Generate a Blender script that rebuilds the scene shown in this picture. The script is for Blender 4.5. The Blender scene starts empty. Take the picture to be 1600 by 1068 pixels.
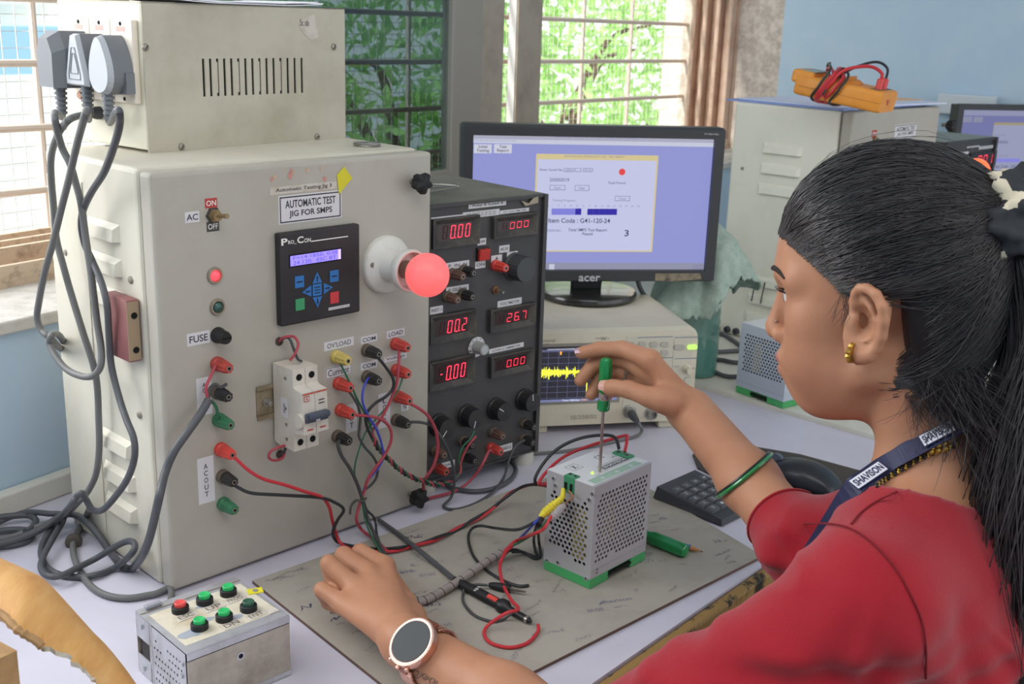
import bpy, bmesh, math, random
import numpy as np
from mathutils import Vector, Matrix
random.seed(7); rng = np.random.default_rng(7)
SC = bpy.context.scene
COL = SC.collection
PI = math.pi
def R(d): return math.radians(d)

# ------------------------------------------------------------------ camera
FOC, PITCH, ROLL, CAM_H = 1780.0, 0.2775722, 0.0328390, 0.66733      # table top is z = 0
_cp, _sp, _cr, _sr = math.cos(PITCH), math.sin(PITCH), math.cos(ROLL), math.sin(ROLL)
FWD = np.array([0, _cp, -_sp]); _rt = np.array([1., 0, 0]); _up = np.array([0, _sp, _cp])
RGT = _cr*_rt + _sr*_up; UPV = -_sr*_rt + _cr*_up
EYE = np.array([0, 0, CAM_H])
cd = bpy.data.cameras.new('camera'); co = bpy.data.objects.new('camera', cd); COL.objects.link(co)
co.matrix_world = Matrix(((RGT[0], UPV[0], -FWD[0], EYE[0]), (RGT[1], UPV[1], -FWD[1], EYE[1]),
                          (RGT[2], UPV[2], -FWD[2], EYE[2]), (0, 0, 0, 1)))
cd.sensor_width = 36; cd.lens = 36*FOC/1600; cd.clip_start = .02; cd.clip_end = 200
cd.dof.use_dof = True; cd.dof.focus_distance = 1.25; cd.dof.aperture_fstop = 14
SC.camera = co

# ------------------------------------------------------------------ sky, sun, lamps, exposure
wd = bpy.data.worlds.new('daylight'); SC.world = wd; wd.use_nodes = True
nt = wd.node_tree; nt.nodes.clear()
bg = nt.nodes.new('ShaderNodeBackground'); out = nt.nodes.new('ShaderNodeOutputWorld')
bg.inputs[0].default_value = (.93, .97, 1, 1); bg.inputs[1].default_value = 1.05
nt.links.new(bg.outputs[0], out.inputs[0])
WYAW = 57.5                                                          # the window wall runs along this heading
WA = np.array([math.cos(R(WYAW)), math.sin(R(WYAW)), 0]); WB = np.array([-WA[1], WA[0], 0])
W0 = np.array([-.687, 1.417, 0])
def wall_pt(t, off, z): return W0 + WA*t + WB*off + np.array([0, 0, z])
def lamp(kind, name, loc, aim, power, **k):
    d = bpy.data.lights.new(name, kind); o = bpy.data.objects.new(name, d); COL.objects.link(o)
    d.energy = power
    for a, b in k.items(): setattr(d, a, b)
    o.location = Vector(loc); o.rotation_euler = (Vector(aim)-Vector(loc)).to_track_quat('-Z', 'Y').to_euler()
    return o
_sd = WA*1.0 - WB*.16 - np.array([0, 0, .55])
lamp('SUN', 'sun', (0, 0, 6), np.array([0, 0, 6]) + _sd, 4.0, angle=R(2), color=(1, .95, .86))
lamp('AREA', 'window_daylight', wall_pt(-.45, .50, .95), wall_pt(.25, -.6, .25), 22, shape='RECTANGLE', size=1.6, size_y=1.0, color=(.97, .99, 1))
lamp('AREA', 'overhead_fill', (.1, .3, 1.95), (.25, .95, 0), 15, shape='RECTANGLE', size=2.2, size_y=1.4, color=(1, .98, .95))  # unseen soft fill light added overhead to brighten the room
SC.view_settings.view_transform = 'Standard'; SC.view_settings.look = 'None'
SC.view_settings.exposure = 0.60; SC.view_settings.gamma = 1.0; SC.view_settings.use_curve_mapping = False

# ------------------------------------------------------------------ where a feature seen in the photo lies on a known surface
def ray(u, v): return FWD + RGT*(u-800)/FOC - UPV*(v-534)/FOC
def Z(u, v, z=0.0):
    d = ray(u, v); return EYE + d*(z-EYE[2])/d[2]
def DP(u, v, dep): return EYE + ray(u, v)*dep
def on_plane(u, v, p, n):
    d = ray(u, v); n = np.asarray(n, float); return EYE + d*((np.asarray(p)-EYE)@n)/(d@n)
class Frame:
    def __init__(s, x, y, z, yaw):
        s.o = np.array([x, y, z], float); s.yaw = yaw
        s.a = np.array([math.cos(R(yaw)), math.sin(R(yaw)), 0]); s.b = np.array([-s.a[1], s.a[0], 0]); s.c = np.array([0, 0, 1.])
    def w(s, x, y, z): return s.o + s.a*x + s.b*y + s.c*z
    def loc(s, P): d = np.asarray(P)-s.o; return np.array([d@s.a, d@s.b, d@s.c])
    def f(s, u, v, n=0.0):
        q = s.loc(on_plane(u, v, s.o - s.b*n, s.b)); return q[0], q[2]
    def l(s, u, v, n=0.0):
        q = s.loc(on_plane(u, v, s.o - s.a*n, s.a)); return q[1], q[2]
    def t(s, u, v, z):
        q = s.loc(Z(u, v, z+s.o[2])); return q[0], q[1]
    def P(s, u, v, n=0.0): return on_plane(u, v, s.o - s.b*n, s.b)
    def PLf(s, u, v, n=0.0): return on_plane(u, v, s.o - s.a*n, s.a)

# ------------------------------------------------------------------ materials
def lin(h):
    h = h.lstrip('#'); c = [int(h[i:i+2], 16)/255 for i in (0, 2, 4)]
    return tuple(x/12.92 if x <= .04045 else ((x+.055)/1.055)**2.4 for x in c)
MATS = {}
def mat(name, col, rough=.5, metal=0., col2=None, vs=20., lo=.45, hi=.7, bump=0., bs=300., emit=0., trans=0., alpha=1., coat=0., spec=.5, ior=1.45, stretch=None, sss=0., aniso=0.):
    if name in MATS: return MATS[name]
    m = bpy.data.materials.new(name); m.use_nodes = True; n = m.node_tree; b = n.nodes['Principled BSDF']
    c = lin(col) + (1,)
    b.inputs['Base Color'].default_value = c; b.inputs['Roughness'].default_value = rough; b.inputs['Metallic'].default_value = metal
    b.inputs['Specular IOR Level'].default_value = spec; b.inputs['IOR'].default_value = ior
    b.inputs['Coat Weight'].default_value = coat; b.inputs['Alpha'].default_value = alpha
    if trans: b.inputs['Transmission Weight'].default_value = trans
    if sss:
        b.inputs['Subsurface Weight'].default_value = sss; b.inputs['Subsurface Radius'].default_value = (.010, .004, .002); b.inputs['Subsurface Scale'].default_value = .4
    if aniso: b.inputs['Anisotropic'].default_value = aniso
    if emit:
        b.inputs['Emission Color'].default_value = c; b.inputs['Emission Strength'].default_value = emit
    if col2 or bump:
        tc = n.nodes.new('ShaderNodeTexCoord'); src = tc.outputs['Object']
        if stretch:
            mp = n.nodes.new('ShaderNodeMapping'); mp.inputs['Scale'].default_value = stretch; n.links.new(src, mp.inputs[0]); src = mp.outputs[0]
        if col2:
            nz = n.nodes.new('ShaderNodeTexNoise'); nz.inputs['Scale'].default_value = vs; nz.inputs['Detail'].default_value = 6; nz.inputs['Roughness'].default_value = .65
            n.links.new(src, nz.inputs['Vector'])
            rp = n.nodes.new('ShaderNodeValToRGB'); rp.color_ramp.elements[0].position = lo; rp.color_ramp.elements[1].position = hi
            rp.color_ramp.elements[0].color = c; rp.color_ramp.elements[1].color = lin(col2) + (1,)
            n.links.new(nz.outputs[0], rp.inputs[0]); n.links.new(rp.outputs[0], b.inputs['Base Color'])
        if bump:
            nb = n.nodes.new('ShaderNodeTexNoise'); nb.inputs['Scale'].default_value = bs; nb.inputs['Detail'].default_value = 4
            n.links.new(src, nb.inputs['Vector'])
            bp = n.nodes.new('ShaderNodeBump'); bp.inputs['Strength'].default_value = bump; bp.inputs['Distance'].default_value = .002
            n.links.new(nb.outputs[0], bp.inputs['Height']); n.links.new(bp.outputs[0], b.inputs['Normal'])
    MATS[name] = m; return m

# ------------------------------------------------------------------ mesh building
def TR(x=0, y=0, z=0): return Matrix.Translation((x, y, z))
def FT(u, v, n=0.0): return Matrix(((1, 0, 0, u), (0, 0, -1, -n), (0, 1, 0, v), (0, 0, 0, 1)))          # front face: x right, y up, z out
def LT(y, z, n=0.0): return Matrix(((0, 0, -1, -n), (-1, 0, 0, y), (0, 1, 0, z), (0, 0, 0, 1)))         # left face
def RZ(d): return Matrix.Rotation(R(d), 4, 'Z')
def RX(d): return Matrix.Rotation(R(d), 4, 'X')
def RY(d): return Matrix.Rotation(R(d), 4, 'Y')
def AX(p, q):                                                                                            # z axis from p to q, origin p
    d = Vector(q)-Vector(p); return Matrix.Translation(Vector(p)) @ d.to_track_quat('Z', 'Y').to_matrix().to_4x4()
_text = {}
def text_mesh(s, bold=0.0):
    k = (s, bold)
    if k not in _text:
        c = bpy.data.curves.new('lettering', 'FONT'); c.body = s; c.size = 1; c.align_x = 'CENTER'; c.align_y = 'CENTER'; c.offset = bold; c.resolution_u = 3; c.space_line = .95
        o = bpy.data.objects.new('lettering', c); COL.objects.link(o)
        bpy.context.view_layer.update()
        me = o.evaluated_get(bpy.context.evaluated_depsgraph_get()).to_mesh()
        vs = [tuple(v.co) for v in me.vertices]; fs = [tuple(p.vertices) for p in me.polygons]
        bpy.data.objects.remove(o); bpy.data.curves.remove(c)
        _text[k] = (vs, fs)
    return _text[k]
class MB:
    def __init__(s): s.v = []; s.f = []; s.m = []; s.s = []
    def add(s, vs, fs, m=0, T=None, smooth=False):
        o = len(s.v)
        if T is not None: vs = [T @ Vector(p) for p in vs]
        s.v += [tuple(p) for p in vs]
        for q in fs: s.f.append([i+o for i in q]); s.m.append(m); s.s.append(smooth)
        return s
    def box(s, x0, x1, y0, y1, z0, z1, m=0, T=None, r=0., seg=2):
        if r <= 0:
            vs = [(x, y, z) for z in (z0, z1) for y in (y0, y1) for x in (x0, x1)]
            return s.add(vs, [(0, 2, 3, 1), (4, 5, 7, 6), (0, 1, 5, 4), (2, 6, 7, 3), (0, 4, 6, 2), (1, 3, 7, 5)], m, T)
        b = bmesh.new(); bmesh.ops.create_cube(b, size=1)
        for v in b.verts: v.co = ((x0+x1)/2+v.co.x*(x1-x0), (y0+y1)/2+v.co.y*(y1-y0), (z0+z1)/2+v.co.z*(z1-z0))
        bmesh.ops.bevel(b, geom=list(b.edges), offset=r, segments=seg, profile=.5, affect='EDGES')
        b.verts.index_update()
        s.add([v.co[:] for v in b.verts], [[v.index for v in f.verts] for f in b.faces], m, T); b.free(); return s
    def lathe(s, prof, T=None, n=24, m=0, smooth=True, flute=0, fl=.0, frng=None):
        vs = []; fs = []
        for k, (r, h) in enumerate(prof):
            for i in range(n):
                a = 2*PI*i/n; rr = r
                if flute and (frng is None or frng[0] <= k <= frng[1]): rr = r*(1-fl*(.5+.5*math.cos(flute*a)))
                vs.append((rr*math.cos(a), rr*math.sin(a), h))
        for k in range(len(prof)-1):
            for i in range(n):
                j = (i+1) % n; fs.append((k*n+i, k*n+j, (k+1)*n+j, (k+1)*n+i))
        fs.append(tuple(range(n))[::-1]); fs.append(tuple((len(prof)-1)*n+i for i in range(n)))
        return s.add(vs, fs, m, T, smooth)
    def tube(s, pts, r, n=8, m=0, T=None, closed=False, squash=None):
        P = [Vector(p) for p in pts]; N = len(P); rs = r if isinstance(r, (list, tuple, np.ndarray)) else [r]*N
        vs = []; fs = []; prev = None
        for i in range(N):
            if closed: t = (P[(i+1) % N]-P[i-1])
            else: t = (P[min(i+1, N-1)]-P[max(i-1, 0)])
            if t.length < 1e-9: t = Vector((0, 0, 1))
            t.normalize()
            if prev is None:
                x = t.orthogonal().normalized()
            else:
                x = prev - t*prev.dot(t)
                x = x.normalized() if x.length > 1e-6 else t.orthogonal().normalized()
            prev = x; y = t.cross(x)
            for k in range(n):
                a = 2*PI*k/n; vs.append(P[i] + (x*math.cos(a)+y*math.sin(a))*rs[i])
        for i in range(N if closed else N-1):
            j = (i+1) % N
            for k in range(n):
                l = (k+1) % n; fs.append((i*n+k, i*n+l, j*n+l, j*n+k))
        if not closed:
            fs.append(tuple(range(n))[::-1]); fs.append(tuple((N-1)*n+k for k in range(n)))
        return s.add(vs, fs, m, T, True)
    def ball(s, c, r, m=0, T=None, n=16, sc=(1, 1, 1)):
        pr = []
        vs = []; fs = []; h = n//2
        for i in range(h+1):
            p = PI*i/h
            for k in range(n):
                a = 2*PI*k/n
                vs.append((c[0]+sc[0]*r*math.sin(p)*math.cos(a), c[1]+sc[1]*r*math.sin(p)*math.sin(a), c[2]-sc[2]*r*math.cos(p)))
        for i in range(h):
            for k in range(n):
                l = (k+1) % n; fs.append((i*n+k, i*n+l, (i+1)*n+l, (i+1)*n+k))
        return s.add(vs, fs, m, T, True)
    def poly(s, pts2, m=0, T=None, z=0.0): return s.add([(p[0], p[1], z) for p in pts2], [tuple(range(len(pts2)))], m, T)
    def prism(s, pts2, z0, z1, m=0, T=None):
        n = len(pts2); vs = [(p[0], p[1], z0) for p in pts2] + [(p[0], p[1], z1) for p in pts2]
        fs = [tuple(range(n))[::-1], tuple(range(n, 2*n))] + [(i, (i+1) % n, n+(i+1) % n, n+i) for i in range(n)]
        return s.add(vs, fs, m, T)
    def rect(s, x0, x1, y0, y1, m=0, T=None, z=0.0): return s.poly([(x0, y0), (x1, y0), (x1, y1), (x0, y1)], m, T, z)
    def text(s, t, x0, x1, y0, y1, m=0, T=None, z=0.0, bold=0.0, fit=True):
        vs, fs = text_mesh(t, bold)
        if not vs: return s
        a = np.array(vs); lo, hi = a.min(0), a.max(0); w, h = max(hi[0]-lo[0], 1e-6), max(hi[1]-lo[1], 1e-6)
        sx, sy = (x1-x0)/w, (y1-y0)/h
        if not fit: sx = sy = min(sx, sy)
        cx, cy = (x0+x1)/2, (y0+y1)/2
        return s.add([((p[0]-(lo[0]+hi[0])/2)*sx+cx, (p[1]-(lo[1]+hi[1])/2)*sy+cy, z) for p in vs], fs, m, T)
    def build(s, name, mats, parent=None, M=None, label=None, sharp=38):
        me = bpy.data.meshes.new(name); me.from_pydata(s.v, [], s.f)
        for q in (mats if isinstance(mats, (list, tuple)) else [mats]): me.materials.append(q)
        me.polygons.foreach_set('material_index', s.m); me.polygons.foreach_set('use_smooth', s.s)
        if any(s.s): me.set_sharp_from_angle(angle=R(sharp))
        me.update()
        o = bpy.data.objects.new(name, me); COL.objects.link(o)
        if parent: o.parent = parent
        if M is not None: o.matrix_local = M
        if label: o['label'] = label
        return o
def tag(o, label, cat, group=None, kind=None):
    o['label'] = label; o['category'] = cat
    if group: o['group'] = group
    if kind: o['kind'] = kind
    return o
def thing(name, label, cat, loc, yaw=0, group=None):
    o = bpy.data.objects.new(name, None); COL.objects.link(o); o.empty_display_size = .02
    o.location = Vector(loc); o.rotation_euler = (0, 0, R(yaw)); return tag(o, label, cat, group)
def fthing(name, label, cat, F, group=None): return thing(name, label, cat, F.o, F.yaw, group)
def struct(o): o['kind'] = 'structure'; return o
def twin(src, parent=None, M=None, label=None):                      # a copy of one object sharing its mesh
    o = src.copy(); COL.objects.link(o); o.parent = parent
    if M is not None: o.matrix_local = M
    if label: o['label'] = label
    elif 'label' in o: del o['label']
    return o
def spline(pts, per=8):
    P = [Vector(p) for p in pts]; o = []
    for i in range(len(P)-1):
        p0, p1, p2, p3 = P[max(i-1, 0)], P[i], P[i+1], P[min(i+2, len(P)-1)]
        for k in range(per):
            t = k/per; o.append(.5*((2*p1)+(p2-p0)*t+(2*p0-5*p1+4*p2-p3)*t*t+(3*p1-p0-3*p2+p3)*t**3))
    o.append(P[-1]); return o
def wire(name, label, cat, pts, r, m, group=None, n=8, per=8):
    q = spline(pts, per); o0 = q[0].copy()
    ob = MB().tube([p-o0 for p in q], r, n).build(name, m); ob.location = o0
    return tag(ob, label, cat, group)
def wpart(mb, pts, r, m=0, n=8, per=8): mb.tube(spline(pts, per), r, n, m); return mb
# ================================================================== ROOM
WF = Frame(W0[0], W0[1], 0, WYAW)
m_blue = mat('blue wall paint', '#b9cfe2', .75, col2='#c2d4e3', vs=6, bump=.08, bs=120)
m_plaster = mat('rough cement plaster', '#dacfc5', .9, col2='#b9ada2', vs=35, lo=.4, hi=.62, bump=.6, bs=150)
m_white_paint = mat('white ceiling paint', '#e4e4e0', .8)
m_floor = mat('dark floor tile', '#5b5148', .6, col2='#4a423b', vs=9)
m_stone = mat('grey sill stone', '#c9c5bf', .5, col2='#aaa59e', vs=30)
m_alu = mat('bronze aluminium section', '#b0a293', .42, .15, col2='#9d8f80', vs=12)
m_alu_d = mat('dark aluminium section', '#9d958c', .45, .15)
m_track = mat('dirty window track', '#d3bda6', .6, .1, col2='#927a63', vs=45, lo=.5, hi=.75)
m_iron = mat('painted iron grille bar', '#d3c4b8', .55, .05)
m_wiremesh = mat('fine wire mesh', '#c9c5be', .5, .2)
def ww(x, y, z): return WF.w(x, y, z)
T_END = 2.84
w = MB()
w.box(-1.7, T_END, 0, .36, -.75, .245); w.box(-1.7, T_END, 0, .36, 1.25, 2.05); w.box(-1.7, -1.0, 0, .36, .245, 1.25)
o = struct(w.build('wall_window', m_blue)); o.location = WF.o; o.rotation_euler = (0, 0, R(WYAW))
w = MB(); w.box(T_END, T_END+.15, -3.9, 0, -.75, 2.05, 0)
o = struct(w.build('wall_end', m_blue)); o.location = WF.o; o.rotation_euler = (0, 0, R(WYAW))
w = MB(); w.box(-1.85, -1.7, -3.9, .36, -.75, 2.05, 0)
o = struct(w.build('wall_sun_block', m_blue)); o.location = WF.o; o.rotation_euler = (0, 0, R(WYAW))  # unseen wall, added to keep the sun off the bench
w = MB(); w.box(T_END, T_END+.15, .0, .155, -.75, 2.05); w.box(T_END+.002, T_END+.15, .155, .42, -.75, 2.05)
o = struct(w.build('wall_reveal', m_plaster)); o.location = WF.o; o.rotation_euler = (0, 0, R(WYAW))
w = MB(); w.box(-1.7, T_END+.15, -3.9, .36, 2.05, 2.15)
o = struct(w.build('ceiling', m_white_paint)); o.location = WF.o; o.rotation_euler = (0, 0, R(WYAW))
w = MB(); w.box(-1.7, T_END+.15, -3.9, .36, -.85, -.75)
o = struct(w.build('floor', m_floor)); o.location = WF.o; o.rotation_euler = (0, 0, R(WYAW))
w = MB(); w.box(-1.0, T_END, -.012, .36, .2455, .264, 0, None, .003)
o = struct(w.build('trim_1', m_stone)); o.location = WF.o; o.rotation_euler = (0, 0, R(WYAW))

# window: frame, tracks, sashes, grille
win = bpy.data.objects.new('window_1', None); COL.objects.link(win); struct(win); win.location = WF.o; win.rotation_euler = (0, 0, R(WYAW))
f = MB()
f.box(-1.0, T_END, .15, .30, .264, .272)
for k, y in enumerate((.152, .198, .244, .290)): f.box(-1.0, T_END, y, y+.009, .272, .312 if k else .296)
for y in (.152, .198, .244, .290): f.box(-1.0, T_END, y, y+.009, 1.20, 1.25)
f.box(-1.0, T_END, .15, .30, 1.235, 1.25)
f.build('window_frame', m_track, win)
f = MB()
f.box(T_END-.012, T_END, .15, .30, .272, 1.235)
for y in (.156, .200, .244, .285): f.box(T_END-.05, T_END-.012, y, y+.016, .272, 1.235, 0, None, .004)
f.build('side_track', mat('pink brown track', '#cdb19d', .45, .1, col2='#b08d7a', vs=14), win)
def tt(u, off): return float(WF.f(u, 100, -off)[0])
m_tint = bpy.data.materials.new('tinted window glass'); m_tint.use_nodes = True; n_ = m_tint.node_tree; n_.nodes.clear()
_o = n_.nodes.new('ShaderNodeOutputMaterial'); _mx = n_.nodes.new('ShaderNodeMixShader'); _t = n_.nodes.new('ShaderNodeBsdfTransparent'); _g = n_.nodes.new('ShaderNodeBsdfGlossy')
_t.inputs[0].default_value = (.34, .40, .40, 1); _g.inputs[0].default_value = (.8, .85, .9, 1); _g.inputs['Roughness'].default_value = .03; _mx.inputs[0].default_value = .07
n_.links.new(_t.outputs[0], _mx.inputs[1]); n_.links.new(_g.outputs[0], _mx.inputs[2]); n_.links.new(_mx.outputs[0], _o.inputs[0])
def sash(name, x0, x1, y, wl, wr, ma):
    s = MB(); z0, z1 = .285, 1.225
    s.box(x0, x0+wl, y, y+.03, z0, z1, 0, None, .003); s.box(x1-wr, x1, y, y+.03, z0, z1, 0, None, .003)
    s.box(x0+wl, x1-wr, y, y+.03, z0, z0+.05, 0, None, .003); s.box(x0+wl, x1-wr, y, y+.03, z1-.05, z1, 0, None, .003)
    fo = s.build(name, ma, win)
    g = MB(); g.box(x0+wl-.004, x1-wr+.004, y+.012, y+.017, z0+.046, z1-.046); return fo, g.build('glass_pane', m_tint, win)
xa0, xa1 = tt(700, .175), tt(747, .175)
sash('sliding_sash', .42, xa1, .175-.012, .07, xa1-xa0, m_alu_d)
xb0, xb1 = tt(748, .22), tt(783, .22)
xc0, xc1 = tt(804, .265), tt(842, .265)
s = MB(); s.box(xb0-.02, xb1, .213, .243, .285, 1.225, 0, None, .003); s.build('sash_stile', m_alu, win)
s = MB(); s.box(xc0, xc1, .258, .288, .285, 1.225, 0, None, .003); s.box(xc0-.003, xc0, .262, .284, .285, 1.225, 1); s.build('sash_stile', [m_alu, mat('pale gasket', '#c8c6c2', .5)], win)
g = MB()
def bz(a, b, x): return a+(b-a)*(x-.28)/1.72
BARS = [(.672, .665), (.572, .552), (.470, .440), (.368, .335), (.775, .775), (.88, .885), (.985, .995), (1.09, 1.1)]
for za, zb in BARS:
    f0, f1 = bz(za, zb, -1.0), bz(za, zb, T_END)
    g.tube([(-1.0, .335, f0), (T_END, .335, f1)], .0062, 8)
for x in (-.55, -.10, tt(62, .335), .80, tt(643, .335), tt(843, .335)+.25, 2.45): g.tube([(x, .345, .264), (x, .345, 1.25)], .0062, 8)
g.build('grille_bar', m_iron, win)
g = MB()
x = -1.0
while x < T_END: g.tube([(x, .352, .264), (x, .352, 1.25)], .0008, 4); x += .0265
z = .28
while z < 1.25: g.tube([(-1.0, .353, z), (T_END, .353, z-.0)], .0008, 4); z += .0262
g.build('wire_mesh', m_wiremesh, win)

# ------------------------------------------------------------------ outside
def leafmat(name, c, c2):
    m = mat(name, c, .5, col2=c2, vs=3, spec=.3); n = m.node_tree; b = n.nodes['Principled BSDF']; o = n.nodes['Material Output']
    t = n.nodes.new('ShaderNodeBsdfTranslucent'); t.inputs[0].default_value = lin(c2)+(1,); mx = n.nodes.new('ShaderNodeMixShader'); mx.inputs[0].default_value = .5
    n.links.new(b.outputs[0], mx.inputs[1]); n.links.new(t.outputs[0], mx.inputs[2]); n.links.new(mx.outputs[0], o.inputs[0]); return m
m_leaf = leafmat('tree leaf', '#7fb055', '#a9d67c'); m_leaf2 = leafmat('young tree leaf', '#a9d67a', '#cbe8a4')
m_bark = mat('tree bark', '#6a5a48', .9, col2='#54463a', vs=20)
def tree(x, y, zc, rx, ry, rz, nleaf, label, size=.085):
    t = thing('tree', label, 'tree', WF.w(x, y, -3.0), WYAW, 'trees outside the window')
    b = MB(); b.tube(spline([(0, 0, 0), (.05, .02, 1.2), (-.04, .05, 2.2), (.02, .03, zc+3)], 5), [.12-.008*i for i in range(16)], 8)
    for k in range(9):
        a = rng.uniform(0, 2*PI); h = rng.uniform(1.3, zc+3.2)
        b.tube(spline([(0, 0, h-.35), (math.cos(a)*rx*.4, math.sin(a)*ry*.4, h+.1), (math.cos(a)*rx*.85, math.sin(a)*ry*.85, h+.2)], 4), [.035, .03, .026, .022, .018, .014, .01, .008, .006], 5)
    b.build('trunk', m_bark, t)
    L = MB(); 
    for k in range(nleaf):
        while True:
            p = rng.uniform(-1, 1, 3)
            if p@p < 1 and p@p > .12: break
        # leaves hang in sprays
        c = Vector((p[0]*rx, p[1]*ry, p[2]*rz+zc+3)); d = Vector((rng.normal(0, .7), rng.normal(0, .7), rng.uniform(-1.3, .3))).normalized()
        s_ = d.orthogonal().normalized(); s_.rotate(Matrix.Rotation(rng.uniform(0, 6.28), 3, d)); l = size*rng.uniform(.7, 1.4); ww_ = l*.17
        nrm = d.cross(s_)*l*.06
        L.add([c, c+d*l*.45+s_*ww_+nrm, c+d*l, c+d*l*.45-s_*ww_+nrm], [(0, 1, 2, 3)], int(rng.random() < .35))
    L.build('foliage', [m_leaf, m_leaf2], t)
tree(2.7, 1.45, .35, .95, .5, 1.2, 3600, 'leafy tree seen through the tinted glass pane')
tree(5.1, 2.1, .35, 1.3, .6, 1.3, 3600, 'leafy tree filling the open bright half of the window')
tree(7.9, 2.9, .2, 1.3, .8, 1.3, 2200, 'more distant leafy tree at the right end of the window opening', .1)
hb = thing('neighbouring_house', 'pale house with a blue shade beyond the left window grille', 'house', WF.w(1.5, 4.0, -3.0), WYAW)
b = MB(); b.box(-2.2, 1.5, 0, 2, 0, 3.65); b.build('wall', mat('white house paint', '#f4f4f2', .8), hb)
b = MB(); b.box(-2.2, 1.2, -.5, .02, 3.34, 3.56, 0, None, .01); b.build('window_shade', mat('blue shade cloth', '#a4cbee', .8), hb)
b = MB(); b.box(-2.3, 1.6, -.1, 2.1, 3.65, 3.72); b.build('roof', mat('pale roof slab', '#e9e6e0', .8), hb)

# ------------------------------------------------------------------ tables
m_lam = mat('white laminate', '#d2cedc', .38, col2='#c8c4d2', vs=7, lo=.35, hi=.75, bump=.02, bs=60)
m_lam2 = mat('cream laminate', '#d8d5ca', .45, col2='#cbc7ba', vs=8)
m_edge = mat('worn brown table edge', '#9a7a45', .6, col2='#241c12', vs=38, lo=.52, hi=.6, bump=.3, bs=80, stretch=(1, 1, .5))
m_dkwood = mat('dark table underside', '#2c2019', .7)
m_leg = mat('dark painted steel leg', '#3a342f', .5, .3)
def meet(p, d, q, e):
    A = np.array([[d[0], -e[0]], [d[1], -e[1]]]); s = np.linalg.solve(A, np.asarray(q[:2])-np.asarray(p[:2])); return np.asarray(p[:2])+np.asarray(d[:2])*s[0]
TE = np.array([.095, 1.049]); TD = np.array([.638, .77]); TD /= np.linalg.norm(TD); TN = np.array([TD[1], -TD[0]])
J2 = np.array([.357, 2.061]); J2d = np.array([.204, -.195]); J2d /= np.linalg.norm(J2d); J2a = np.array([-J2d[1], J2d[0]])
wq = W0[:2]-WB[:2]*.002
pA = TE-TD*.95; pB = meet(TE, TD, J2, J2d); pC = meet(wq, WA, J2, J2d); pD = meet(wq, WA, pA, TN)
t1 = thing('workbench', 'white laminate workbench with a worn brown front edge under all the test gear', 'table', (pA[0], pA[1], -.75))
o3 = np.array([pA[0], pA[1]])
def rel(p): return (p[0]-o3[0], p[1]-o3[1])
b = MB(); b.prism([rel(pA), rel(pB), rel(pC), rel(pD)], .72, .75); b.build('table_top', m_lam, t1)
ang = math.degrees(math.atan2(TD[1], TD[0])); Lf = np.linalg.norm(pB-pA)
b = MB(); b.box(0, Lf, -.016, -.0005, .722, .7475, 0, None, .004); b.build('edge_band', m_edge, t1, RZ(ang))
b = MB(); b.box(0.1, Lf-.1, .02, .06, .60, .7195, 0); b.build('apron', m_dkwood, t1, RZ(ang))
for q in (pA+TD*.12-TN*.12, pB-TD*.12-TN*.12, pC*.9+pA*.1, pD*.9+pB*.1):
    x, y = rel(q); b = MB(); b.box(x-.025, x+.025, y-.025, y+.025, 0, .7195, 0, None, .004); b.build('leg', m_leg, t1)
b = MB(); Lw = np.linalg.norm(pC-pD); b.box(0, Lw, -.02, 0, .7502, .782, 0, None, .003); b.build('back_strip', m_lam2, t1, TR(*rel(pD), 0) @ RZ(WYAW))
t2 = thing('side_table', 'cream topped table beyond the workbench carrying the second tester', 'table', (J2[0], J2[1], -.75))
qC = pC; qB = J2+J2d*.95
_ew = wall_pt(T_END-.004, -.004, 0)[:2]
qE = meet(qB, J2a, _ew, WB); qD = _ew
o3 = J2.copy()
e_ = J2a*.0008
b = MB(); b.prism([rel(qB+e_), rel(qE), rel(qD), rel(qC+e_)], .725, .758); b.build('table_top', m_lam2, t2)
for q in (qB+J2a*.1-J2d*.1, qE-J2a*.1-J2d*.1, qC+J2a*.12+J2d*.15, qD-J2a*.15+J2d*.15):
    x, y = rel(q); b = MB(); b.box(x-.025, x+.025, y-.025, y+.025, 0, .7245, 0, None, .004); b.build('leg', m_leg, t2)
TZ2 = .008
# ================================================================== MAIN TESTER (grey enclosure) AND THE SUPPLY BOX ON IT
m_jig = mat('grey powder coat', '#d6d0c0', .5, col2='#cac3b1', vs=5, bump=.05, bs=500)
m_jig_front_shaded = mat('grey powder coat shaded door', '#b5afa4', .5, col2='#a8a193', vs=4, bump=.05, bs=500)  # body paint in a darker tone: the front's shade put into the colour
m_grime_shade = mat('grime and louver shade', '#857a6a', .8)
m_black = mat('black plastic', '#232324', .42); m_blackm = mat('matt black plastic', '#1d1d1e', .6)
m_darkgrey = mat('dark grey plastic', '#4a4c50', .5)
m_redp = mat('red plastic', '#c23a34', .38); m_orangered = mat('bright red plastic', '#dd4a41', .35)
m_greenp = mat('green plastic', '#3c7a56', .4); m_yellowp = mat('yellow plastic', '#d6c06a', .4)
m_steel = mat('steel', '#a9a6a0', .35, .8); m_dullsteel = mat('dull zinc', '#9d978c', .5, .7); m_brass = mat('dull brass', '#9a8562', .45, .6)
m_hole = mat('dark hole', '#0c0c0c', .9)
m_paper = mat('label paper', '#d9d6d8', .7); m_ink = mat('label ink', '#3d3a42', .7); m_dirtypaper = mat('yellowed label paper', '#cfc6bb', .75, col2='#b9ad9d', vs=60)
m_whitep = mat('white plastic', '#e3dfd8', .4, col2='#d4cec3', vs=18)
m_offwhite = mat('ivory plastic', '#d8d0c4', .45, col2='#c8beb0', vs=22)
m_yelsticker = mat('yellow sticker', '#d8cc2e', .6)
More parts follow.
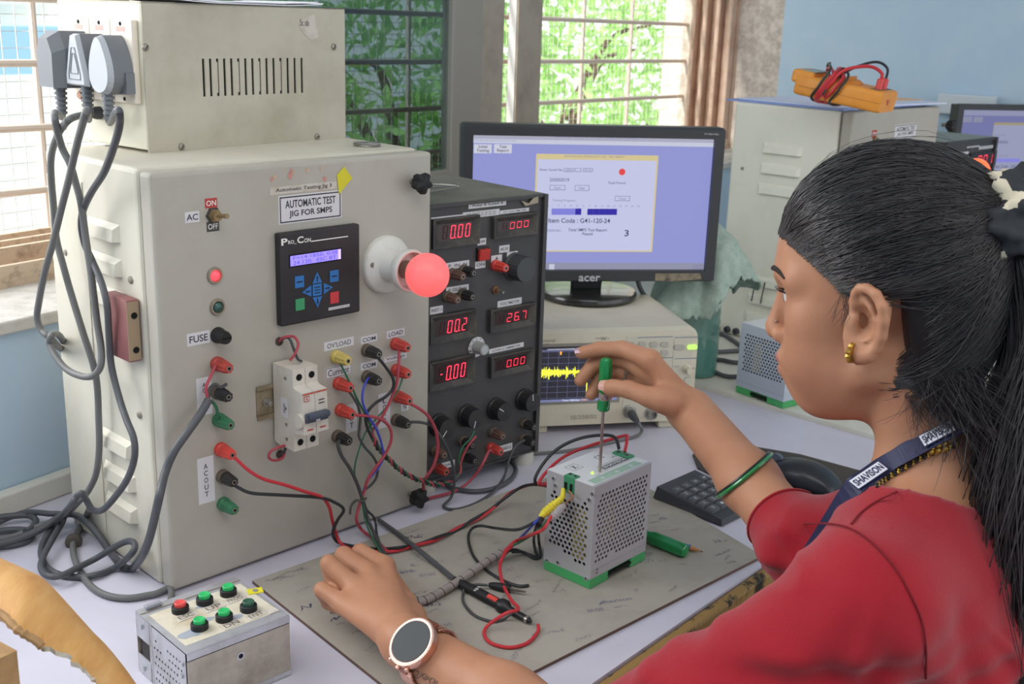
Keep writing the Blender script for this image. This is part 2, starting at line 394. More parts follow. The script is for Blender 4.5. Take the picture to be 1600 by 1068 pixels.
m_redsticker = mat('red sticker', '#b8453f', .6); m_blksticker = mat('charcoal sticker', '#4a4543', .6); m_whitepaint = mat('white print', '#ece9e4', .6)

JF = Frame(-.3899762, 1.2077166, .0004, 46.014); JW, JD, JH = .4, .2557, .497
jig = fthing('test_jig_enclosure', 'large grey steel tester cabinet with a red bulb on its door and coloured terminals', 'tester', JF)
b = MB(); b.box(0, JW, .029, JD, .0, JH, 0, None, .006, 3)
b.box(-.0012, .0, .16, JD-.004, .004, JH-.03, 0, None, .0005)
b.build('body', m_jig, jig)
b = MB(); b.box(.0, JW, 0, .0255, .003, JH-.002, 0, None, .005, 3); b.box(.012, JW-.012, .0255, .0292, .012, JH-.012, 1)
b.build('door', [m_jig_front_shaded, m_hole], jig)
# louvres pressed into the left wall
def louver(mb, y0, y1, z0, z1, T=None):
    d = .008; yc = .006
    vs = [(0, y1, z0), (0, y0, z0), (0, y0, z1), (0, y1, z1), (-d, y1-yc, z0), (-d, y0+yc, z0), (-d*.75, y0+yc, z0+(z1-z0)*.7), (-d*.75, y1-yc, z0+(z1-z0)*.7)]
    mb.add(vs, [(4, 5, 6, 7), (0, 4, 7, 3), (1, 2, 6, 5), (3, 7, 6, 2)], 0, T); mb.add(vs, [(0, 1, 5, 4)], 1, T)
m_louv = [m_jig, m_grime_shade]  # second slot paints the shade under each louver into its colour
for (u, v, u2, v2) in ((138, 339, 178, 372), (143, 390, 181, 427), (150, 440, 186, 480), (163, 666, 202, 712), (161, 712, 203, 764), (160, 758, 204, 810)):
    y1, z1 = JF.l(u, v); y0, z0 = JF.l(u2, v2)
    zc = (z0+z1)/2
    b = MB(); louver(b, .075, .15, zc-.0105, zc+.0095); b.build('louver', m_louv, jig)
for (u, v) in ((104, 394), (205, 437), (219, 648)):
    y, z = JF.l(u, v); b = MB(); b.lathe([(.0045, 0), (.0045, .001), (.0035, .0025), (.001, .003)], LT(y, z), 12); b.build('screw', m_dullsteel, jig)
# maroon terminal block on the left wall near the door
ya, za = JF.l(228, 478); yb, zb = JF.l(228, 572)
b = MB(); b.box(-.017, -.0013, .038, .092, zb+.006, za+.006, 0, None, .0015)
b.box(-.0171, -.0025, .0372, .0379, zb+.008, za+.004, 1)
for zz in (zb+.02, za-.012): b.lathe([(.0038, 0), (.0038, .0006)], FT(-.0085, zz, -.0371) , 12, 2)
b.build('hinge_block', [mat('maroon lacquered block', '#8d5a58', .45, col2='#7d4a4a', vs=20), mat('brown block end', '#a08a70', .6), m_hole], jig)

def flabel(par, F, u0, v0, u1, v1, txt=None, mats=None, pad=.12, lift=.0006, name='label', bold=.012, border=False, label=None):
    x0, z1 = F.f(u0, v0); x1, z0 = F.f(u1, v1); mb = MB(); w_, h_ = x1-x0, z1-z0
    mb.box(-w_/2, w_/2, -h_/2, h_/2, 0, lift*.7)
    if border:
        e = min(w_, h_)*.045
        for q in ((-w_/2+e, w_/2-e, h_/2-2*e, h_/2-e), (-w_/2+e, w_/2-e, -h_/2+e, -h_/2+2*e), (-w_/2+e, -w_/2+2*e, -h_/2+e, h_/2-e), (w_/2-2*e, w_/2-e, -h_/2+e, h_/2-e)): mb.rect(*q, 1, None, lift*.8)
    if txt:
        lines = txt.split('\n'); n = len(lines); lh = h_*(1-2*pad)/n; mx = max(len(l) for l in lines)
        for k, l in enumerate(lines):
            if not l: continue
            yc = h_/2-h_*pad-lh*(k+.5); ww2 = w_*(1-2*min(pad, .1))*(max(len(l)/mx, .25) if n > 1 and mx > 1 else 1)
            th = lh*.74
            if mx == 1: ww2 = min(w_*.6, th*.8)*(.3 if l == 'I' else 1)
            mb.text(l, -ww2/2, ww2/2, yc-th/2, yc+th/2, 1, None, lift, bold)
    return mb.build(name, mats or [m_paper, m_ink], par, FT((x0+x1)/2, (z0+z1)/2), label)
JL = lambda *a, **k: flabel(jig, JF, *a, **k)
JL(319.7, 310.4, 339.4, 323.5, 'ON', [m_redsticker, m_whitepaint], label='red ON sticker')
JL(322.5, 346.8, 342.5, 360, 'OFF', [m_blksticker, m_whitepaint], label='charcoal OFF sticker')
JL(288.3, 331.6, 311.6, 346.3, 'AC'); JL(291.5, 522, 328, 534.5, 'FUSE')
JL(421.6, 293, 525.8, 294.5, 'Automatic Testing Jig 3', [m_dirtypaper, m_ink], pad=.08)
JL(434.7, 306.5, 533.6, 339.2, 'AUTOMATIC TEST\nJIG FOR SMPS', border=True, pad=.13, bold=.02)
JL(306, 592, 332, 645, 'A\nC\n\nI\nN'); JL(307.5, 717.5, 336, 781, 'A\nC\nO\nU\nT')
JL(506, 535, 552.5, 538.5, 'OV\'LOAD', bold=0); JL(563.5, 526.5, 589, 532, 'COM'); JL(563.5, 567.5, 589, 573, 'COM')
JL(604, 517.5, 632, 523, 'LOAD'); JL(599, 557.5, 636, 559, 'Voltage', border=True, bold=.005); JL(508, 575.5, 549, 583.5, 'Current', border=True, bold=.005)
JL(591, 616, 609.5, 665, 'L\nO\nA\nD'); JL(540, 633, 557.5, 672, 'O\nU\nT'); JL(626.5, 630.5, 638, 639.5, 'N')
ys = [JF.f(*p) for p in ((537, 259.8), (550, 278), (529, 303.3), (525.8, 273))]
b = MB(); b.poly([(p[0], p[1]) for p in ys][::-1], 0, FT(0, 0, .0009)); b.build('sticker', m_yelsticker, jig, label='torn yellow sticker')
b = MB()                                                             # peeled sticker remains above the label
for (u, v, s) in ((424, 280, 5), (429, 276, 4), (453, 274, 6), (455, 268, 5), (480, 266, 4), (502, 263, 4), (507, 279, 5)):
    x, z = JF.f(u, v); pts = [(x+.00075*s*math.cos(a)*random.uniform(.5, 1), z+.0009*s*math.sin(a)*random.uniform(.5, 1)) for a in np.linspace(0, 2*PI, 9)[:-1]]
    b.poly(pts, int(s > 4), FT(0, 0, .0005))
b.build('sticker_residue', [mat('peach residue', '#cfae92', .8), mat('pinkish residue', '#c98f80', .8)], jig)

def post_mesh(par, x, z, m, M0=FT, label=None, s=1.0, base=None, name='binding_post', F=None):
    mb = MB()
    mb.lathe([(.0086, 0), (.0086, .0055), (.0072, .0072)], None, 20, 1 if base else 0)
    mb.lathe([(.0072, .007), (.0082, .0085), (.0080, .013), (.0068, .0235), (.0060, .0262), (.0034, .0264)], None, 40, 0, True, 8, .16, (1, 4))
    mb.lathe([(.0030, .0230), (.0030, .0268)], None, 12, 3); mb.lathe([(.0019, .0265), (.0019, .02705)], None, 10, 2)
    return mb.build(name, [m, base or m, m_hole, m_dullsteel], par, M0(x, z) @ Matrix.Scale(s, 4), label)
m_blkpost = mat('black terminal plastic', '#2b2a2b', .42, col2='#3d3936', vs=60); m_redpost = mat('red terminal plastic', '#cf4a41', .4, col2='#b9463c', vs=60)
m_redpost2 = mat('faded red terminal plastic', '#b9473d', .45, col2='#8e3a32', vs=60)
m_dustbase = mat('dusty collar', '#6a5e52', .7)
for (u, v, m, lb) in ((338.5, 567.5, m_redpost2, 'faded red terminal'), (338, 611.5, m_blkpost, None), (341, 655, m_greenp, 'green terminal'), (344, 701, m_orangered, 'bright red terminal'), (347, 743, m_blkpost, None),
                      (348, 786, m_greenp, 'green terminal'), (524, 556.5, m_yellowp, 'yellow terminal'), (572, 546.5, m_blkpost, None), (572, 588, m_blkpost, None), (617, 536.5, m_redpost, 'red terminal'), (618, 577.5, m_redpost, 'red terminal'),
                      (620, 618.5, m_redpost, 'red terminal'), (618, 655, m_blkpost, None), (528, 598, m_redpost, 'red terminal'), (531, 639.5, m_redpost, 'red terminal'), (526, 680.5, m_blkpost, None)):
    x, z = JF.f(u, v); post_mesh(jig, x, z, m, FT, lb, base=m_dustbase if m is m_blkpost else None)
# pilot lamps, fuse holder, toggle
def pilot(par, F, u, v, m, label, lens_h=.004):
    x, z = F.f(u, v); mb = MB(); mb.lathe([(.0098, 0), (.0098, .002), (.0088, .0036), (.0072, .0036), (.0066, .001), (.001, .001)], None, 28, 0)
    mb.ball((0, 0, .0005), .0064, 1, None, 18, (1, 1, .75)); return mb.build('pilot_lamp', [mat('nickel bezel', '#a19686', .4, .5), m], par, FT(x, z), label)
m_litred = mat('lit red lens', '#ff4a55', .3, emit=.75); m_dimgreen = mat('unlit green lens', '#2f5a50', .25, coat=.4)
pilot(jig, JF, 335, 430, m_litred, 'lit red pilot lamp'); pilot(jig, JF, 339, 479, m_dimgreen, 'unlit green pilot lamp')
x, z = JF.f(340, 523); b = MB(); b.lathe([(.0095, 0), (.0095, .003), (.0082, .006), (.0078, .017), (.0066, .0195), (.0005, .0195)], None, 32, 0, True, 10, .06, (2, 3)); b.box(-.0055, .0055, -.0008, .0008, .0193, .0200, 1); b.build('fuse_holder', [m_black, m_hole], jig, FT(x, z))
x, z = JF.f(333, 336); b = MB(); b.lathe([(.0095, 0), (.0095, .0022)], None, 6, 1, False); b.lathe([(.0075, .002), (.0075, .0055)], None, 6, 0, False); b.lathe([(.0058, .005), (.0055, .0105), (.003, .0105)], None, 18, 0)
b.tube([(0, 0, .009), (.0022, .0012, .017), (.0034, .0018, .024)], [.0018, .0022, .003], 10, 0); b.build('toggle_switch', [m_brass, m_blksticker], jig, FT(x, z))
# display module with keypad
x0, z1 = JF.f(428, 363.5); x1, z0 = JF.f(554.5, 485.5); z0 += .001
cx, cz = (x0+x1)/2, (z0+z1)/2; W_, H_ = x1-x0, z1-z0
b = MB(); b.box(-W_/2, W_/2, -H_/2, H_/2, 0, .011, 0, None, .0022); pm = b.build('control_panel', mat('black panel plastic', '#2a282a', .5, col2='#353234', vs=15), jig, FT(cx, cz))
PN = .0112
def pq(u, v): p = JF.f(u, v, .011); return p[0]-cx, p[1]-cz
def psub(name, mb, mats, label=None): return mb.build(name, mats, pm, TR(0, 0, PN), label)
m_lcd = mat('lit blue display', '#8b7cf6', .3, emit=.62); m_lcd2 = mat('pale display glow', '#b9a4ff', .3, emit=.8); m_lcdtxt = mat('display characters', '#5c55c4', .4, emit=.28)
(a0, c1), (a1, c0) = pq(453, 400), pq(532, 404)
b = MB(); b.box(a0-.0015, a1+.0015, c0-.0015, c1+.0015, -.0004, .0003, 3); b.rect(a0, a1, c0, c1, 0, None, .0005); b.rect(a1-.004, a1, c0, c1, 1, None, .0007)
h2 = (c1-c0)
b.text('F=14.1850, 0.0E', a0+.004, a1-.004, c0+h2*.56, c0+h2*.92, 2, None, .0008); b.text('24.120.  ESC BT', a0+.004, a1-.007, c0+h2*.1, c0+h2*.46, 2, None, .0008)
psub('display', b, [m_lcd, m_lcd2, m_lcdtxt, m_hole], 'lit blue two line display')
m_bluekey = mat('blue key', '#2f74b8', .5); m_grnkey = mat('green key', '#3f9a68', .5); m_redkey = mat('red key', '#cf3f44', .5); m_keyink = mat('dark key print', '#1c2b44', .6)
def key(u, v, m, kind, label):
    x, y = pq(u, v); s = .0066; b = MB()
    if kind in 'up down left right':
        r = .0082; base = {'up': 90, 'down': -90, 'left': 180, 'right': 0}[kind]
        tri = [(r*math.cos(R(base+q))*1.05, r*math.sin(R(base+q))*1.05) for q in (0, 125, 235)]
        b.prism(tri, 0, .0009, 0); T = RZ(base)
        b.rect(-.0035, .001, -.0008, .0008, 1, T, .0011); b.poly([(.001, -.0022), (.0042, 0), (.001, .0022)], 1, T, .0011)
    else:
        b.box(-s, s, -s*1.1, s*1.1, 0, .0009, 0, None, .0003, 1)
        if kind == 'minus': b.rect(-.0042, .0042, -.0009, .0009, 1, None, .0011)
        if kind == 'menu':
            for q in (-.0035, 0, .0035): b.rect(-.0042, .0042, q-.0006, q+.0006, 1, None, .0011)
    b.build('key', [m, m_keyink], pm, TR(x, y, PN), label)
for a_ in ((467.4, 440, m_bluekey, 'minus', 'blue key'), (521.7, 431, m_bluekey, 'minus', 'blue key'), (495, 435.5, m_bluekey, 'up', 'blue arrow key'), (480.5, 455, m_bluekey, 'left', 'blue arrow key'), (495, 452.5, m_bluekey, 'menu', 'blue menu key'),
           (510.5, 449.5, m_bluekey, 'right', 'blue arrow key'), (495.4, 469.5, m_bluekey, 'down', 'blue arrow key'), (468.4, 475.3, m_grnkey, 'sq', 'green key'), (522.2, 464.6, m_redkey, 'sq', 'red key')): key(*a_)
(a0, c1), (a1, c0) = pq(439, 373), pq(481, 378); b = MB()
b.text('P', a0, a0+.0088, c0, c1, 0, None, .0003, .03); b.text('RO_', a0+.0096, a0+.0215, c0, c0+(c1-c0)*.62, 0, None, .0003, .02); b.text('C', a0+.0225, a0+.0315, c0, c1, 0, None, .0003, .03); b.text('ON', a0+.0325, a0+.042, c0, c0+(c1-c0)*.62, 0, None, .0003, .02)
ae, _c = pq(543.5, 368); b.rect(a0+.0425, ae, c0-.0002, c0+.0011, 0, None, .0003)
psub('lettering', b, m_whitepaint, 'white printed module name')
(a0, c1), (a1, c0) = pq(513, 480.5), pq(546, 478.5); b = MB(); b.rect(a0, a1, c0, c1, 0, None, .0003); b.text('SHAVISON', a0+.001, a1-.001, c0+.0022, c1-.002, 1, None, .0006, .03); psub('maker_plate', b, [m_paper, m_ink])
# batten lamp holder and bulb
x, z = JF.f(601, 412)
lh = MB(); lh.lathe([(.0375, 0), (.0375, .006), (.0350, .0095), (.026, .0125), (.0215, .014), (.0200, .020), (.0190, .030), (.0178, .034)], None, 44, 0)
lh.lathe([(.0178, .033), (.0215, .036), (.0262, .043), (.0272, .052), (.0262, .0545), (.0240, .0545), (.0225, .050), (.0215, .040), (.003, .039)], None, 44, 0)
for sx in (-1, 1): lh.lathe([(.0035, .0105), (.0035, .0118), (.001, .012)], TR(sx*.0285, -.004*sx, 0), 12, 1)
lho = lh.build('lamp_holder', [m_whitep, m_dullsteel, m_hole], jig, FT(x, z))
bl = MB(); bl.lathe([(.0115, .041), (.0118, .055), (.0128, .060)], None, 24, 1); bl.lathe([(.0128, .059)] + [(.0275*math.sin(t), .083-.0275*math.cos(t)) for t in np.linspace(.5, PI-.02, 22)], None, 36, 0)
m_bulb = mat('glowing red bulb glass', '#ff6a6a', .35, emit=.46)
bl.build('bulb', [m_bulb, m_dullsteel], lho, None, 'glowing round red bulb')
# star latch knobs
def starknob(par, x, z, s=1.0):
    b = MB(); b.lathe([(.004, -.002), (.004, .012)], None, 12, 1)
    b.lathe([(.0085, .010), (.0125, .013), (.0150, .019), (.0138, .026), (.008, .028), (.0005, .0282)], None, 50, 0, True, 5, .34, (1, 4)); return b.build('latch_knob', [m_blackm, m_dullsteel], par, FT(x, z) @ RZ(20) @ Matrix.Scale(s, 4))
for (u, v) in ((643, 283), (640, 771)): starknob(jig, *JF.f(u, v))
# rail with miniature circuit breaker
xr0, zr1 = JF.f(399, 603); xr1, zr0 = JF.f(444, 648)
zr1 = JF.f(399, 604)[1]; zr0 = JF.f(399, 657)[1]
b = MB(); b.box(0, .055, zr0, zr0+.006, .002, .0035); b.box(0, .055, zr1-.006, zr1, .002, .0035); b.box(0, .055, zr0+.005, zr1-.005, -.0, .0012)
b.box(0, .055, zr0+.005, zr0+.0062, .0, .0035); b.box(0, .055, zr1-.0062, zr1-.005, .0, .0035)
b.lathe([(.0055, .001), (.0055, .0045), (.003, .0045), (.003, .012), (.001, .0125)], TR(.013, (zr0+zr1)/2, 0), 14, 1)
b.build('mounting_rail', [mat('yellowed zinc rail', '#a3957c', .45, .5, col2='#857860', vs=40), m_steel], jig, FT(xr0, 0))
xm = JF.f(429, 630, .006)[0]; zt = JF.f(427, 567, .006)[1]; zb = JF.f(437, 690, .006)[1]; zh = zt-zb; wm = .0362
zz = lambda t: zb+zh*t
side = [(.004, 0.02), (.004, 1), (.045, 1), (.045, .80), (.049, .775), (.063, .76), (.066, .26), (.049, .235), (.045, .22), (.045, 0.), (.016, 0.0)]
b = MB()
for k in range(2):
    T = Matrix(((0, 0, 1, k*wm/2+.0003), (0, 1, 0, 0), (1, 0, 0, 0), (0, 0, 0, 1)))       # profile n,z extruded along x
    pts = [(n_, zz(t)) for n_, t in side]
    b.prism(pts[::-1], 0, wm/2-.0006, 0, T)
    xc = (k+.5)*wm/2
    for t in (.9, .1): b.lathe([(.0042, .0446), (.0042, .0455)], TR(xc, zz(t), 0), 16, 1)
    b.rect(k*wm/2+.0006, (k+1)*wm/2-.0006, zz(.735), zz(.755), 2, Matrix.Translation((0, 0, .0638)))
    b.rect(xc-.0042, xc+.0042, zz(.302), zz(.32), 3, None, .0661)
b.rect(.002, .0095, zz(.66), zz(.725), 2, None, .0648); b.rect(.0028, .0087, zz(.672), zz(.713), 4, None, .06495); b.rect(.0042, .0073, zz(.683), zz(.702), 2, None, .0651)
for t in (.64, .60): b.rect(.0225, .031, zz(t), zz(t+.012), 5, None, .0651)
b.box(-.0004, .0, zz(.38), zz(.62), .02, .034, 4)
b.text('24120', -.006, .006, -.0022, .0022, 5, Matrix(((0, 0, -1, -.0006), (0, -1, 0, zz(.5)), (-1, 0, 0, .027), (0, 0, 0, 1))) @ RZ(90))
for t in (.87, .3, .12, .5):
    b.lathe([(.0022, 0), (.0022, .0005)], Matrix(((0, 0, -1, 0), (-1, 0, 0, zz(t)), (0, 1, 0, .03), (0, 0, 0, 1))), 10, 6)
mcb = b.build('circuit_breaker', [m_offwhite, m_hole, mat('orange red stripe', '#c8604c', .5), m_redsticker, m_paper, m_ink, m_dullsteel], jig, FT(xm, 0))
b = MB(); b.box(.002, wm-.002, zz(.40), zz(.52), .064, .0695, 0, None, .002); b.box(.004, wm-.004, zz(.455), zz(.53), .069, .0765, 0, None, .0025); b.lathe([(.009, .0), (.009, .004)], Matrix(((0, 0, -1, .0008), (-1, 0, 0, zz(.42)), (0, 1, 0, .058), (0, 0, 0, 1))), 20, 1); b.rect(wm/2-.003, wm/2+.003, zz(.41), zz(.45), 2, None, .0697)
b.build('breaker_lever', [mat('grey blue lever', '#4b5260', .45), m_offwhite, m_paper], mcb)
for (u0, v0, kk) in ((436, 533, 1), (437, 709, -1)):
    x, z = JF.f(u0, v0); b = MB(); b.lathe([(.0055, 0), (.0055, .0012), (.0035, .0016), (.0035, .0004)], None, 16, 0); b.build('grommet', mat('dark brown grommet', '#4f4038', .6), jig, FT(x, z))

# ------------------------------------------------------------------ supply box standing on the tester
TB = Z(233, 240, JH); TF = Frame(TB[0], TB[1], JH+.0005, 51.97); TWW, TDD, THH = .3196, .178, .1735
tb = fthing('supply_box', 'beige slotted steel supply box with three plugs, standing on the grey tester', 'supply box', TF)
m_tb = mat('beige hammertone paint', '#c0b8a7', .55, col2='#ada491', vs=8, bump=.12, bs=260)
m_tbside = mat('cream paint side', '#ded9c6', .5, col2='#d0cab4', vs=7)
b = MB(); b.box(.0, TWW, .0022, TDD, 0.003, THH-.001, 0, None, .002)
b.build('body', m_tbside, tb)
b = MB()
slots = []
for k in range(15):
    ua = 180+(548+k*43.6)/4 if False else 180+137+k*10.95
    slots.append(TF.f(ua+1.5, 119)[0])
sz1 = TF.f(395, 91)[1]; sz0 = TF.f(395, 148)[1]; hw = .0018
xs = [0.]; 
for s_ in slots: xs += [s_-hw, s_+hw]
xs.append(TWW)
for i in range(len(xs)-1):                                           # cover plate with real slots
    if i % 2 == 0: b.box(xs[i], xs[i+1], .0, .0016, sz0, sz1, 0)
b.box(0, TWW, 0, .0016, 0, sz0); b.box(0, TWW, 0, .0016, sz1, THH); b.box(0, TWW, 0, TDD*.96, THH-.0015, THH, 0)
for k, s_ in enumerate(slots):
    bend = (0, 0, .0011, -.0005, 0, .0012, -.0006, 0, .001, -.0006, 0, .0011, -.0006, 0, 0)[k]
    if bend > 0: b.box(s_-hw, s_-hw+bend*2, .0002, .0012, sz0+.004, sz1-.004, 0, None, .0005)
b.box(slots[0]-.01, slots[-1]+.01, .0017, .0021, sz0-.004, sz1+.004, 1)
b.build('front_cover', [m_tb, m_hole], tb)
for (u, v) in ((227, 74), (521, 73), (283.5, 229), (495, 213.5)):
    x, z = TF.f(u, v); m_ = MB(); m_.lathe([(.0046, 0), (.0042, .0015), (.0022, .0026), (.0005, .0026)], None, 14, 0); m_.box(-.003, .003, -.0005, .0005, .0026, .00275, 1); m_.build('screw', [m_dullsteel, m_hole], tb, FT(x, z) @ RZ(random.uniform(0, 90)))
pts = [TF.f(*p) for p in ((465, 32), (491, 22), (497, 58), (487, 62), (478, 56), (470, 48))]
b = MB(); b.poly(pts[::-1], 0, FT(0, 0, .0004)); ax, az = TF.f(466, 34); b.text('St ab', ax+.002, ax+.018, az-.005, az+.003, 1, FT(0, 0, .0007) ); b.build('label', [m_dirtypaper, m_ink], tb, None, 'torn beige paper label with handwriting')
# three socket plates on the left side
m_sock = mat('cream socket plate', '#e7dccd', .45)
ys_ = [.030, .074, .118]
for y in ys_:
    b = MB(); b.box(-.0215, .0215, -.048, .048, 0, .009, 0, None, .002)
    for q in (-.043, .043): b.lathe([(.0024, .0088), (.0024, .0095)], TR(0, q, 0), 12, 1)
    b.rect(-.009, .009, .034, .040, 2, None, .0092)
    b.build('socket', [m_sock, m_hole, mat('pale red print', '#e0a79c', .6)], tb, LT(y, .105, 0))
yg, zg = TF.l(118, 145); b = MB(); b.lathe([(.007, 0), (.007, .004), (.005, .006), (.005, .016), (.0045, .017)], None, 14); b.build('fuse_cap', mat('copper pink cap', '#c59078', .45, .2), tb, LT(.115, zg, 0))
b = MB(); b.lathe([(.008, 0), (.008, .006), (.0055, .012), (.005, .013)], None, 14); b.build('cable_gland', m_darkgrey, tb, LT(.098, TF.l(125, 172)[1], 0))
# white papers lying on top
b = MB()
for k, (du, dv, q) in enumerate(((0, 0, 0), (.012, .008, 2), (-.006, .004, -3))):
    T = RZ(q) @ TR(du, dv, k*.0012); n = 8
    for i in range(n):
        xa_, xb_ = -.12+.24*i/n, -.12+.24*(i+1)/n
        h = lambda x: .0004+.003*max(0, abs(x)-.07)/.05
        b.add([(xa_, -.076, h(xa_)), (xb_, -.076, h(xb_)), (xb_, .07, h(xb_)), (xa_, .07, h(xa_)), (xa_, -.076, h(xa_)+.001), (xb_, -.076, h(xb_)+.001), (xb_, .07, h(xb_)+.001), (xa_, .07, h(xa_)+.001)], [(3, 2, 1, 0), (4, 5, 6, 7), (0, 1, 5, 4), (2, 3, 7, 6), (0, 4, 7, 3), (1, 2, 6, 5)], 0, T)
pp = b.build('paper_sheets', mat('white paper', '#eceaf0', .7)); q = TF.w(.158, .073, THH+.0005); pp.location = Vector(q); pp.rotation_euler = (0, 0, R(TF.yaw+2)); tag(pp, 'white paper sheets lying on top of the beige supply box', 'paper')
# little coil of tinned wire on the tester top
c = Z(573, 229, JH); b = MB()
pts = []
for k in range(70):
    a = k*.55; r_ = .012+.0025*math.sin(k*.9); pts.append((r_*1.25*math.cos(a), r_*.9*math.sin(a), .0012+.0045*k/70))
pts += [(.012, .002, .008), (.008, .004, .016), (.010, .004, .021), (.014, .004, .020)]
b.tube(spline(pts, 3), .0009, 6); o = b.build('wire_coil', m_steel); o.location = Vector((c[0], c[1], JH)); tag(o, 'small loose coil of bare tinned wire on top of the grey tester', 'wire')
# ================================================================== ELECTRONIC LOAD, OSCILLOSCOPE, MONITOR
SEG = {'0': 'abcdef', '1': 'bc', '2': 'abged', '3': 'abgcd', '4': 'fgbc', '5': 'afgcd', '6': 'afgedc', '7': 'abc', '8': 'abcdefg', '9': 'abcdfg', '-': 'g', ' ': '', 'n': 'abcef'}
m_segon = mat('lit red segment', '#ff3650', .4, emit=1.1); m_segoff = mat('unlit segment', '#4a1218', .5); m_window = mat('dark red display window', '#2a0a10', .25)
def digits(mb, txt, x0, x1, y0, y1, on, off, T=None, slots=None, z=.0004):
    cells = []
    for c in txt:
        if c == '.': cells[-1] = cells[-1] + '.'
        else: cells.append(c)
    n = slots or len(cells); cells = [' ']*(n-len(cells))+cells
    cw = (x1-x0)/n; hh = y1-y0; dw = cw*.62; t = hh*.075; g = t*.35
    for k, c in enumerate(cells):
        ox = x0+cw*k+cw*.16
        S = Matrix(((1, .12, 0, ox), (0, 1, 0, y0), (0, 0, 1, 0), (0, 0, 0, 1))); S = T @ S if T else S
        seg = {'a': (g+t, dw-g-t, hh-t, hh), 'd': (g+t, dw-g-t, 0, t), 'g': (g+t, dw-g-t, hh/2-t/2, hh/2+t/2), 'f': (0, t, hh/2+g, hh-g), 'e': (0, t, g, hh/2-g), 'b': (dw-t, dw, hh/2+g, hh-g), 'c': (dw-t, dw, g, hh/2-g)}
        for s_, q in seg.items(): mb.rect(*q, on if s_ in SEG.get(c[0], '') else off, S, z)
        if len(c) > 1: mb.rect(dw+t*.6, dw+t*1.7, 0, t*1.1, on, S, z)
EW, ED, EH = .222, .222, .401
_er = np.array([.0423, 1.662, .02]); _a = np.array([math.cos(R(41.8)), math.sin(R(41.8)), 0])
_eo = _er-_a*EW; EF = Frame(_eo[0], _eo[1], .02, 41.8)
el = fthing('electronic_load', 'black instrument box with six red digital meters, behind the right edge of the grey tester', 'load tester', EF)
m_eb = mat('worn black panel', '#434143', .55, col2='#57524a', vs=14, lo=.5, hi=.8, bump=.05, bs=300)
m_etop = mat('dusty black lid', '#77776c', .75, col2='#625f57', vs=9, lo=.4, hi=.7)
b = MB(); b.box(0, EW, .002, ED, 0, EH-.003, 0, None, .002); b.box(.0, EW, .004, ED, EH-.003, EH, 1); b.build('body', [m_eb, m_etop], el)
b = MB(); b.box(.0, EW, 0, .002, 0.0, EH); b.box(EW-.007, EW, -.006, 0, 0, EH); b.box(0, .007, -.006, 0, 0, EH); b.box(.007, EW-.007, -.004, 0, EH-.004, EH); b.box(.007, EW-.007, -.003, 0, 0, .003); b.build('front_panel', m_eb, el)
for (u, v) in ((843, 299), (784, 285), (771, 283), (714, 271), (716, 287)):
    x, y = EF.t(u, v, EH); 
    if 0 < x < EW and 0 < y < ED: b = MB(); b.lathe([(.0035, 0), (.0035, .002), (.0015, .003)], None, 12); b.build('screw', m_dullsteel, el, TR(x, y, EH))
for (x, y) in ((.02, .02), (EW-.016, .012), (.02, ED-.02), (EW-.016, ED-.02)):
    b = MB(); b.lathe([(.0165, -.0198), (.0175, -.012), (.0165, 0)], None, 24); b.build('rubber_foot', mat('greyed rubber foot', '#c9c4b8', .6), el, TR(x, y, 0))
def meter(u0, v0, u1, v1, txt, slots=4, label=None, wshift=None):
    x0, z1 = EF.f(u0, v0, .003); x1, z0 = EF.f(u1, v1, .003)
    if wshift: x0 = x1-wshift
    w_, h_ = x1-x0, z1-z0; b = MB(); d = .0075; i = .011; j = .0085
    o_ = [(-w_/2, -h_/2), (w_/2, -h_/2), (w_/2, h_/2), (-w_/2, h_/2)]; n_ = [(-w_/2+i, -h_/2+j), (w_/2-i, -h_/2+j), (w_/2-i, h_/2-j), (-w_/2+i, h_/2-j)]
    e_ = .0018; m_ = [(p[0]*(1-2*e_/w_), p[1]*(1-2*e_/h_)) for p in o_]
    vs = [(p[0], p[1], 0) for p in o_]+[(p[0], p[1], d) for p in o_]+[(p[0], p[1], d) for p in m_]+[(p[0], p[1], .0025) for p in n_]
    fs = []
    for k in range(4):
        q = (k+1) % 4; fs += [(k, q, 4+q, 4+k), (4+k, 4+q, 8+q, 8+k), (8+k, 8+q, 12+q, 12+k)]
    b.add(vs, fs, 0); b.poly(n_, 1, None, .0025)
    dw = w_-2*i; digits(b, txt, -dw/2+dw*.1, dw/2-dw*.03, -h_/2+j+.0025, h_/2-j-.0025, 2, 3, None, slots, .0030)
    return b.build('panel_meter', [mat('meter bezel', '#3d3b3a', .55, col2='#58534c', vs=40), m_window, m_segon, m_segoff], el, FT((x0+x1)/2, (z0+z1)/2, .0), label)
mw = EF.f(837, 331, .003)[0]-EF.f(770, 337.5, .003)[0]
meter(770, 338.5, 837, 364, '000', 4, 'AC voltmeter reading 000'); meter(690, 341, 746.5, 379.5, '0.00', 4, 'AC ammeter reading 0.00', mw)
meter(764.5, 484, 833.4, 506, '26.7', 4, 'voltmeter reading 26.7'); meter(690, 491, 741, 524, '00.2', 4, 'meter reading 00.2', mw)
meter(765.5, 557.5, 831, 575.5, '0.00', 4, 'load ammeter reading 0.00'); meter(690, 562, 738.6, 596, '-0.00', 4, 'load ammeter reading -0.00', mw)
EL = lambda *a, **k: flabel(el, EF, *a, **k)
EL(673, 340, 723, 341.5, 'AC AMMETER', bold=.004, pad=.2); EL(732, 318.5, 790.4, 320, 'Assy E Load 6', pad=.08); EL(781, 329, 826.3, 329.5, 'AC VOLTMETER', pad=.2, bold=.004)
EL(723, 332, 780, 335.5, 'CAL DATE: 01-02-25 GA\nDUE DATE: 01-01-26 GA', pad=.15, bold=0)
